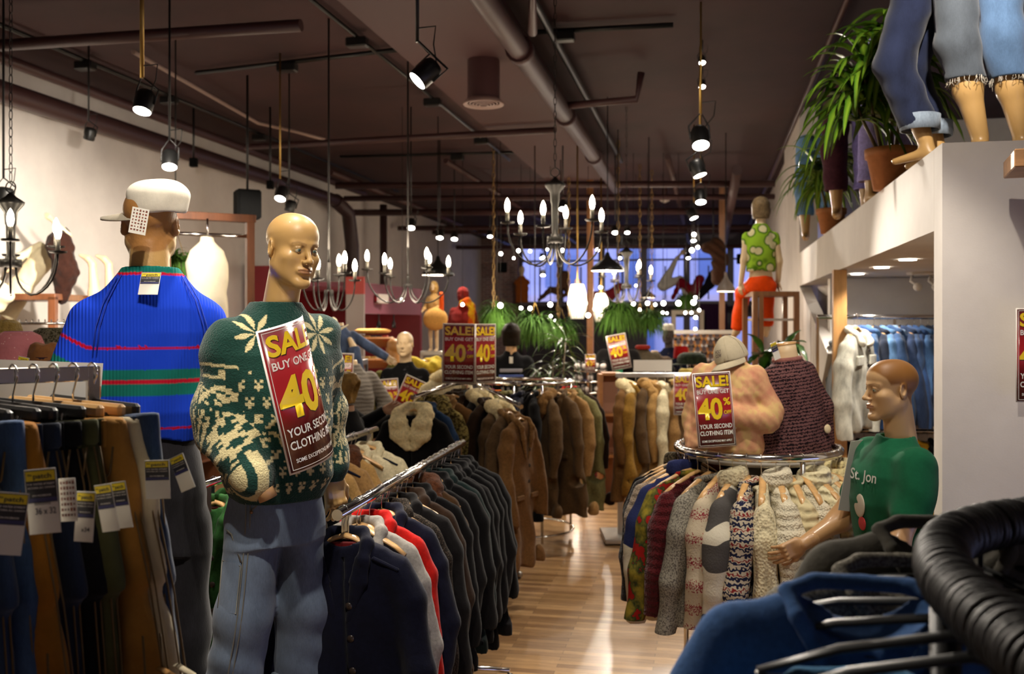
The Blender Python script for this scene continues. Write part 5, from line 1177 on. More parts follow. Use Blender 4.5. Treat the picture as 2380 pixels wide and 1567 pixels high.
tt = price_tag(P(328, 484, 3.26), YAW+.1, radians(-4), .056, 'hang_tag', 'card tag printed with tiny pictures hanging from the white cap', cp, hgt=.088, roll=radians(9), style='pics')
# ---------------------------------------------------------------- M3: green T-shirt mannequin in profile
c3_ = P(2072, 750, 3.88); c3_.z = 0; TH3 = YAW+radians(-86)
m3 = thing('male_mannequin', 'male mannequin in profile wearing a green printed T-shirt by the white pier', 'mannequin', c3_, TH3); m3.scale = (.965,)*3
def hairfn3(x, y, z):
    line = np.interp(y, [-.11, -.075, -.045, -.03, 0, .03, .06, .11], [.085, .072, .045, .02, .022, -.01, -.06, -.085]); return sstep(-.006, .008, z-line)
hd = mk('head', head_paint(HEADME.copy(), srgb('caa374'), srgb('a8745a'), srgb('8a5c2a'), hairfn3, brow=srgb('7a5330')), vcol('painted_skin_satin', .5, .02, 60, .4, 0), m3, (0, -.005, 1.745)); hd.scale = (1.03, 1.06, 1.06); hd.rotation_euler = (radians(3), 0, radians(2)); add_eyes(hd)
S = Sdf((-.36, -.24, .72), (.36, .24, 1.62), .007)
S.u(S.loft([(.74, .185, .135, 0, 0), (.9, .19, .135, 0, 0), (1.10, .185, .130, 0, 0), (1.28, .205, .145, 0, -.012), (1.40, .215, .135, 0, -.005), (1.475, .185, .11, 0, .008), (1.52, .115, .085, 0, .016), (1.55, .078, .072, 0, .022)], 2.2), 0)
A3 = [(.195, .012, 1.45), (.248, -.035, 1.27)]; A3r = [(-.195, .012, 1.45), (-.245, -.03, 1.27)]
S.u(S.chain(A3, [.080, .078], .02), .04); S.u(S.chain(A3r, [.080, .078], .02), .04)
for s_, q in ((1, A3[1]), (-1, A3r[1])): S.cut(S.ell((q[0]+.02*s_, q[1]-.02, q[2]-.065), (.09, .08, .055)), .006)
S.wrinkle(.006, 14, 18, 16); S.u(S.chain([(.074*cos(a), .068*sin(a)+.02, 1.548-.012*(1-sin(a))/2) for a in [2*pi*k/14 for k in range(15)]], [.008]*15, .003), .003)
S.cut(S.cap((0, .022, 1.52), (0, .03, 1.66), .062), .004)
ts = mk('t_shirt', S.mesh('t_shirt', 1), wool('green_jersey', srgb('17573a'), 30, var=.12, bump=.1), m3)
for q, sx in ((A3[1], 1), (A3r[1], -1)): MB().torus((q[0]+.004*sx, q[1]-.004, q[2]-.022), .066, .009, 26, 8, Matrix.Rotation(radians(-14), 3, 'X')).build('rolled_sleeve', wool('green_jersey', srgb('17573a')), ts)
mk('shirt_lettering', text_mesh([('St. Jon', 0, 0, .045, .16)], .01, 0), mat('white_print', (.6, .6, .55), .7), ts, (.055, -.148, 1.375)).rotation_euler = (radians(-8), 0, radians(14))
MB().sph((0, 0, 0), .05, 10, (1, .12, 1)).build('round_print', mat('print_cream', (.5, .45, .35), .8), ts, (.03, -.150, 1.27)); MB().sph((0, 0, 0), .035, 10, (1, .1, .8)).build('red_print', mat('print_red', (.4, .02, .02), .8), ts, (.055, -.150, 1.20))
S = Sdf((-.38, -.42, .90), (.38, .14, 1.42), .006)
for sx, q in ((1, A3[1]), (-1, A3r[1])): S.u(S.chain([(sx*.225, -.005, 1.36), (sx*.262, -.11, 1.15), (sx*.20, -.30, 1.06)], [.052, .046, .032], .03), 0)
ar = mk('arms', S.mesh('arms', 1), SKIN2, m3) if False else None
for sx in (1, -1):
    S = Sdf((sx*.25-.12, -.40, .95), (sx*.25+.12, .10, 1.42), .006); S.u(S.chain([(sx*.225, -.005, 1.36), (sx*.262, -.11, 1.15), (sx*.20, -.30, 1.06)], [.052, .046, .030], .04), 0)
    a_ = mk('arm', S.mesh('arm', 1), SKIN2, m3); hh = mk('hand', HANDME, SKIN2, a_, (sx*.20, -.30, 1.06)); hh.rotation_euler = (radians(-65), 0, 0) if sx > 0 else (radians(65), 0, radians(180))
S = Sdf((-.26, -.2, .0), (.26, .2, .80), .011); S.u(S.loft([(.72, .175, .12, 0, 0), (.79, .175, .12, 0, 0)], 2), 0)
for sx in (-1, 1): S.u(S.chain([(sx*.09, 0, .74), (sx*.10, 0, .45), (sx*.11, .02, .06)], [.09, .08, .075], .03), .02)
mk('trousers', S.mesh('trousers', 1), denim('dark_trousers', srgb('22242c')), m3)
for sx in (-1, 1): MB().tube([(sx*.11, .03, .12), (sx*.11, .03, .05), (sx*.11, -.12, .03)], [.045, .045, .03], 10).build('shoe', BLACKP, m3)
b_ = MB().prism([(-.055, -.15), (.085, -.16), (.075, .02), (.03, .15), (-.035, .14)], .002).build('sign_back', mat('paper_back', (.50, .49, .46), .5)); b_.location = P(1982, 1104, 4.05); b_.rotation_euler = (radians(4), radians(6), YAW+radians(25)); tag(b_, 'pale grey back of a sale sign held before the green T-shirt', 'sign')
MB().prism([(-.05, -.145), (.078, -.155), (.069, .015), (.028, .14), (-.03, .132)], .001).build('printed_face', RED, b_, (0, .0025, 0))
# ------------------------------------------------------------------ R7: trouser rack at the near left
e7 = P(231, 868, 2.12); u7 = (RT*.8+FW*.6).normalized(); s7 = e7-u7*.62; z7 = e7.z
t = thing('trouser_rack', 'square-tube chrome rail at the near left hung with jeans and canvas trousers', 'clothes rack', (s7.x, s7.y, 0)); L7 = .62
a7 = math.atan2(u7.y, u7.x)
MB().box(u7*L7/2+Vector((0, 0, z7)), (L7/2, .010, .016), a7, bev=.002).build('rail', CHROME, t)
for f in (0.0, L7-.013): MB().box(u7*f+Vector((0, 0, z7/2)), (.013, .011, z7/2+.0158), a7, bev=.002).build('post', CHROME, t)
for f in (0.0, L7-.013): MB().box(u7*f+Vector((0, 0, .02)), (.014, .25, .018), a7, bev=.003).build('foot', CHROME, t)
MB().box(u7*(L7-.0)+Vector((0, 0, z7-.04)), (.0012, .009, .012), a7).build('orange_sticker', mat('sticker', (.8, .2, .03), .5), t)
def mk_trousers(seed=0, wide=0.0, loop=False):
    t = thing('hanging_trousers', '', 'trousers'); S = Sdf((-.40, -.09, -1.22), (.40, .09, -.07), .009); rr = random.Random(seed)
    S.u(S.loft([(-.42, .205+wide*.5, .038, 0, 0), (-.30, .205, .040, 0, 0), (-.20, .195, .036, 0, 0), (-.145, .180, .032, 0, 0), (-.098, .178, .029, 0, 0)], 2.6), 0)
    for sx in (-1, 1): S.u(S.chain([(sx*.11, 0, -.36), (sx*(.125+wide*.7), rr.uniform(-.01, .01), -.75), (sx*(.13+wide), rr.uniform(-.015, .015), -1.17)], [.098, .092+wide*.3, .088+wide*.3], .03, (1, .40, 1)), .02)
    S.cut(S.ell((0, 0, -.085), (.17, .020, .020)), .004)
    ph = seed*1.7; S.V = S.V+.006*np.sin(24*S.X+9*S.Z+ph)*np.sin(7*S.Z+ph)+.004*np.sin(48*S.Z+20*S.X+ph)*np.clip((-.3-S.Z)/.3, 0, 1)
    b = mk('trouser_legs', S.mesh('trouser_legs', 1), None, t)
    m = MB(); m.lathe([(1, -.146), (1.035, -.142), (1.035, -.100), (1, -.097)], n=36); m.v = [(x*.180, y*.0335, z) for x, y, z in m.v]; wb = m.build('waistband', None, t)
    for x, y in ((.165, -.024), (.09, -.035), (-.09, -.035), (.165, .024)): MB().box((x, y*1.05, -.124), (.006, .0045, .027), bev=.002).build('belt_loop', None, t)
    def wz(z): return float(np.interp(z, [-1.17, -.75, -.42, -.2, -.145], [.13+wide+.088+wide*.3, .125+wide*.7+.092+wide*.3, .207+wide*.5, .196, .182]))
    for y in (-.006, .006): MB().tube([(wz(z)+.001, y, z) for z in np.linspace(-.15, -1.16, 16)], .0018, 5).build('side_seam', mat('seam_gold', srgb('5f4a2a'), .8), t)
    MB().tube([(.182, -.020, -.15), (.185, -.032, -.20), (.15, -.042, -.235), (.10, -.041, -.15)], .0022, 6).build('pocket_edge', mat('seam_gold', srgb('5f4a2a'), .8), t)
    if loop:
        x = wz(-.62); MB().tube([(x-.01, -.012, -.56), (x+.022, -.004, -.575), (x+.028, .004, -.60), (x+.002, .012, -.62)], .011, 8, flat=.25).build('hammer_loop', None, t)
        MB().tube([(wz(-.5)-.008, -.03, -.50), (wz(-.7)-.02, -.040, -.70), (.12, -.042, -.72)], .002, 5).build('tool_pocket_edge', mat('seam_gold', srgb('5f4a2a'), .8), t)
    return t
TC = {}
tr = [(-.06, 'pale blue jeans at the near end of the trouser rail', denim('jean_pale', srgb('5b7590'), 1.4), 'a', 0), (.02, 'faded grey jeans near the left end of the trouser rail', denim('jean_grey', srgb('716b64'), 1.25, .7), 'a', 0), (.08, 'dark blue jeans behind the faded grey pair', denim('jean_dark', srgb('26354d'), 1.5), 'b', 0), (.14, 'worn blue jeans with a frayed waistband', denim('jean_mid', srgb('33496a'), 1.6), 'a', 0), (.195, 'mustard brown duck canvas trousers with hammer loop', wool('duck_mustard', srgb('8a5a1c'), 18, var=.15, bump=.12), 'w', 1),
      (.245, 'indigo jeans with gold stitching on the trouser rail', denim('jean_indigo', srgb('1a2335'), 1.3), 'b', 0), (.30, 'black trousers behind the indigo jeans', wool('black_twill', srgb('0f0f12'), 60), 'b', 0), (.355, 'olive green trousers with a plain waistband', wool('olive_twill', srgb('45462c'), 30, var=.12, bump=.12), 'b', 0), (.41, 'tan canvas carpenter trousers with triple seams', wool('tan_canvas', srgb('93682f'), 18, var=.14, bump=.12), 'w', 1), (.465, 'off-white painter trousers at the right of the rail', wool('white_drill', srgb('b7ab90'), 18, var=.08, bump=.12), 'w', 1), (.52, 'dark blue jeans at the far right end of the trouser rail', denim('jean_far', srgb('2c3d58'), 1.5), 'a', 0)]
rzt = YAW+radians(-40); TR = []
for i, (f, lb, m, k, lp) in enumerate(tr):
    f = .575-.039*(10-i); q = s7+u7*(.03+f); q.z = z7
    mats = {'trouser_legs': m, 'waistband': m, 'belt_loop': m, 'hammer_loop': m}
    mkf = {'a': lambda: mk_trousers(1), 'b': lambda: mk_trousers(4, .01), 'w': lambda: mk_trousers(7, .075, True)}[k]
    r = first_or_dup(TC, k, mkf, q, 0, lb, 'trousers on the near left rail', mats, (1.42, .92, 1.0), (0, -.085+R_.uniform(-.02, .02), rzt+R_.uniform(-.06, .06)))
    TR.append(r)
    hk = 'wood' if i in (1, 5) else 'clip'
    first_or_dup(HC, 'clip', mk_hanger_clip, q, 0, 'clip hanger holding trousers on the near left rail', 'clip hangers on the near left rail', {'bar': HWOOD if i in (1, 8, 9) else BLACKP, 'clip': BLACKP, 'hook': CHROME, 'spring': CHROME}, (1.18, 1, 1), (0, 0, rzt+R_.uniform(-.05, .05)))
for (px, py, d, w, rz_, tl, rl, ti, hand, lab, hg) in ((30, 1145, 1.66, .050, .35, -.1, .12, 1, None, 'tag at the far left edge', .105), (92, 1090, 1.68, .052, .15, -.05, -.10, 2, [('36 x 32', .004, -.078, .011, .034), ('Bottoms', 0, -.062, .006, .026)], 'tag with handwritten 36 x 32', .112), (201, 1143, 1.70, .036, -.1, -.03, .03, 3, [('x34', .003, -.070, .008, .016)], 'tag with handwritten x34', .088), (238, 1126, 1.74, .036, -.2, -.03, -.2, 5, None, 'tag on the indigo jeans', .085), (274, 1120, 1.78, .034, -.3, -.03, -.2, 6, None, 'tag on the black trousers', .085), (364, 1070, 1.84, .050, -.1, -.03, -.06, 9, None, 'tag on the off-white trousers', .073), (409, 1060, 1.92, .042, -.5, -.05, -.45, 10, None, 'tag on the far dark blue jeans', .073)):
    price_tag(P(px, py, d), YAW+rz_, tl, w, 'price_tag', lab, TR[ti], hand, hg, rl)
price_tag(P(155, 1112, 1.69), YAW, -.03, .030, 'picture_tag', 'white strip tag printed with tiny pictures', TR[3], None, .075, -.08, 'pics')
tg_ = MB().box((0, 0, 0), (.20, .0015, .09)).build('blank_sign_card', PAPER); tg_.location = P(20, 925, 2.28); tg_.rotation_euler = (radians(-10), radians(3), YAW+.3); tag(tg_, 'large blank white card tucked behind the chrome trouser rail', 'card')
# ------------------------------------------------------------------ R8: black oval rack in the near right corner
ud = [(.50, .55), (.497, .80), (.515, 1.02), (.56, 1.25), (.66, 1.45), (.82, 1.58), (1.02, 1.64), (1.3, 1.64)]; z8 = 1.625
def UD(u, d, z=z8): v = FW*d+RT*u; v.z = z; return v
from mathutils import geometry as _g
path = []
for i in range(len(ud)-1):
    p0, p1, p2, p3 = [Vector(ud[max(0, min(len(ud)-1, k))]) for k in (i-1, i, i+1, i+2)]
    for k in range(8):
        s = k/8; q = .5*((2*p1)+(p2-p0)*s+(2*p0-5*p1+4*p2-p3)*s*s+(3*p1-p0-3*p2+p3)*s**3); path.append(UD(q[0], q[1]))
t = thing('oval_rack', 'glossy black oval rack rail wrapped tight with hanger hooks at the near right', 'clothes rack', (0, 0, 0))
MB().tube(path, .030, 20).build('rail', BLACKP, t)
cum = [0]
for a, b in zip(path, path[1:]): cum.append(cum[-1]+(b-a).length)
def at_len(s):
    for i in range(len(path)-1):
        if cum[i+1] >= s: f = (s-cum[i])/(cum[i+1]-cum[i]); return path[i].lerp(path[i+1], f), (path[i+1]-path[i]).normalized()
    return path[-1], (path[-1]-path[-2]).normalized()
s = .06; n8 = 0
ringm = mat('hook_black', (.007, .006, .006), .5)
while s < cum[-1]-.02 and n8 < 98:
    p, tdir = at_len(s); q = tdir.to_track_quat('Z', 'Y').to_matrix()@Matrix.Rotation(R_.uniform(-.12, .12), 3, 'X')@Matrix.Rotation(R_.uniform(-.12, .12), 3, 'Y')
    MB().torus(p+Vector((0, 0, R_.uniform(-.001, .002))), .0335, .0050, 18, 6, q).build('hook_loop', ringm, t); s += R_.uniform(.010, .016); n8 += 1
for q in (path[2], path[24], path[-3]): MB().cyl((q.x, q.y, z8), (q.x, q.y, .02), .02).build('post', BLACKP, t)
MB().tube([(v.x, v.y, .03) for v in path], .018, 8).build('floor_bar', BLACKP, t)
BLU = wool('blue_lambswool', srgb('3a5784'), 70, var=.18, bump=.3); CHAR = wool('charcoal_lambswool', srgb('45423b'), 70, var=.15, bump=.3); GML = spotty('light_marl', srgb('7c776c'), srgb('55514a'), 200, .5, .06); LBL = wool('sky_wool', srgb('5584ab'), 60); MRN = wool('dark_plum_wool', srgb('1b0f14'), 60); LIL = wool('grey_lilac_wool', srgb('6f6b76'), 60)
def mk_vjumper():
    t = thing('wool_jumper', '', 'jumper'); S = Sdf((-.40, -.12, -.86), (.40, .12, -.03), .009)
    S.u(S.loft([(-.80, .26, .05, 0, 0), (-.45, .245, .05, 0, 0), (-.22, .235, .05, 0, 0), (-.155, .215, .042, 0, 0), (-.115, .15, .035, 0, 0), (-.09, .11, .028, 0, 0), (-.078, .09, .02, 0, 0)], 2.4), 0)
    for sx in (-1, 1): S.u(S.chain([(sx*.20, 0, -.165), (sx*.262, -.01, -.32), (sx*.28, -.03, -.72)], [.045, .058, .05], .03, (1, .9, 1)), .03)
    S.cut(S.ell((0, -.02, -.075), (.105, .06, .07)), .008); S.cut(S.cap((0, -.05, -.09), (0, -.09, -.24), .05, .01), .01)
    S.V = S.V+.006*np.sin(22*S.X+10*S.Z)*np.sin(9*S.Z+5*S.X)
    mk('shell', S.mesh('shell', 1), None, t)
    C = Sdf((-.16, -.11, -.30), (.16, .08, -.03), .007)
    for sx in (-1, 1): C.u(C.chain([(0, .042, -.078), (sx*.07, .034, -.078), (sx*.112, 0, -.088), (sx*.098, -.038, -.115), (sx*.055, -.050, -.19), (0, -.053, -.262)], [.013]*6, .006), .004)
    mk('rib_collar', C.mesh('rib_collar', 1), None, t)
    return t
for i, (px, d, z, rzo, m, lb) in enumerate(((2195, 1.60, 1.685, -8, CHAR, 'charcoal jumper on the back of the black oval rack'), (2110, 1.50, 1.645, -4, GML, 'grey marl jumper between the charcoal and blue ones'), (2010, 1.33, 1.655, -14, BLU, 'blue V-neck lambswool jumper, nearest big one on the black rack'), (1990, 1.20, 1.57, -5, LBL, 'sky blue jumper just under the blue V-neck'), (1965, 1.13, 1.555, -3, MRN, 'dark plum jumper in front of the sky blue one'), (1935, 1.00, 1.53, 2, LIL, 'grey lilac jumper at the bottom of the view'))):
    q = P(px, 750, d); q.z = z
    mats = {'shell': m, 'rib_collar': m}
    first_or_dup(PROTO, 'vj', mk_vjumper, q, 0, lb, 'jumpers on the black oval rack', mats, .92, (0, 0, YAW+radians(rzo)))
for i in range(16):
    q, td = at_len(.42+.078*i); q = q.copy(); q.z = z8+.006; ah = math.atan2(td.y, td.x)+pi/2+R_.uniform(-.12, .12)
    first_or_dup(HC, 'black', mk_hanger_black, q, 0, 'black plastic hanger on the black oval rack', 'black hangers on the near right oval rack', None, (1.12, 1.4, .80), (R_.uniform(-.05, .05), R_.uniform(-.05, .05), ah))
# ------------------------------------------------------------------ further figures
def figure(name, label, cat, loc, rz, H=1.8, skin=None, top=None, arms=None, sleeve=1.0, bottom=None, head=True, hair=None, fem=False, thick=1.0, topz=.92, legs=None, scale=None, rot=None, seed=0, h=.011, hem=None, facecol=None, person=False, torso=True, skirt=None):
    t = thing(name, label, cat, loc, rz, None, rot); sc = scale or H/1.85; t.scale = (sc,)*3; skin = skin or SKINP
    w = .86 if fem else 1.0
    A = arms or [[(.17*w, .01, 1.44), (.24*w, .03, 1.16), (.25*w, -.05, .92)], [(-.17*w, .01, 1.44), (-.24*w, .03, 1.16), (-.25*w, -.05, .92)]]
    Lg = legs or [[(.09*w, 0, .88), (.10*w, -.01, .48), (.10*w, .02, .07), (.10*w, -.12, .03)], [(-.09*w, 0, .88), (-.10*w, -.01, .48), (-.10*w, .02, .07), (-.10*w, -.12, .03)]]
    al = np.array([q for a in A+Lg for q in a]); lo = np.minimum(al.min(0)-.13, [-.22, -.2, .0]); hi = np.maximum(al.max(0)+.13, [.22, .2, 1.6]); lo[2] = al[:, 2].min()-.06; hi[2] = max(al[:, 2].max()+.1, 1.60 if torso else 0)
    S = Sdf(lo, hi, h if not person else .009)
    if torso:
        S.u(S.loft([(.80, .165*w, .11, 0, 0), (.95, .155*w, .10, 0, 0), (1.08, .135*w, .09, 0, 0), (1.28, .165*w, .115, 0, -.005), (1.40, .165*w, .10, 0, 0), (1.47, .12*w, .075, 0, .01), (1.53, .058, .055, 0, .015), (1.60, .050, .050, 0, .02)], 2.1), 0)
    for a in A: S.u(S.chain(a, [.052*w, .043*w, .028] if len(a) == 3 else [.05]*len(a), .02), .03)
    for l in Lg: S.u(S.chain(l, [.085*w, .060*w, .042, .030][:len(l)], .02), .03)
    if person:
        S.X -= 0; S.Z -= 1.735; S.Y += .0
        head_sdf(S=S, fem=fem); S.Z += 1.735
    body = mk('body', S.mesh('body', 1), skin, t)
    for a in A:
        if len(a) == 3 and sleeve < 1.5:
            d = Vector(a[2])-Vector(a[1]); q = d.to_track_quat('-Z', 'Y'); hh = mk('hand', HANDLO, skin, t, a[2]); hh.rotation_mode = 'QUATERNION'; hh.rotation_quaternion = q; hh.scale = (.95*w,)*3
    if head and not person:
        hd = mk('head', HEADLO, None, t, (0, -.005, 1.735)); hd.material_slots[0].link = 'OBJECT'; hd.material_slots[0].material = skin
        if fem: hd.scale = (.94, .95, .97)
    hp = t
    if hair:
        m, st = hair
        Hh = Sdf((-.14, -.15, -.42), (.14, .17, .17), .009); Hh.u(Hh.ell((0, .024, .038), (.092, .110, .098)), 0)
        if st in ('bob', 'long'):
            ln = -.12 if st == 'bob' else -.30
            Hh.u(Hh.loft([(ln, .085, .07, 0, .045), (-.05, .10, .085, 0, .035), (.05, .096, .09, 0, .03), (.1, .06, .06, 0, .03)], 2.2), .03)
        Hh.cut(Hh.ell((0, -.10, -.045), (.066, .085, .105)), .01)
        if st == 'curly': Hh.u(Hh.ell((0, .03, -.06), (.12, .11, .15)), .02); Hh.cut(Hh.ell((0, -.10, -.045), (.06, .085, .105)), .01); Hh.V = Hh.V+.010*np.sin(60*Hh.X)*np.sin(55*Hh.Z)*np.sin(50*Hh.Y)
        else: Hh.V = Hh.V+.003*np.sin(110*np.arctan2(Hh.X, Hh.Y+.0001)*.35+2*Hh.Z)
        mk('hair', Hh.mesh('hair', 1), m, t, (0, -.005, 1.735))
    if top:
        S = Sdf(lo-.02, hi+.02, h); tk = thick
        if torso: S.u(S.loft([(topz, .185*w*tk, .13*tk, 0, 0), (topz+.12, .185*w*tk, .13*tk, 0, 0), (1.28, .19*w*tk, .135*tk, 0, -.005), (1.40, .185*w*tk, .12*tk, 0, 0), (1.47, .145*w*tk, .10, 0, .01), (1.53, .09, .08, 0, .012), (1.565, .07, .068, 0, .018)], 2.2), 0)
        for a in A:
            pts = [a[0]]; e1_, e2_ = np.array(a[1]), np.array(a[2]); sh = np.array(a[0])
            if sleeve > .5: pts += [a[1], tuple(e1_+(e2_-e1_)*min(1, (sleeve-.5)*2))]
            elif sleeve > 0: pts += [tuple(sh+(e1_-sh)*sleeve*2)]
            if len(pts) > 1: S.u(S.chain(pts, [.066*w*tk, .060*w*tk, .048*tk][:len(pts)], .02), .03)
        S.V = S.V+.006*np.sin(20*S.Z+12*S.X+seed)*np.sin(14*S.X+7*S.Z+seed)
        S.cut(S.cap((0, .018, 1.53), (0, .02, 1.75), .055), .005)
        for a in A:
            if sleeve > .5:
                e = np.array(a[1])+(np.array(a[2])-np.array(a[1]))*min(1, (sleeve-.5)*2); dr = (np.array(a[2])-np.array(a[1])); dr = dr/np.linalg.norm(dr); S.cut(S.ell(tuple(e+dr*.055), (.05, .05, .05)), .005)
        mk('top', S.mesh('top', 1), top, t)
    if bottom:
        S = Sdf(lo-.02, hi+.02, h)
        if torso: S.u(S.loft([(.80, .185*w, .125, 0, 0), (.90, .175*w, .12, 0, 0), (.98, .155*w, .105, 0, 0)], 2.1), 0)
        if skirt: S.u(S.loft([(skirt, .26*w, .20, 0, 0), (.80, .20*w, .14, 0, 0), (.98, .15*w, .105, 0, 0)], 2.1), .02)
        else:
            for l in Lg:
                k = np.array(l[2]) if len(l) > 2 else np.array(l[1]); e = np.array(l[1])+(k-np.array(l[1]))*(hem or .9); S.u(S.chain([l[0], l[1], tuple(e)], [.105*w, .085, .078], .03), .02)
        S.V = S.V+.005*np.sin(26*S.Z+9*S.X+seed)*np.sin(11*S.X+5*S.Y+seed)
        for l in Lg:
            if not skirt: k = np.array(l[2]); e = np.array(l[1])+(k-np.array(l[1]))*(hem or .9); dr = k-np.array(l[1]); dr = dr/np.linalg.norm(dr); S.cut(S.ell(tuple(e+dr*.075), (.065, .065, .065)), .005)
        mk('bottom', S.mesh('bottom', 1), bottom, t)
    return t
HEADLO = head_sdf(.0055).mesh('head', 1); HANDLO = hand_mesh('hand', .35, .006)
HBRN = wool('brown_hair', srgb('8a6c3c'), 30, var=.35, sheen=0, rough=.5); HDK = wool('dark_hair', srgb('1a120c'), 30, sheen=0, rough=.5); HBL = wool('blonde_hair', srgb('b08c50'), 40, bump=.8); HASH = wool('ash_hair', srgb('6f5c42'), 30, var=.4, rough=.5); HRED = wool('auburn_hair', srgb('5a2a14'), 30, rough=.5)
def flo(px, d, z=0): v = P(px, 750, d); v.z = z; return v
DKG = wool('dark_jacket', srgb('101013'), 60)
# two shoppers
figure('person', 'person with shoulder-length light brown hair and dark jacket looking down at the racks', 'person', flo(812, 6.6), YAW+radians(72), 1.60, HUMAN, DKG, None, 1, DKG, hair=(HBRN, 'bob'), fem=True, person=True, thick=1.05)
figure('person', 'dark-haired person in black reaching an arm to the four-way rack, behind the brown-haired shopper', 'person', flo(775, 7.3), YAW+radians(70), 1.66, HUMAN, DKG, [[(.17, .01, 1.44), (.22, -.25, 1.25), (.20, -.52, 1.40)], [(-.17, .01, 1.44), (-.22, -.28, 1.30), (-.16, -.56, 1.46)]], .98, DKG, hair=(HDK, 'bob'), person=True)
# headless pink fuzzy jumper torso with cap, and bouclé cardigan torso on the knitwear rack
PINKF = spotty('peach_mohair', srgb('cfa076'), srgb('bf7c66'), 16, .40, .14, c3=srgb('d0ae76')); n_ = NT(PINKF); 
BOUC = bands('mauve_boucle', [(0, srgb('20161a')), (.42, srgb('6d4b4a'))], period=.016, dist=3.2, dscale=6)
disc = MB().lathe([(.001, 1.285), (.33, 1.285), (.33, 1.31), (.001, 1.31)], n=40).lathe([(.05, 1.285), (.045, .02), (.2, .0)], n=20).build('display_disc', mat('disc_white', (.5, .46, .4), .5)); disc.location = (c6.x, c6.y, 0); tag(disc, 'round display top standing inside the knitwear rack under the torsos', 'display stand')
q4 = P(1695, 1035, 4.62); q4.z = 1.312
t = thing('torso_form', 'headless torso form in fuzzy peach jumper with an arm folded across', 'torso form', q4, YAW+radians(-28)); t.scale = (.98, .98, 1.13)
S = Sdf((-.26, -.24, -.02), (.26, .2, .46), .0055)
S.u(S.loft([(.0, .155, .11, 0, 0), (.04, .17, .125, 0, 0), (.14, .150, .115, 0, 0), (.27, .155, .13, 0, -.01), (.33, .150, .115, 0, 0), (.375, .11, .09, 0, 0), (.41, .06, .06, 0, 0)], 2.1), 0)
S.u(S.chain([(.130, 0, .33), (.200, .01, .20), (.19, -.02, .16)], [.055, .050, .05], .03), .02); S.u(S.chain([(.19, -.02, .16), (.03, -.155, .19)], [.050, .040], .03), .025)
S.u(S.chain([(-.135, 0, .33), (-.19, .02, .16), (-.16, -.05, .04)], [.058, .050, .042], .03), .03)
S.V = S.V+.0022*np.sin(90*S.X+60*S.Z)*np.sin(80*S.Y+70*S.Z)+.005*np.sin(25*S.Z+14*S.X)*np.sin(17*S.X)
mk('fuzzy_jumper', S.mesh('fuzzy_jumper', 1), PINKF, t)
for a in (0,): MB().tube([(.045, -.148, .190), (-.035, -.185, .195)], [.044, .048], 16).build('turned_cuff', knit('peach_rib', srgb('b99252')), t)
hh = mk('hand', HANDLO, SKINP, t, (-.03, -.182, .195)); hh.rotation_euler = (0, radians(75), radians(-150)); hh.scale = (.8,)*3
MB().tube([(0, 0, .38), (0, 0, .45)], [.045, .043], 14).build('neck', SKINP, t)
cpk = cap_hat('baseball_cap', 'off-white baseball cap with dark embroidered badge on the peach jumper torso', P(1700, 838, 4.60), YAW+radians(-52), 1.0, wool('cap_offwhite', srgb('b5a98f'), 40, var=.06, bump=.1), .115, (0, 0)); cpk.rotation_euler = (radians(10), radians(-14), YAW+radians(-48)); cpk.scale = (.80, .82, .92)
mk('embroidered_badge', text_mesh([('HOLY', 0, .012, .018, .042), ('COW', 0, -.010, .018, .040)], .02, 0), mat('badge_brown', (.06, .03, .03), .8), cpk, (.0, -.108, .045)).rotation_euler = (radians(-22), 0, 0)
sale_sign(P(1661, 952, 4.34), (radians(-6), radians(-3.5), YAW+radians(4)), .176, 'sale sign leaning on the peach jumper above the chrome rail', .35, .335)
q5 = P(1856, 1035, 4.72); q5.z = 1.312
t = thing('torso_form', 'torso form in ribbed mauve cardigan with cream neck block and big button', 'torso form', q5, YAW+radians(-150)); t.rotation_euler = (Matrix.Rotation(radians(-7), 3, FW)@Matrix.Rotation(YAW+radians(-150), 3, 'Z')).to_euler()
S = Sdf((-.28, -.22, -.02), (.28, .22, .56), .006)
S.u(S.loft([(.0, .175, .13, 0, 0), (.12, .165, .125, 0, 0), (.28, .145, .12, 0, 0), (.38, .135, .105, 0, 0), (.43, .10, .085, 0, 0), (.47, .062, .06, 0, 0)], 2.1), 0)
for sx in (-1, 1): S.u(S.chain([(sx*.11, 0, .385), (sx*.175, .01, .2), (sx*.205, -.02, .03)], [.055, .058, .052], .03), .03)
S.wrinkle(.004, 16, 8, 14); mk('ribbed_cardigan', S.mesh('ribbed_cardigan', 1), BOUC, t)
MB().torus((0, 0, .462), .062, .012, 26, 8).build('pink_neckband', wool('pink_band', srgb('8a5a54'), 60), t)
nb = MB().lathe([(.058, .45), (.052, .50), (.050, .535), (.001, .535)], n=26).build('neck_block', SKINP, t); MB().lathe([(.052, .535), (.054, .545), (.001, .548)], n=26).build('wooden_cap', HWOOD, nb)
MB().sph((0, 0, 0), .022, 10, (1, .4, 1)).build('large_button', mat('cream_button', (.75, .62, .38), .3), t, (-.09, .118, .11))
price_tag(P(1796, 797, 4.60), YAW+.3, radians(4), .035, 'price_tag', 'white price tag at the cardigan collar', t, hgt=.085, roll=radians(-22))
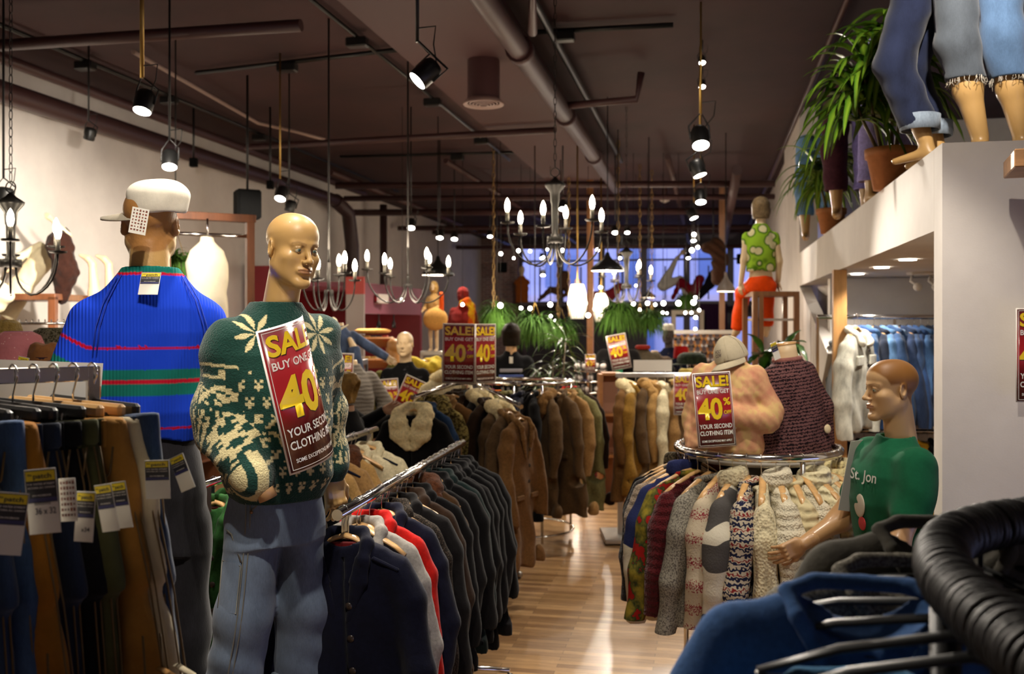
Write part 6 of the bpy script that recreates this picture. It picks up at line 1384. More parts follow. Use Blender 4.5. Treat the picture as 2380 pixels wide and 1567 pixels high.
# ------------------------------------------------------------------ seated female figure on a tall wooden stand
WST = wood('stand_wood', (.26, .11, .04), 5, .5, (1, 1, .1), .3)
ps = P(1790, 750, 10.0); zt_ = 2.262
t = thing('wooden_stand', 'tall open brown wooden stand carrying the seated figure in orange', 'display stand', (ps.x, ps.y, 0), YAW)
for sx in (-1, 1):
    for sy in (-1, 1): MB().box((sx*.21, sy*.21, zt_/2), (.025, .025, zt_/2-.04)).build('post', WST, t)
MB().box((0, 0, zt_-.022), (.235, .235, .025), bev=.003).build('top', WST, t)
for z in (1.98, 1.5, .9): MB().box((0, 0, z), (.186, .186, .012)).build('shelf', mat('shelf_pale', (.5, .45, .4), .5), t)
mb = MB().box((-.15, -.227, zt_/2), (.022, .008, zt_/2-.04)); mb.build('slotted_strip', WST, t)
FLOR = spotty('floral_print', srgb('2f5a12'), srgb('cfc79a'), 9, .40, .03, 'voronoi', c3=srgb('8cb430')); ORG = wool('orange_satin', srgb('e0480a'), 8, var=.18, bump=.2, sheen=0, rough=.5)
figure('female_mannequin', 'seated female mannequin seen from behind in green floral top and orange satin trousers', 'mannequin', flo(1768, 9.95, zt_-.80*.92), YAW+radians(170), 1.0, SKINP, FLOR, [[(.15, .01, 1.42), (.185, .03, 1.16), (.215, .0, .90)], [(-.15, .01, 1.42), (-.20, .03, 1.14), (-.19, -.02, .92)]], .12, ORG, hair=(HASH, 'bob'), fem=True, topz=1.03, legs=[[(.09, 0, .87), (.17, -.34, .80), (.24, -.42, .36), (.27, -.52, .30)], [(-.08, 0, .87), (-.10, -.38, .84), (-.10, -.42, .40), (-.10, -.5, .32)]], scale=.92, hem=.86)
# ------------------------------------------------------------------ legs standing along the mezzanine edge
def leg_pair(label, loc, rz, m, hem, sw=1.0, wide=1.0, cuff=None, lean=0.0, skin=SKIN, bend=0, fray=False, sep=.10, m2=None, foot=True):
    t = thing('lower_body_mannequin', label, 'mannequin legs', loc, rz); t.scale = (sw,)*3
    for sx in (-1, 1):
        kn = (sx*(sep+.01)+lean*.45, -.02-bend, .50); hp = (sx*.085+lean*.5, 0, .92); an = (sx*sep, .02, .09)
        S = Sdf((min(kn[0], hp[0], an[0])-.14, -.32, -.01), (max(kn[0], hp[0], an[0])+.14, .18, .98), .009)
        S.u(S.chain([kn, ((an[0]+kn[0])/2, (kn[1]+.02)/2+.012, .30), an], [.058, .058, .036], .03), 0); S.u(S.cap((an[0], .03, .05), (an[0], -.13, .022), .034, .020, (1, 1, .85)), .03); S.u(S.ell((an[0], .045, .03), (.032, .035, .03)), .02)
        lg = mk('leg', S.mesh('leg', 1), skin, t)
        S = Sdf((min(kn[0], hp[0], an[0])-.18, -.36, hem-.04), (max(kn[0], hp[0], an[0])+.18, .22, 1.02), .009)
        e = np.array(an)+(np.array(kn)-np.array(an))*max(0, (hem-.09)/.41)
        S.u(S.chain([hp, kn, tuple(e)], [.110*wide, .092*wide, .088*wide], .04), 0)
        S.V = S.V+.004*np.sin(44*S.Z+22*S.X+sx)*np.sin(16*S.X+9*S.Y+7*S.Z)
        S.cut(S.box((e[0], e[1], hem-.06), (.3, .3, .06), .001), .003); S.cut(S.ell((e[0], e[1], hem), (.078*wide, .078*wide, .03)), .004)
        tl = mk('trouser_leg', S.mesh('trouser_leg', 1), (m2 if (m2 and sx > 0) else m), t)
        if cuff: MB().lathe([(.088*wide, .0), (.094*wide, .0), (.096*wide, .075), (.088*wide, .078)], c=(e[0], e[1], hem-.01), n=26).build('turned_cuff', cuff, tl)
        if fray:
            mb = MB(); rr = random.Random(sx+5)
            for k in range(60):
                a = rr.uniform(0, 2*pi); r = .085*wide; q = Vector((e[0]+r*cos(a), e[1]+r*sin(a), hem)); L_ = rr.choice([.012, .02, .03, .05 if k % 12 == 0 else .02]); mb.tube([q+Vector((0, 0, .01)), q+Vector((rr.uniform(-.006, .006), rr.uniform(-.006, .006), -L_*.5)), q+Vector((rr.uniform(-.012, .012), rr.uniform(-.01, .01), -L_))], .0011, 4)
            tag(mb.build('frayed_hem', mat('fray_thread', (.5, .45, .38), .9), tl), None, None, None, 'stuff')
            MB().tube([(e[0]-.088*wide, e[1]-.01, hem+.005), (kn[0]-.092*wide, kn[1]-.01, .5), (hp[0]-.105*wide, hp[1], .9)], .003, 6).build('side_seam', mat('seam_dark', (.03, .03, .04), .8), tl)
    return t
zm = ZT+.0
GRD = denim('grey_ripped_denim', srgb('4a5058'), 1.3, .65); LTD = denim('light_ripped_denim', srgb('50698a'), 1.4, .7)
leg_pair('mannequin legs in frayed grey and blue cropped jeans nearest on the white ledge', flo(2330, 4.62, zm), YAW+radians(-8), GRD, .335, 1.1, .92, fray=True, lean=-.22, m2=LTD, sep=.085)
leg_pair('mannequin legs in dark indigo jeans with a pale turned cuff beside the big plant', flo(2158, 4.87, zm), YAW+radians(-130), denim('deep_indigo', srgb('1c2238'), 1.3), .17, 1.0, 1.0, cuff=denim('cuff_pale', srgb('8390a0')), lean=.10, bend=.10)
leg_pair('mannequin legs in burgundy trousers with one lavender leg behind the big plant', flo(1978, 7.35, zm), YAW+radians(-25), wool('burgundy_twill', srgb('4a2a34'), 40), .20, 1.05, .95, m2=wool('lavender_twill', srgb('8078b8'), 40), bend=.05)
leg_pair('mannequin legs in light blue jeans at the far end of the white ledge', flo(1897, 9.3, zm), YAW+radians(-20), denim('sky_denim', srgb('6f97c4')), .24, 1.0, .95)
leg_pair('mannequin legs in lilac trousers standing behind the large potted plant', flo(2065, 6.5, zm), YAW+radians(10), wool('lilac_twill', srgb('9a92d0'), 40), .14, 1.1, .95)
# wooden shelf end at the right edge of the view
b_ = MB().box((0, 0, 0), (.30, .16, .035), bev=.004).build('wooden_shelf', wood('oak_shelf', (.36, .18, .07), 4, .5, (.15, 1, 1), .35)); b_.location = P(2545, 372, 3.75); b_.rotation_euler = (0, 0, YAW-.35); tag(b_, 'thick wooden shelf board jutting in at the top right edge', 'shelf')
sale_sign(P(2425, 826, 4.10), (0, 0, .0), .215, 'sale sign taped to the white pier, mostly outside the right edge', 0, .40)
# ------------------------------------------------------------------ plants
TERRA = wood('terracotta', (.46, .17, .055), 3, .75, (1, 1, 1), .18, 0); SOIL = mat('potting_soil', (.04, .025, .015), 1)
def leafmat(name, c1, c2, rough=.35):
    if name in MC: return MC[name]
    m = mat(name, c1, rough, coat=.2); n = NT(m); a = n.new('ShaderNodeVertexColor'); a.layer_name = 'pattern'; n.link(a.outputs[0], n.b.inputs['Base Color'])
    n.b.inputs['Subsurface Weight'].default_value = 0; return m
def blades(name, parent, m, starts, n, L, w, droop, seed, cols, up=(.2, 1.1), seg=9):
    rr = random.Random(seed); vs = []; fs = []; cl = []
    for k in range(n):
        p = Vector(rr.choice(starts))+Vector((rr.uniform(-.02, .02),)*3); a = rr.uniform(0, 2*pi); el = rr.uniform(*up); l = L*rr.uniform(.6, 1.15); dr = droop*rr.uniform(.7, 1.3)
        d = Vector((cos(a)*cos(el), sin(a)*cos(el), sin(el))); side = Vector((-sin(a), cos(a), 0)); c = rr.random(); b0 = len(vs)
        for i in range(seg+1):
            f = i/seg; ww = w*(.35+1.6*f*(1-f)*2 if f < .5 else 1.15*(1-f)**.6*1.05)*.5
            nrm = side.cross(d).normalized(); mid = p-nrm*ww*.45*(1 if nrm.z > 0 else -1)
            vs += [p-side*ww, mid, p+side*ww]; st = mul(cols[0], .7+.6*c); sc_ = mul(cols[1], .8+.4*c)
            cl += [st, sc_, st]
            p = p+d*(l/seg); d = (d+Vector((0, 0, -dr/seg))).normalized()
        for i in range(seg):
            q = b0+i*3; fs += [(q, q+1, q+4, q+3), (q+1, q+2, q+5, q+4)]
    me = bpy.data.meshes.new(name); me.from_pydata([tuple(v) for v in vs], [], fs); me.polygons.foreach_set('use_smooth', [True]*len(fs)); me.update()
    at = me.color_attributes.new('pattern', 'FLOAT_COLOR', 'POINT'); arr = np.ones((len(vs), 4), np.float32); arr[:, :3] = np.array(cl); at.data.foreach_set('color', arr.ravel())
    return mk(name, me, m, parent)
LEAF = leafmat('dracaena_leaf', (.05, .16, .02), (.2, .3, .03)); CL = [srgb('2c5a12'), srgb('7ea02c')]
def potted(name, label, loc, r, hpot, stems, n, L, w, droop, seed, pot=TERRA, cols=CL, up=(-.2, 1.3)):
    t = thing(name, label, 'potted plant', loc)
    pt = MB().lathe([(.001, 0), (r*.68, 0), (r*.92, hpot*.78), (r, hpot*.78), (r*1.02, hpot), (r*.92, hpot), (r*.88, hpot*.9), (.001, hpot*.9)], n=32).build('pot', pot, t)
    MB().lathe([(.001, hpot*.93), (r*.9, hpot*.9)], n=24).build('soil', SOIL, t)
    for s in stems: MB().tube([(s[0]*.3, s[1]*.3, hpot*.9), (s[0]*.7, s[1]*.7, (hpot+s[2])/2), s], [.012, .010, .008], 8).build('stem', wood('cane', (.16, .11, .05), 6), t)
    blades('foliage', t, LEAF, [Vector(s)*1.0 for s in stems]+[Vector((s[0]*.85, s[1]*.85, hpot+(s[2]-hpot)*f)) for s in stems for f in (.55, .75, .9)], n, L, w, droop, seed, cols, up)
    return t
potted('dracaena', 'large arching striped-leaf plant in terracotta pot on the white ledge', flo(2072, 5.75, zm), .15, .24, [(0, 0, .95), (-.18, -.05, .80), (.10, .08, 1.0), (-.22, .05, .60), (.05, -.12, .70)], 240, .52, .058, 2.6, 3)
potted('dracaena', 'smaller arching striped-leaf plant at the far end of the white ledge', flo(1932, 8.6, zm), .13, .22, [(0, 0, .62), (-.12, -.05, .55), (.06, .08, .7)], 110, .50, .046, 2.8, 8, cols=[srgb('3d6e18'), srgb('a0bf48')])
potted('grass_palm', 'glossy grass-leaved palm in the middle of the shop behind the round coat rack', flo(1285, 9.9, .0), .2, .5, [(0, 0, 1.55), (-.1, 0, 1.35), (.12, .05, 1.75), (.05, -.1, 1.2)], 150, .50, .018, 2.4, 11, mat('dark_pot', (.05, .04, .04), .5), [srgb('26400f'), srgb('52702a')])
potted('broad_leaf_plant', 'dark broad-leaved plant behind the seated figure stand', flo(1800, 8.2, .0), .18, .4, [(0, 0, 1.5), (-.1, 0, 1.7), (.1, .05, 1.75), (.05, -.1, 1.3)], 130, .26, .10, 1.8, 14, mat('dark_pot', (.05, .04, .04), .5), [srgb('1d3c10'), srgb('3c6a1c')])
FERNM = leafmat('fern_leaf', (.05, .16, .02), (.2, .3, .03), .8); FERNM.node_tree.nodes['Principled BSDF'].inputs['Coat Weight'].default_value = 0
def fern(label, px, py, d, r, seed, cols=(srgb('2f5a14'), srgb('5d8a2c'))):
    c = P(px, py, d); t = thing('hanging_fern', label, 'hanging plant', c)
    MB().lathe([(.001, -.10), (.08, -.10), (.11, .02), (.10, .02), (.001, 0)], n=20).build('basket', mat('basket_dark', (.05, .03, .02), .8), t)
    MB().cyl((0, 0, .30), (0, 0, ZC-c.z), .007, n=6).build('chain', IRON, t)
    for k in range(3): a = 2*pi*k/3; MB().tube([(.10*cos(a), .10*sin(a), .02), (0, 0, .32)], .003, 4).build('hanger_wire', BRASS, t)
    blades('fronds', t, FERNM, [(0, 0, .03), (.05, .03, .03), (-.05, 0, .03), (0, -.05, .02)], 520, r*1.55, .017, 3.6, seed, cols, (-.1, 1.35), 8)
fern('feathery hanging fern nearest the brick pier', 1155, 738, 13.5, .27, 1); fern('hanging fern left of the crystal lantern', 1243, 762, 11.5, .24, 2); fern('hanging fern right behind the crystal lantern', 1303, 770, 12.5, .21, 3); fern('large hanging fern over the black blazer', 1436, 735, 12.3, .27, 4); fern('rounded hanging fern at the end of the row, over the grey coat', 1508, 748, 12.8, .21, 5); fern('small far fern before the window curtain', 1595, 700, 20, .22, 6)
# ------------------------------------------------------------------ far left: wooden display frames, draped figure, hats
def frame_stand(name, label, loc, rz, w, d, z1, z0=0, m=WALNUT, t_=.03, shelves=()):
    t = thing(name, label, 'display stand', loc, rz)
    for sx in (-1, 1):
        for sy in (-1, 1): MB().box((sx*(w/2-t_), sy*(d/2-t_), (z0+z1)/2), (t_, t_, (z1-z0)/2)).build('post', m, t)
    for z in (z1,)+tuple(shelves): MB().box((0, 0, z), (w/2, d/2, .028), bev=.004).build('shelf' if z != z1 else 'top', m, t)
    return t
c = flo(40, 8.6); frame_stand('garment_stand', 'wooden display frame under the reclining figure by the left wall', c, YAW, 1.0, .7, 2.17, shelves=(1.2,))
rl = thing('hook_rail', 'row of chrome hooks on a rail in front of the wooden frame at the left', 'hook rail', P(-40, 752, 6.6), YAW+.25)
MB().tube([(0, 0, 0), (.75, 0, 0)], .009, 8).build('rail', CHROME, rl)
for k in range(18): MB().torus((.03+.04*k, 0, .012), .016, .0028, 12, 5, Matrix.Rotation(pi/2, 3, 'Y')).build('hook', CHROME, rl)
for x in (0, .75): MB().cyl((x, 0, 0), (x, 0, -P(-40, 752, 6.6).z+.01), .012).build('post', CHROME, rl)
WHD = wool('ivory_dress', srgb('d8cba8'), 16, var=.06, bump=.2)
f = figure('female_mannequin', 'reclining female mannequin in ivory dress with one arm arched over her head', 'mannequin', P(-30, 690, 8.7)+Vector((0, 0, -.30)), YAW, 1.0, SKINP, WHD, [[(.17, .01, 1.44), (.08, .0, 1.80), (-.20, -.10, 1.86)], [(-.16, .01, 1.44), (-.22, -.12, 1.16), (-.15, -.3, 1.0)]], .9, WHD, hair=(wool('dark_curls', srgb('2a1610'), 26, bump=1), 'curly'), fem=True, skirt=.35, scale=.62, rot=(0, radians(38), YAW), topz=.9)
hw = MB(); 
S = Sdf((-.2, -.14, -.45), (.2, .14, .22), .012); S.u(S.ell((0, 0, .05), (.11, .09, .11)), 0); S.u(S.chain([(.02, 0, .05), (.06, .0, -.15), (.03, 0, -.34)], [.09, .10, .06], .03), .03); S.V = S.V+.014*np.sin(60*S.X+20*S.Y)*np.sin(48*S.Z)*np.sin(50*S.Y+9)
o = mk('long_wig', S.mesh('long_wig', 1), wool('dark_curls', srgb('2a1610'), 26), None, P(137, 585, 8.45)); tag(o, 'long dark curly wig hanging from the raised hand beside the ivory dress', 'wig'); o.scale = (1.05, 1, 1.15)
# upturned legs
for i, (px, dd) in enumerate(((212, 8.9), (250, 9.0))):
    q = P(px, 720, dd); S = Sdf((-.14, -.12, -.12), (.14, .12, .56), .009); S.u(S.chain([(.02, 0, -.1), (.03, 0, .15), (.01, 0, .40)], [.055, .052, .032], .03), 0); S.u(S.chain([(.012, 0, .42), (-.03, 0, .47), (-.10, 0, .50)], [.034, .028, .016], .02), .02)
    o = mk('hosiery_form', S.mesh('hosiery_form', 1), SKINP, None, q); o.rotation_euler = (0, 0, YAW); tag(o, ['upturned bare mannequin leg nearer the dark wig', 'upturned bare mannequin leg farther from the dark wig'][i], 'mannequin leg')
lt = frame_stand('display_block', 'pale display block holding the upturned legs behind the blue jumper', flo(245, 9.1), YAW, .5, .3, P(0, 725, 9.0).z-.05, m=mat('block_white', (.55, .5, .45), .7))
# loose draped sleeve at left edge
S = Sdf((-.2, -.1, -.25), (.2, .1, .25), .012); S.u(S.chain([(-.15, 0, .18), (.02, 0, .05), (-.08, 0, -.12)], [.10, .11, .06], .04), 0); S.wrinkle(.012, 18, 6, 22)
o = mk('draped_cloth', S.mesh('draped_cloth', 1), WHD, None, P(-10, 700, 8.1)); tag(o, 'ivory cloth draped over the left end of the wooden frame', 'cloth')
# open wooden frame with cream shirt form
c = P(485, 750, 7.6); t = thing('wardrobe_stand', 'tall open wooden wardrobe frame with a chrome bar and a cream shirt', 'display frame', (c.x, c.y, 0), YAW+.5)
zt_ = 1.95+.83
for x in (-.32, .32): MB().box((x, 0, zt_/2), (.03, .04, zt_/2-.03)).build('post', WALNUT, t)
MB().box((0, 0, zt_), (.36, .05, .03), bev=.003).build('top', WALNUT, t); MB().tube([(-.32, .0, zt_-.14), (.32, .0, zt_-.14)], .014, 8).build('bar', CHROME, t)
MB().box((0, .0, 1.95+.02), (.30, .05, .02)).build('shelf', WALNUT, t)
sc_ = wool('cream_shirt', srgb('d9cdb4'), 12, var=.05, bump=.2)
tq = P(482, 650, 7.45); t = thing('torso_form', 'cream shirt on a torso form hanging in the wooden wardrobe frame', 'torso form', tq, YAW+.4)
S = Sdf((-.24, -.16, -.42), (.24, .16, .36), .01); S.u(S.loft([(-.4, .17, .10, 0, 0), (-.1, .145, .10, 0, 0), (.12, .16, .11, 0, 0), (.22, .13, .09, 0, 0), (.29, .055, .05, 0, 0), (.33, .05, .045, 0, 0)], 2.1), 0); S.wrinkle(.005, 22, 5, 12); mk('shirt', S.mesh('shirt', 1), sc_, t)
MB().cyl((0, 0, .32), (0, 0, .47), .008).build('hook_rod', CHROME, t)
fern('small trailing green plant inside the wooden wardrobe frame', 408, 618, 8.2, .14, 9)
# hats on a shelf behind the white card
def hat(name, label, loc, rz, m, crown=(.078, .095, .10), brim=.05, dent=True, s=1.0, band=None, up=.3, tilt=(0, 0), crown_m=None):
    t = thing(name, label, 'hat', loc); t.rotation_euler = (tilt[0], tilt[1], rz); t.scale = (s,)*3
    S = Sdf((-.13, -.15, -.02), (.13, .15, .16), .006); a, b, z = crown
    S.u(S.loft([(0, a, b, 0, 0), (z*.6, a*.92, b*.92, 0, 0), (z*.9, a*.78, b*.80, 0, 0), (z, a*.55, b*.62, 0, 0)], 2.2), 0); S.V = S.V-.004
    if dent: S.cut(S.cap((0, -b*.9, z+.012), (0, b*.5, z+.012), .022), .03); [S.cut(S.ell((sx*a*.75, -b*.75, z*.85), (.02, .02, .025)), .02) for sx in (-1, 1)]
    mk('crown', S.mesh('crown', 1), crown_m or m, t)
    if brim > 0:
        vs = []; N = 36
        for k in range(N):
            q = 2*pi*k/N
            for r, th in ((0, 0), (.5, 0), (1, 0), (1, -.004), (0, -.004)):
                R = brim*r; vs.append(((a+R)*cos(q), (b+R)*sin(q), .003+th+up*R*abs(cos(q))**1.5))
        fs = [(k*5+j, ((k+1) % N)*5+j, ((k+1) % N)*5+j+1, k*5+j+1) for k in range(N) for j in range(4)]
        MB().add(vs, fs).build('brim', m, t)
    if band: MB().lathe([(1, .004), (1.0, .028)], n=30).build('hat_band', band, t).scale = (a*1.01+.002, b*1.01+.002, 1)
    return t
zs = P(60, 850, 4.5).z
sh = frame_stand('hat_shelf', 'wooden shelf unit piled with hats behind the trouser rail', flo(45, 4.75), YAW, .75, .5, zs-.03, shelves=(1.0,))
FELT = wool('brown_felt', srgb('6e4726'), 40, var=.12, bump=.1)
hat('fedora', 'brown felt fedora with pinched crown on the hat pile', P(104, 842, 4.5), YAW+.3, FELT, brim=.045, s=.92, band=wool('fedora_band', srgb('2c1c22')))
hat('beret', 'magenta felt beret-like hat on top of the hat pile', P(42, 790, 4.75)+Vector((0, 0, -.02)), YAW-.2, wool('magenta_felt', srgb('8a1470'), 40, var=.12), (.10, .085, .055), 0, False, 1.05)
hat('cloche', 'dusty pink hat with white flecks left of the brown fedora', P(42, 838, 4.55), YAW, spotty('pink_fleck', srgb('b06a6c'), srgb('d8b0a4'), 60, .16, .03, 'voronoi'), (.115, .12, .13), .02, False, 1.0)
hat('tweed_cap', 'grey-brown tweed cap behind the brown fedora', P(122, 800, 4.95), YAW, spotty('tweed_cap', srgb('6c6550'), srgb('34301f'), 90, .5, .05), (.10, .11, .08), .02, False)
hat('knit_beanie', 'cream and gold knitted beanie under the magenta hat', P(10, 800, 4.9), YAW, knit('gold_beanie', srgb('a88c4a')), (.085, .09, .12), 0, False)
hat('woven_hat', 'dark blue patterned hat below the brown fedora', P(128, 862, 4.5), YAW, spotty('blue_woven', srgb('2b2c48'), srgb('5a4a58'), 70, .5, .05), (.09, .10, .05), .03, False)
price_tag(P(56, 830, 4.38), YAW, 0, .05, 'price_tag', 'yellow and grey price tag lying on the pink hat', None, hgt=.09, roll=.2); bpy.data.objects['price_tag'] if False else None
# ------------------------------------------------------------------ red booth against the left wall
XB = -4.8; y0 = P(830, 750, dx(830, XB)).y; y1 = P(978, 750, dx(978, XB)).y; RB = mat('red_booth_paint', (.19, .008, .014), .55); MAG = mat('mauve_fascia_paint', (.26, .07, .10), .6)
zf0, zf1 = 2.08, 2.52
struct('wall_booth_fascia', MB().box((XB-.06, (y0+y1)/2, (zf0+zf1)/2), (.06, (y1-y0)/2, (zf1-zf0)/2)), MAG)
struct('wall_booth_back', MB().box((XL+.06, (y0+y1)/2, 1.28), (.05, (y1-y0)/2, 1.26)), RB)
struct('wall_booth_far', MB().box(((XL+XB)/2+.02, y1+.05, zf1/2), ((XB-XL)/2-.03, .05, zf1/2-.003)), RB)
struct('wall_booth_near', MB().box(((XL+XB)/2-.45, y0-.06, zf1/2+.12), ((XB-XL)/2-.55, .05, zf1/2+.11)), RB)
struct('ceiling_booth', MB().box(((XL+XB)/2+.0, (y0+y1)/2, zf1-.03), ((XB-XL)/2-.13, (y1-y0)/2-.02, .03)), MAG)
lamp_pt(P(860, 800, 14.6), 14, (1, .75, .6), .1)
p_ = P(885, 695, 14.3); t = thing('exit_light', 'small white box light with red end fixed on the mauve fascia', 'light', p_, YAW+1.2); MB().box((0, 0, 0), (.16, .05, .07), bev=.01).build('housing', mat('detector_white', (.7, .62, .55), .5), t); MB().box((-.17, 0, 0), (.02, .045, .06), bev=.005).build('end_cap', RED, t)
zz_ = P(826, 740, dx(826, XB)-.1).z; b_ = MB().box((0, 0, (.55-zz_)/2), (.02, .13, (.55+zz_)/2-.002)).build('painted_panel', mat('panel_grey', (.45, .4, .38), .6)); b_.location = P(826, 740, dx(826, XB)-.1); b_.rotation_euler = (0, 0, 1.57); tag(b_, 'narrow grey panel with coral top at the near edge of the red booth', 'panel'); MB().box((0, 0, .45), (.022, .132, .12)).build('coral_band', mat('coral', (.6, .10, .09), .6), b_)
for i, px in enumerate((845, 880, 915)):
    q = P(px, 750, dx(px, XB-.06)); q.z = zf0-.158; t = thing('spotlight', ['small black spotlight under the mauve fascia, near end', 'small black spotlight under the mauve fascia, middle', 'small black spotlight under the mauve fascia, far end'][i], 'spotlight', q); MB().lathe([(.001, -.06), (.035, -.06), (.03, .02), (.01, .07), (.01, .16)], n=12).build('can', BLACKP, t)
# slanted wooden shop shelves before the booth
t = thing('wooden_rack', 'tilted orange wood shelf rack with small goods before the red booth', 'shelf', flo(868, 12.4), YAW+.35); PINE = wood('orange_pine', (.50, .20, .05), 5, .5, (.2, 1, 1), .2)
for sx in (-.22, .22): MB().box((sx, 0, .88), (.02, .16, .88)).build('side', PINE, t)
for i in range(6): MB().box((0, -.06, .35+.27*i), (.21, .17, .012), Matrix.Rotation(-.35, 3, 'X')).build('shelf', PINE, t)
gc = {}
def mkbox(): o = MB().box((0, 0, .035), (.035, .03, .035), bev=.006).build('goods_box', PAPER); return tag(o, '', 'box')
for i in range(6):
    for j in range(5):
        q = flo(868, 12.3)+RT*(-.15+.075*j)+Vector((0, 0, .37+.27*i)); m = [mat('g_dark', (.05, .05, .06), .5), mat('g_gold', (.5, .3, .08), .5), mat('g_white', (.6, .56, .5), .5), mat('g_red', (.4, .04, .03), .5)][R_.randrange(4)]
        first_or_dup(gc, 'b', mkbox, q, YAW, 'small boxed goods on the orange wood rack', 'small goods on the orange wood shelf rack', {'': m})
MB2 = MB().lathe([(.001, 0), (.22, .02), (.24, .05), (.18, .07), (.001, .075)], n=28).build('straw_tray', wool('straw', srgb('b38546'), 60)); MB2.location = flo(865, 12.35, 1.80); tag(MB2, 'round straw tray on top of the orange wood rack', 'tray')
lamp_spot(P(852, 690, 12.2), flo(860, 12.3, 1.7), 60, 60)
t = thing('picture_stand', 'blue and brown framed goods beside the orange wood rack', 'display stand', flo(906, 12.9), YAW); MB().box((0, 0, .85), (.05, .05, .85)).build('post', PINE, t); MB().box((0, -.06, 1.42), (.05, .01, .14), bev=.004).build('panel', mat('sign_redpink', (.45, .03, .04), .5), t)
# ------------------------------------------------------------------ mannequins in the middle distance
GREYT = knit('grey_knit', srgb('7c7670'), kind='plain'); BLKT = spotty('black_print_knit', srgb('0f0f11'), srgb('3a3a40'), 16, .35, .03)
f = figure('female_mannequin', 'auburn-haired mannequin in white cowboy hat, shoulders bare', 'mannequin', flo(760, 8.7, 0), YAW+radians(12), 1.86, SKINP, wool('black_vest', srgb('0f0e10')), None, 0, None, hair=(HRED, 'bob'), fem=True, topz=1.0)
hat('cowboy_hat', 'white cowboy hat with creased crown on the auburn-haired mannequin', P(763, 772, 8.66), YAW+.1, wool('white_felt', srgb('cfc4a8'), 40, var=.06, bump=.08), (.085, .10, .125), .085, True, 1.05, band=mat('hat_band_dark', (.1, .06, .04), .6), up=.75)
figure('female_mannequin', 'headless mannequin in grey knitted jumper beside the cowboy hat', 'mannequin', flo(818, 8.4, 0), YAW+radians(25), 1.88, SKINP, GREYT, [[(.17, .01, 1.44), (.30, .0, 1.22), (.20, -.06, 1.02)], [(-.15, .01, 1.44), (-.20, .03, 1.16), (-.20, -.05, .92)]], 1, GREYT, head=False, fem=True, topz=.9, thick=1.12)
figure('mannequin', 'mannequin in denim jacket and jeans posed high over the red booth entrance', 'mannequin', P(790, 800, 9.6)-Vector((0, 0, 1.10)), YAW+radians(30), 1.7, SKINP, denim('jacket_denim', srgb('3e4c68')), [[(.17, .01, 1.44), (.36, -.08, 1.30), (.55, -.12, 1.18)], [(-.17, .01, 1.44), (-.24, .03, 1.20), (-.1, -.1, 1.1)]], 1, denim('jacket_denim', srgb('3e4c68')), head=False, legs=[[(.09, 0, .92), (.12, -.3, .95), (.1, -.2, 1.3), (.06, -.18, 1.4)], [(-.09, 0, .88), (-.10, -.25, .62), (-.10, -.2, .40), (-.1, -.3, .36)]], scale=.82)
pb = frame_stand('display_pedestal', 'slim metal frame carrying the denim-clad mannequin', flo(792, 9.9), YAW, .5, .4, P(792, 800, 9.6).z-.19, m=STEEL, t_=.015)
figure('male_mannequin', 'bald tan mannequin turned away beside the one in black roll-neck', 'mannequin', flo(916, 10.3), YAW+radians(-150), 1.78, mat('orange_skin', srgb('b9824a'), .45), wool('olive_jersey', srgb('6f6a35')), None, 1, DKG)
figure('male_mannequin', 'bald mannequin in black printed roll-neck jumper under a tilted sale sign', 'mannequin', flo(941, 9.3), YAW+radians(-8), 1.86, SKINP, BLKT, [[(.17, .01, 1.44), (.23, .03, 1.16), (.16, -.2, 1.02)], [(-.17, .01, 1.44), (-.23, .03, 1.16), (-.15, -.2, 1.02)]], 1, DKG, thick=1.05)
q = flo(985, 10.2, 0); figure('torso_mannequin', 'cream shirt torso with a yellow scarf round the neck', 'mannequin', q, YAW+radians(-20), 1.80, SKINP, wool('cream_cotton', srgb('cfc4a0')), None, 1, None, head=False)
S = Sdf((-.22, -.22, -.12), (.22, .22, .14), .01); S.u(S.chain([(.13*cos(a), .11*sin(a), .03*sin(2*a)) for a in [2*pi*k/12 for k in range(13)]], [.055]*13, .02), 0); S.wrinkle(.010, 30, 20, 40)
o = mk('yellow_scarf', S.mesh('yellow_scarf', 1), wool('yellow_wool', srgb('c9ae3c'), 30), None, flo(986, 10.15, 1.51)); tag(o, 'bulky yellow scarf wound round the cream torso', 'scarf')
# dark-haired figure in printed black jacket, back to view
LJ = wool('black_leather_jacket', srgb('0c0c10'), 60)
f = figure('male_mannequin', 'dark-haired mannequin seen from behind in black jacket with blue and grey back print', 'mannequin', flo(1188, 10.9), YAW+radians(180), 1.93, SKIN2, LJ, None, 1, DKG, hair=(HDK, 'bob'), thick=1.15)
for nm, zz, hh_, w_, m in (('arched_lettering', 1.36, .035, .24, mat('print_grey', (.3, .3, .36), .7)), ('blue_lettering', 1.29, .05, .26, mat('print_blue', (.06, .10, .35), .7)), ('lower_lettering', 1.23, .025, .22, mat('print_grey', (.3, .3, .36), .7))):
    o = MB().box((0, .163, zz), (w_/2, .006, hh_/2), bev=.003).build(nm, m, f)
for k in range(4): MB().box((-.09+.06*k, .165, 1.09), (.016, .006, .09), bev=.004).build('printed_bar', mat('print_dim', (.12, .12, .13), .7), f)
MB().box((0, .13, 1.47), (.02, .006, .035)).build('neck_label', PAPER, f)
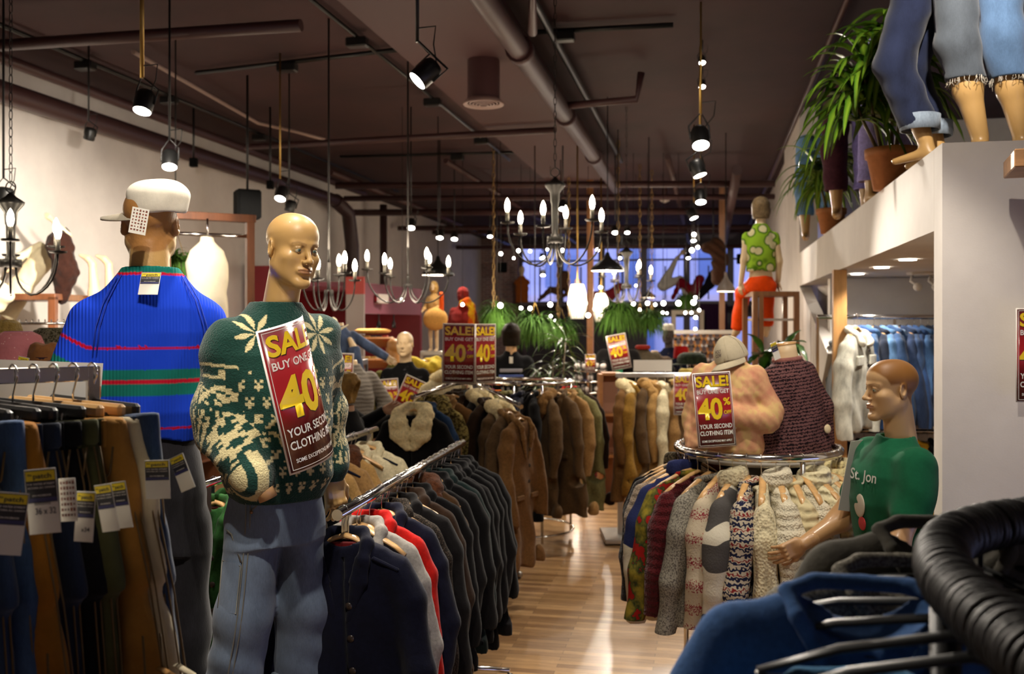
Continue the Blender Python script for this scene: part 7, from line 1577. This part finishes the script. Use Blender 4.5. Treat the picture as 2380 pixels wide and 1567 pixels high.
# blazer, grey coat, small figure with knitted hat
f = figure('male_mannequin', 'headless mannequin in black blazer over green shirt on the far table', 'mannequin', flo(1437, 11.9, 0), YAW+radians(-4), 1.98, SKINP, wool('black_blazer', srgb('0e0c0c'), 60), None, 1, DKG, head=False, thick=1.22)
MB().prism([(-.035, -.22), (.03, -.22), (.075, .06), (.05, .12), (-.05, .12), (-.07, .05)], .02).build('green_shirt_front', wool('mint_shirt', srgb('3f9c74'), 40), f, (0, -.168, 1.42)).rotation_euler = (radians(-10), 0, 0)
figure('female_mannequin', 'headless mannequin in grey-brown coat with red scarf right of the blazer', 'mannequin', flo(1494, 13), YAW+radians(10), 1.9, SKINP, wool('grey_brown_coat', srgb('5a5244'), 50), None, 1, None, head=False, skirt=None, topz=.7, thick=1.15)
o = MB().torus((0, 0, 0), .075, .03, 24, 8).build('red_scarf', wool('red_scarf', srgb('8c2a22'))); o.location = flo(1494, 12.95, 1.62); tag(o, 'red scarf round the neck of the grey-brown coat', 'scarf')
figure('female_mannequin', 'brown coat form in the far middle between blazer and counter', 'mannequin', flo(1522, 13.6), YAW, 1.8, SKINP, wool('taupe_coat', srgb('5c4d40'), 50), None, 1, None, head=False, topz=.6, thick=1.25)
figure('mannequin', 'small far mannequin in knitted hat and navy patterned jacket', 'mannequin', flo(1553, 14), YAW+radians(-30), 1.88, mat('dark_face', (.04, .03, .03), .6), spotty('navy_pattern', srgb('14182c'), srgb('8c8064'), 12, .36, .03), None, 1, denim('jean_far2', srgb('2a3a55')))
hat('bobble_hat', 'white knitted hat on the small far mannequin in navy', flo(1553, 14, 1.84), YAW, wool('white_knit_hat', srgb('c8c4b8')), (.085, .09, .09), 0, False)
# tall stand figures near the wall end
figure('female_mannequin', 'curly blonde mannequin in tan fringe outfit with orange scarf, high by the left wall', 'mannequin', P(1008, 812, 13.2)-Vector((0, 0, .04)), YAW+radians(-20), 1.0, SKINP, wool('tan_fringe', srgb('a5814e'), 30, bump=.8), [[(.15, .01, 1.42), (.22, -.05, 1.18), (.10, -.2, 1.12)], [(-.15, .01, 1.42), (-.24, -.02, 1.16), (-.2, -.2, 1.1)]], 1, None, hair=(HBL, 'curly'), fem=True, scale=.52, topz=.8)
c = P(1008, 812, 13.2); frame_stand('display_stand', 'tall dark stand under the curly blonde mannequin', (c.x, c.y, 0), YAW, .34, .3, c.z-.05, m=STEEL, t_=.012)
o = MB().sph((0, 0, 0), .17, 14, (1, .6, .9)).build('straw_bag', wool('straw', srgb('b38546'), 60)); o.location = P(1012, 742, 12.95); tag(o, 'round straw bag held by the curly blonde mannequin', 'bag')
o = MB().box((0, 0, 0), (.03, .03, .15), bev=.02).build('orange_scarf', wool('orange_scarf', srgb('d8521a'))); o.location = P(1026, 705, 12.95); tag(o, 'orange scarf at the neck of the curly blonde mannequin', 'scarf')
figure('female_mannequin', 'figure in dark red hooded coat with yellow and orange scarf by the far left wall', 'mannequin', P(1075, 800, 14.5)-Vector((0, 0, .75)), YAW+radians(-15), 1.8, wool('dark_red_coat', srgb('7c2420'), 40), wool('dark_red_coat', srgb('7c2420'), 40), None, 1, None, topz=.75, thick=1.1, scale=.86, hair=(wool('dark_red_coat', srgb('7c2420')), 'bob'))
c = P(1075, 800, 14.5); frame_stand('display_stand', 'tall dark stand under the dark red coat figure', (c.x, c.y, 0), YAW, .36, .3, c.z-.78 if c.z > .9 else .3, m=STEEL, t_=.012)
S = Sdf((-.14, -.1, -.35), (.14, .1, .2), .012); S.u(S.chain([(-.08, 0, .1), (0, -.03, .14), (.07, 0, .06), (.06, 0, -.3)], [.05]*4, .02), 0); S.wrinkle(.008, 30, 10, 40); o = mk('long_scarf', S.mesh('long_scarf', 1), spotty('yellow_orange', srgb('d9a81c'), srgb('d85a1c'), 5, .5, .05), None, P(1086, 722, 14.25)); tag(o, 'yellow and orange scarf hanging on the dark red coat', 'scarf')
# hats on the right, before the sunglasses wall
hat('bucket_hat', 'black felt bucket hat above the olive brimmed hat', P(1545, 872, 9.4), YAW, wool('black_felt', srgb('14120f'), 40), (.10, .11, .12), .05, False, .95, up=-.4)
hat('brimmed_hat', 'olive brown wide-brimmed hat on the hat stand', P(1598, 882, 8.9), YAW+.3, wool('olive_felt', srgb('7c6a30'), 40, var=.1), (.09, .10, .105), .09, True, .95, up=-.2)
hat('fur_hat', 'shaggy dark green trapper hat behind the white baseball cap', P(1608, 845, 9.6), YAW, wool('shaggy_fur', srgb('20261a'), 40, bump=1, var=.6), (.13, .14, .09), .04, False, 1.15, up=-.3)
hat('bucket_hat', 'cream bucket hat half hidden by the peach jumper torso', P(1640, 872, 9.2), YAW, wool('cream_cotton_hat', srgb('a89a74'), 40, var=.1), (.10, .11, .10), .045, False, .95, up=-.5)
rh_ = hat('fur_hat', 'dark red pointed hat by the sunglasses wall', P(1583, 832, 13), YAW, wool('red_hat', srgb('8a0f10')), (.10, .10, .18), 0, False, 1); MB().cyl((0, 0, .05), (0, 0, -P(1583, 832, 13).z+.005), .015).build('stand_rod', BLACKM, rh_)
t = thing('hat_stand', 'black metal hat stand between the steel rack and the knitwear rack', 'hat stand', flo(1600, 9.2))
MB().cyl((0, 0, .02), (0, 0, 1.38), .02).build('pole', BLACKM, t); MB().lathe([(.001, .0), (.22, .0), (.2, .03), (.001, .04)], n=24).build('foot', BLACKM, t)
for i, (px, py, d) in enumerate(((1545, 872, 9.4), (1598, 882, 8.9), (1608, 845, 9.6), (1640, 872, 9.2))):
    e = P(px, py, d)-flo(1600, 9.2); MB().tube([(0, 0, 1.0+.1*i), (e.x*.7, e.y*.7, 1.05+.08*i), (e.x, e.y, e.z+.02)], .008, 6).build('arm', BLACKM, t)
# ------------------------------------------------------------------ counter, display towers and eyewear wall
CB = mat('counter_red', (.13, .008, .008), .5); WC = wood('counter_wood', (.42, .18, .06), 5, .4, (.2, 1, 1), .2)
cc = flo(1365, 12.2); t = thing('sales_counter', 'dark red sales counter with lit glass case in the centre distance', 'counter', cc, YAW)
MB().box((.15, .3, .30), (.85, .3, .30), bev=.01).build('base', CB, t); MB().box((.15, .3, .615), (.88, .33, .015), bev=.004).build('ledge', WC, t)
for x in (-.70, -.0, .42, 1.0): MB().box((x, .05, .78), (.02, .02, .15)).build('case_post', WC, t)
MB().box((.15, .35, .945), (.88, .33, .018), bev=.004).build('top', WC, t); MB().box((.15, .58, .78), (.84, .01, .15)).build('case_back', WC, t)
MB().box((.15, .02, .78), (.83, .003, .145)).build('glass_front', GLASS, t)
MB().box((.1, .35, .92), (.7, .02, .006)).build('light_strip', EML, t); lamp_pt(cc+FW*.3+Vector((0, 0, .88))-RT*.1, 12, r=.05)
jc = {}
def mkjew(): t_ = MB().sph((0, 0, .03), .04, 8, (1, 1, .8)).build('jewellery_cushion', PAPER); return tag(t_, '', 'cushion')
for i in range(7): first_or_dup(jc, 'j', mkjew, cc+RT*(-.55+.17*i)+FW*.25+Vector((0, 0, .635)), 0, 'small white jewellery cushion in the lit counter case', 'white cushions in the lit counter case')
# earring tower with pale tiers
tw = P(1372, 955, 11.4); t = thing('accessory_tower', 'revolving rack with tiers of pale headbands before the counter', 'display stand', (tw.x, tw.y, 0))
MB().cyl((0, 0, .02), (0, 0, 1.52), .02).build('pole', CHROME, t); MB().lathe([(.001, .0), (.25, .0), (.22, .04), (.001, .05)], n=24).build('base', CHROME, t)
for k in range(5): MB().lathe([(.02, .86+.13*k), (.20, .86+.13*k), (.20, .88+.13*k), (.02, .88+.13*k)], n=24).build('tier', [CHROME, mat('tier_red', (.35, .02, .02), .5)][k == 1], t)
hcache = {}
def mkhb(): t_ = thing('white_earmuff', '', 'earmuffs'); MB().sph((0, 0, .035), .035, 8).build('fluffy_pad', wool('white_fluff', srgb('d8d0cc'), 60, bump=.6), t_); MB().torus((0, 0, .045), .05, .005, 14, 6, Matrix.Rotation(pi/2, 3, 'X')).build('band', BLACKM, t_); return t_
for k in range(5):
    for j in range(8):
        a = 2*pi*j/8+k*.3; first_or_dup(hcache, 'h', mkhb, (tw.x+.165*cos(a), tw.y+.165*sin(a), .88+.13*k), a, 'fluffy pale earmuffs on the revolving rack', 'pale fluffy earmuffs on the tiered revolving rack')
fr = thing('wooden_case', 'orange wood upright case beside the tan coats', 'display case', flo(1420, 10.6), YAW); 
for x in (-.12, .12): MB().box((x, 0, .70), (.02, .12, .69)).build('side', WC, fr)
for z in (.02, .5, .95, 1.39): MB().box((0, 0, z), (.10, .12, .015)).build('shelf', WC, fr)
MB().box((0, .12, .7), (.14, .008, .69)).build('back', mat('case_back_pink', (.5, .25, .15), .6), fr)
fa = thing('easel_stand', 'black metal folding stand in the aisle before the counter', 'stand', flo(1352, 10.5), YAW)
for a, b in (((0, 0, 0), (.0, 0, 1.0)), ((.13, .05, 0), (.02, 0, .95)), ((-.02, .25, 0), (0, 0, .95))): MB().cyl(a, b, .010).build('leg', BLACKM, fa)
MB().torus((.10, 0, .90), .07, .007, 20, 6, Matrix.Rotation(pi/2, 3, 'X'), -1.9, 1.9).build('hook', BLACKM, fa)
# eyewear wall
ew0 = P(1562, 772, 14.8); ew1 = P(1712, 772, 14.6); ezt = ew0.z; t = thing('eyewear_wall', 'white-topped wall of vertical wooden strips full of sunglasses', 'display wall', (ew0.x, ew0.y, 0)); dw = ew1-ew0; dw.z = 0; aw = math.atan2(dw.y, dw.x)
MB().box(dw/2+Vector((0, 0, ezt)), (dw.length/2, .05, .03), aw, bev=.005).build('top_rail', mat('white_trim', (.8, .76, .7), .5), t)
MB().box(dw/2+Vector((0, .06, ezt/2)), (dw.length/2, .01, ezt/2-.04), aw).build('backing_panel', mat('ew_back', (.35, .33, .42), .5), t)
for k in range(10): MB().box(dw*((k+.5)/10)+Vector((0, 0, ezt/2)), (.018, .02, ezt/2-.035), aw).build('wooden_strip', WC, t)
def mkglass():
    t_ = thing('sunglasses', '', 'sunglasses')
    for sx in (-1, 1): MB().sph((sx*.034, 0, 0), .028, 6, (1, .25, .85)).build('dark_lens', mat('shade_lens', (.02, .02, .025), .05, coat=1), t_)
    MB().tube([(-.068, .06, .01), (-.064, 0, .012), (0, -.004, .012), (.064, 0, .012), (.068, .06, .01)], .005, 5).build('rim', mat('shade_rim', (.35, .2, .1), .3), t_); return t_
gcc = {}
gm = [mat('shade_lens', (.02, .02, .025), .05), mat('amber_lens', (.5, .22, .05), .1), mat('pale_lens', (.6, .58, .6), .1)]
for k in range(9):
    for j in range(11): first_or_dup(gcc, 's', mkglass, Vector((ew0.x, ew0.y, 0))+dw*((k+1)/10)+Vector((0, -.05, ezt-.10-.105*j)), aw, 'sunglasses hung on the eyewear wall', 'sunglasses hung in columns on the eyewear wall', {'dark_lens': gm[(k+j) % 3]}, 1.15)
# ------------------------------------------------------------------ window end: ledge, dressed ledge figures, curtain, posts
led = thing('window_ledge', 'dark ledge under the high store windows carrying posed figures', 'ledge', (0, 0, 0)); zl = 2.50; yl = YB-1.2
MB().box(((XL+XR)/2+.6, yl, zl-.05), ((XR-XL)/2-.8, .35, .05)).build('board', FRAME, led)
for x in (-5.0, -2.6, -.2, 1.4): MB().box((x, yl, (zl-.1)/2), (.06, .06, (zl-.1)/2-.002)).build('support', FRAME, led)
def onl(px): v = P(px, 750, dyy(px, yl)); v.z = zl; return v
TANT = wool('orange_leather', srgb('8c4a1a'), 40)
figure('torso_mannequin', 'orange leather torso form at the left end of the window ledge', 'mannequin', onl(1213)-Vector((0, 0, .78)), YAW, 1.8, SKINP, TANT, [[(.15, 0, 1.4), (.16, 0, 1.36), (.165, 0, 1.34)], [(-.15, 0, 1.4), (-.16, 0, 1.36), (-.165, 0, 1.34)]], 2.0, TANT, legs=[[(.05, 0, .9), (.05, 0, .86), (.05, 0, .84)], [(-.05, 0, .9), (-.05, 0, .86), (-.05, 0, .84)]], topz=.86)
def ledge_pose(px, m, label, pts, rs, skin=None, s=1.0):
    P0 = onl(px); lo = np.array(pts).min(0)-.16; hi = np.array(pts).max(0)+.16; S = Sdf(lo, hi, .015); S.u(S.chain(pts, rs, .04), 0); S.wrinkle(.008, 14, 5, 20)
    t = thing('posed_mannequin', label, 'mannequin', P0, YAW); t.scale = (s,)*3; mk('clothed_body', S.mesh('clothed_body', 1), m, t); e = pts[-1]; MB().sph((e[0]+.05, e[1], e[2]+.04), .07, 8, (1, 1, 1.1)).build('head', skin or SKINP, t); return t
ledge_pose(1300, wool('brown_white', srgb('5a4030')), 'brown-clad figure with white fur collar reclining on the window ledge', [(-.55, 0, .08), (-.25, 0, .35), (.1, 0, .3), (.15, 0, .75)], [.05, .08, .16, .14])
ledge_pose(1400, wool('red_stripe', srgb('8a2830')), 'red-clad figure lying on the window ledge behind the enamel shade', [(-.6, 0, .12), (-.2, 0, .2), (.2, 0, .18), (.45, 0, .42)], [.06, .1, .15, .12])
ledge_pose(1550, wool('white_knit', srgb('cfc8bc')), 'white-clad figure leaning back with one arm raised on the window ledge', [(.55, 0, .1), (.35, 0, .6), (-.1, 0, .45), (.25, 0, 1.15), (.38, 0, 1.3)], [.06, .10, .15, .05, .04])
ledge_pose(1600, wool('crimson', srgb('7c1024')), 'crimson-clad figure bending over on the window ledge', [(-.42, 0, .1), (-.2, 0, .55), (.15, 0, .25), (.3, 0, .6)], [.05, .09, .14, .13])
ledge_pose(1650, wool('black_cl', srgb('15131a')), 'black-clad figure at the right of the window ledge', [(-.3, 0, .12), (0, 0, .5), (.1, 0, .75)], [.08, .14, .12])
S = Sdf((-.3, -.2, -.6), (.3, .2, .3), .018); S.u(S.chain([(-.12, 0, .1), (.05, 0, .15), (.12, 0, -.1), (.06, 0, -.45)], [.10, .13, .14, .10], .04), 0); S.wrinkle(.02, 25, 12, 30); q = P(1658, 590, 17)
o = mk('hanging_fur_coat', S.mesh('hanging_fur_coat', 1), wool('brown_shag', srgb('3a2418'), 30, bump=1), None, q); tag(o, 'shaggy brown fur garment hanging high before the store windows', 'garment'); MB().cyl((0, 0, .15), (0, 0, ZC-q.z), .012).build('hanging_wire', BLACKM, o)
cu = MB(); q = P(1657, 750, 24); vs = []; N = 60
for k in range(N+1):
    x = -.36+.72*k/N; y = .04*sin(k*1.3)
    for z in (.02, 2.42): vs += [(x, y, z), (x, y+.02, z)]
fs = []
for k in range(N): a, b = k*4, k*4+4; fs += [(a, b, b+2, a+2), (a+1, a+3, b+3, b+1)]
o = cu.add(vs, fs).build('curtain', wool('plum_curtain', srgb('2e1530'), 20)); o.location = (q.x, q.y, 0); o.rotation_euler = (0, 0, YAW); tag(o, 'dark plum curtain hanging beside the store doorway', 'curtain')
b_ = thing('door_frame', 'cream wooden door frame standing in the store entrance', 'door frame', flo(1598, 23.5), YAW)
for x in (-.34, .34): MB().box((x, 0, 1.08), (.05, .05, 1.08)).build('jamb', mat('cream_frame', (.55, .45, .33), .5), b_)
MB().box((0, 0, 2.2), (.39, .05, .05)).build('lintel', mat('cream_frame', (.55, .45, .33), .5), b_)
for i, (px, d, r, m, lb) in enumerate(((1372, 16, .05, WC, 'slim orange wooden column in the middle of the shop'), (1678, 17, .05, WST, 'slim brown wooden column before the plum curtain'))):
    o = MB().box((0, 0, ZC/2), (r, r, ZC/2-.002)).build('wooden_column', m); o.location = flo(px, d); tag(o, lb, 'column')
for i, (px, py, d) in enumerate(((1147, 645, 13.4), (1296, 640, 16), (1322, 650, 14), (1437, 600, 13), (1487, 620, 15), (1515, 620, 15.5))):
    q = P(px, 735, d); mb = MB()
    n = 26; ln = ZC-q.z
    for k in range(n): z = ln*(k+.5)/n; mb.tube([(.018*cos(a)*(k % 2), .018*cos(a)*((k+1) % 2), z+ln/n*.6*sin(a)) for a in [2*pi*j/8 for j in range(8)]], .006, 4, closed=True)
    o = mb.build('brass_chain', mat('chain_gold', (.4, .26, .1), .35, .9), None, q); tag(o, ['brass chain hanging nearest the brick pier', 'brass chain left of the crystal lantern', 'brass chain right over the crystal lantern', 'brass chain over the enamel shade', 'brass chain over the far chandelier', 'brass chain farthest right in the middle of the shop'][i], 'chain')
# screens / light glints beyond the palm
# ------------------------------------------------------------------ sale signs
def ss(px, py, d, w, rz, tilt, lab, h=None, lean=0, grp=None): return sale_sign(P(px, py, d), (radians(lean), radians(tilt), YAW+radians(rz)), w, lab, 0, h or w*1.78)
ss(1067, 822, 7.02, .245, -6, 1, 'left face of the two-faced sale sign on the four-way rack'); ss(1128, 822, 7.10, .245, 52, 0, 'right face of the two-faced sale sign on the four-way rack')
ss(790, 875, 8.3, .225, 4, 2, 'sale sign under the cowboy-hatted mannequin'); ss(903, 925, 9.0, .20, 14, -4, 'partly hidden sale sign left of the black roll-neck mannequin'); ss(950, 925, 8.2, .20, -4, 24, 'steeply tilted sale sign in front of the black roll-neck jumper')
ss(1438, 818, 11.5, .235, -2, -11, 'slightly tilted sale sign on the black blazer'); ss(1592, 918, 8.5, .20, 0, 0, 'sale sign below the olive brimmed hat behind the steel rack'); ss(1372, 845, 11.2, .12, 0, 0, 'tiny sale sign on top of the earmuff rack')
# flattened wall shelf behind the woman etc: low racks of bags along the left wall
t = thing('low_shelf', 'dark low shelf unit along the left wall behind the racks', 'shelf', (XL+.35, 11, 0))
for z in (.3, .8, 1.3): MB().box((0, 0, z), (.25, 2.8, .015)).build('shelf', WALNUT, t)
for y in (-2.8, 0, 2.8): MB().box((0, y, .66), (.26, .02, .65)).build('side', WALNUT, t)
bpy.context.view_layer.update()
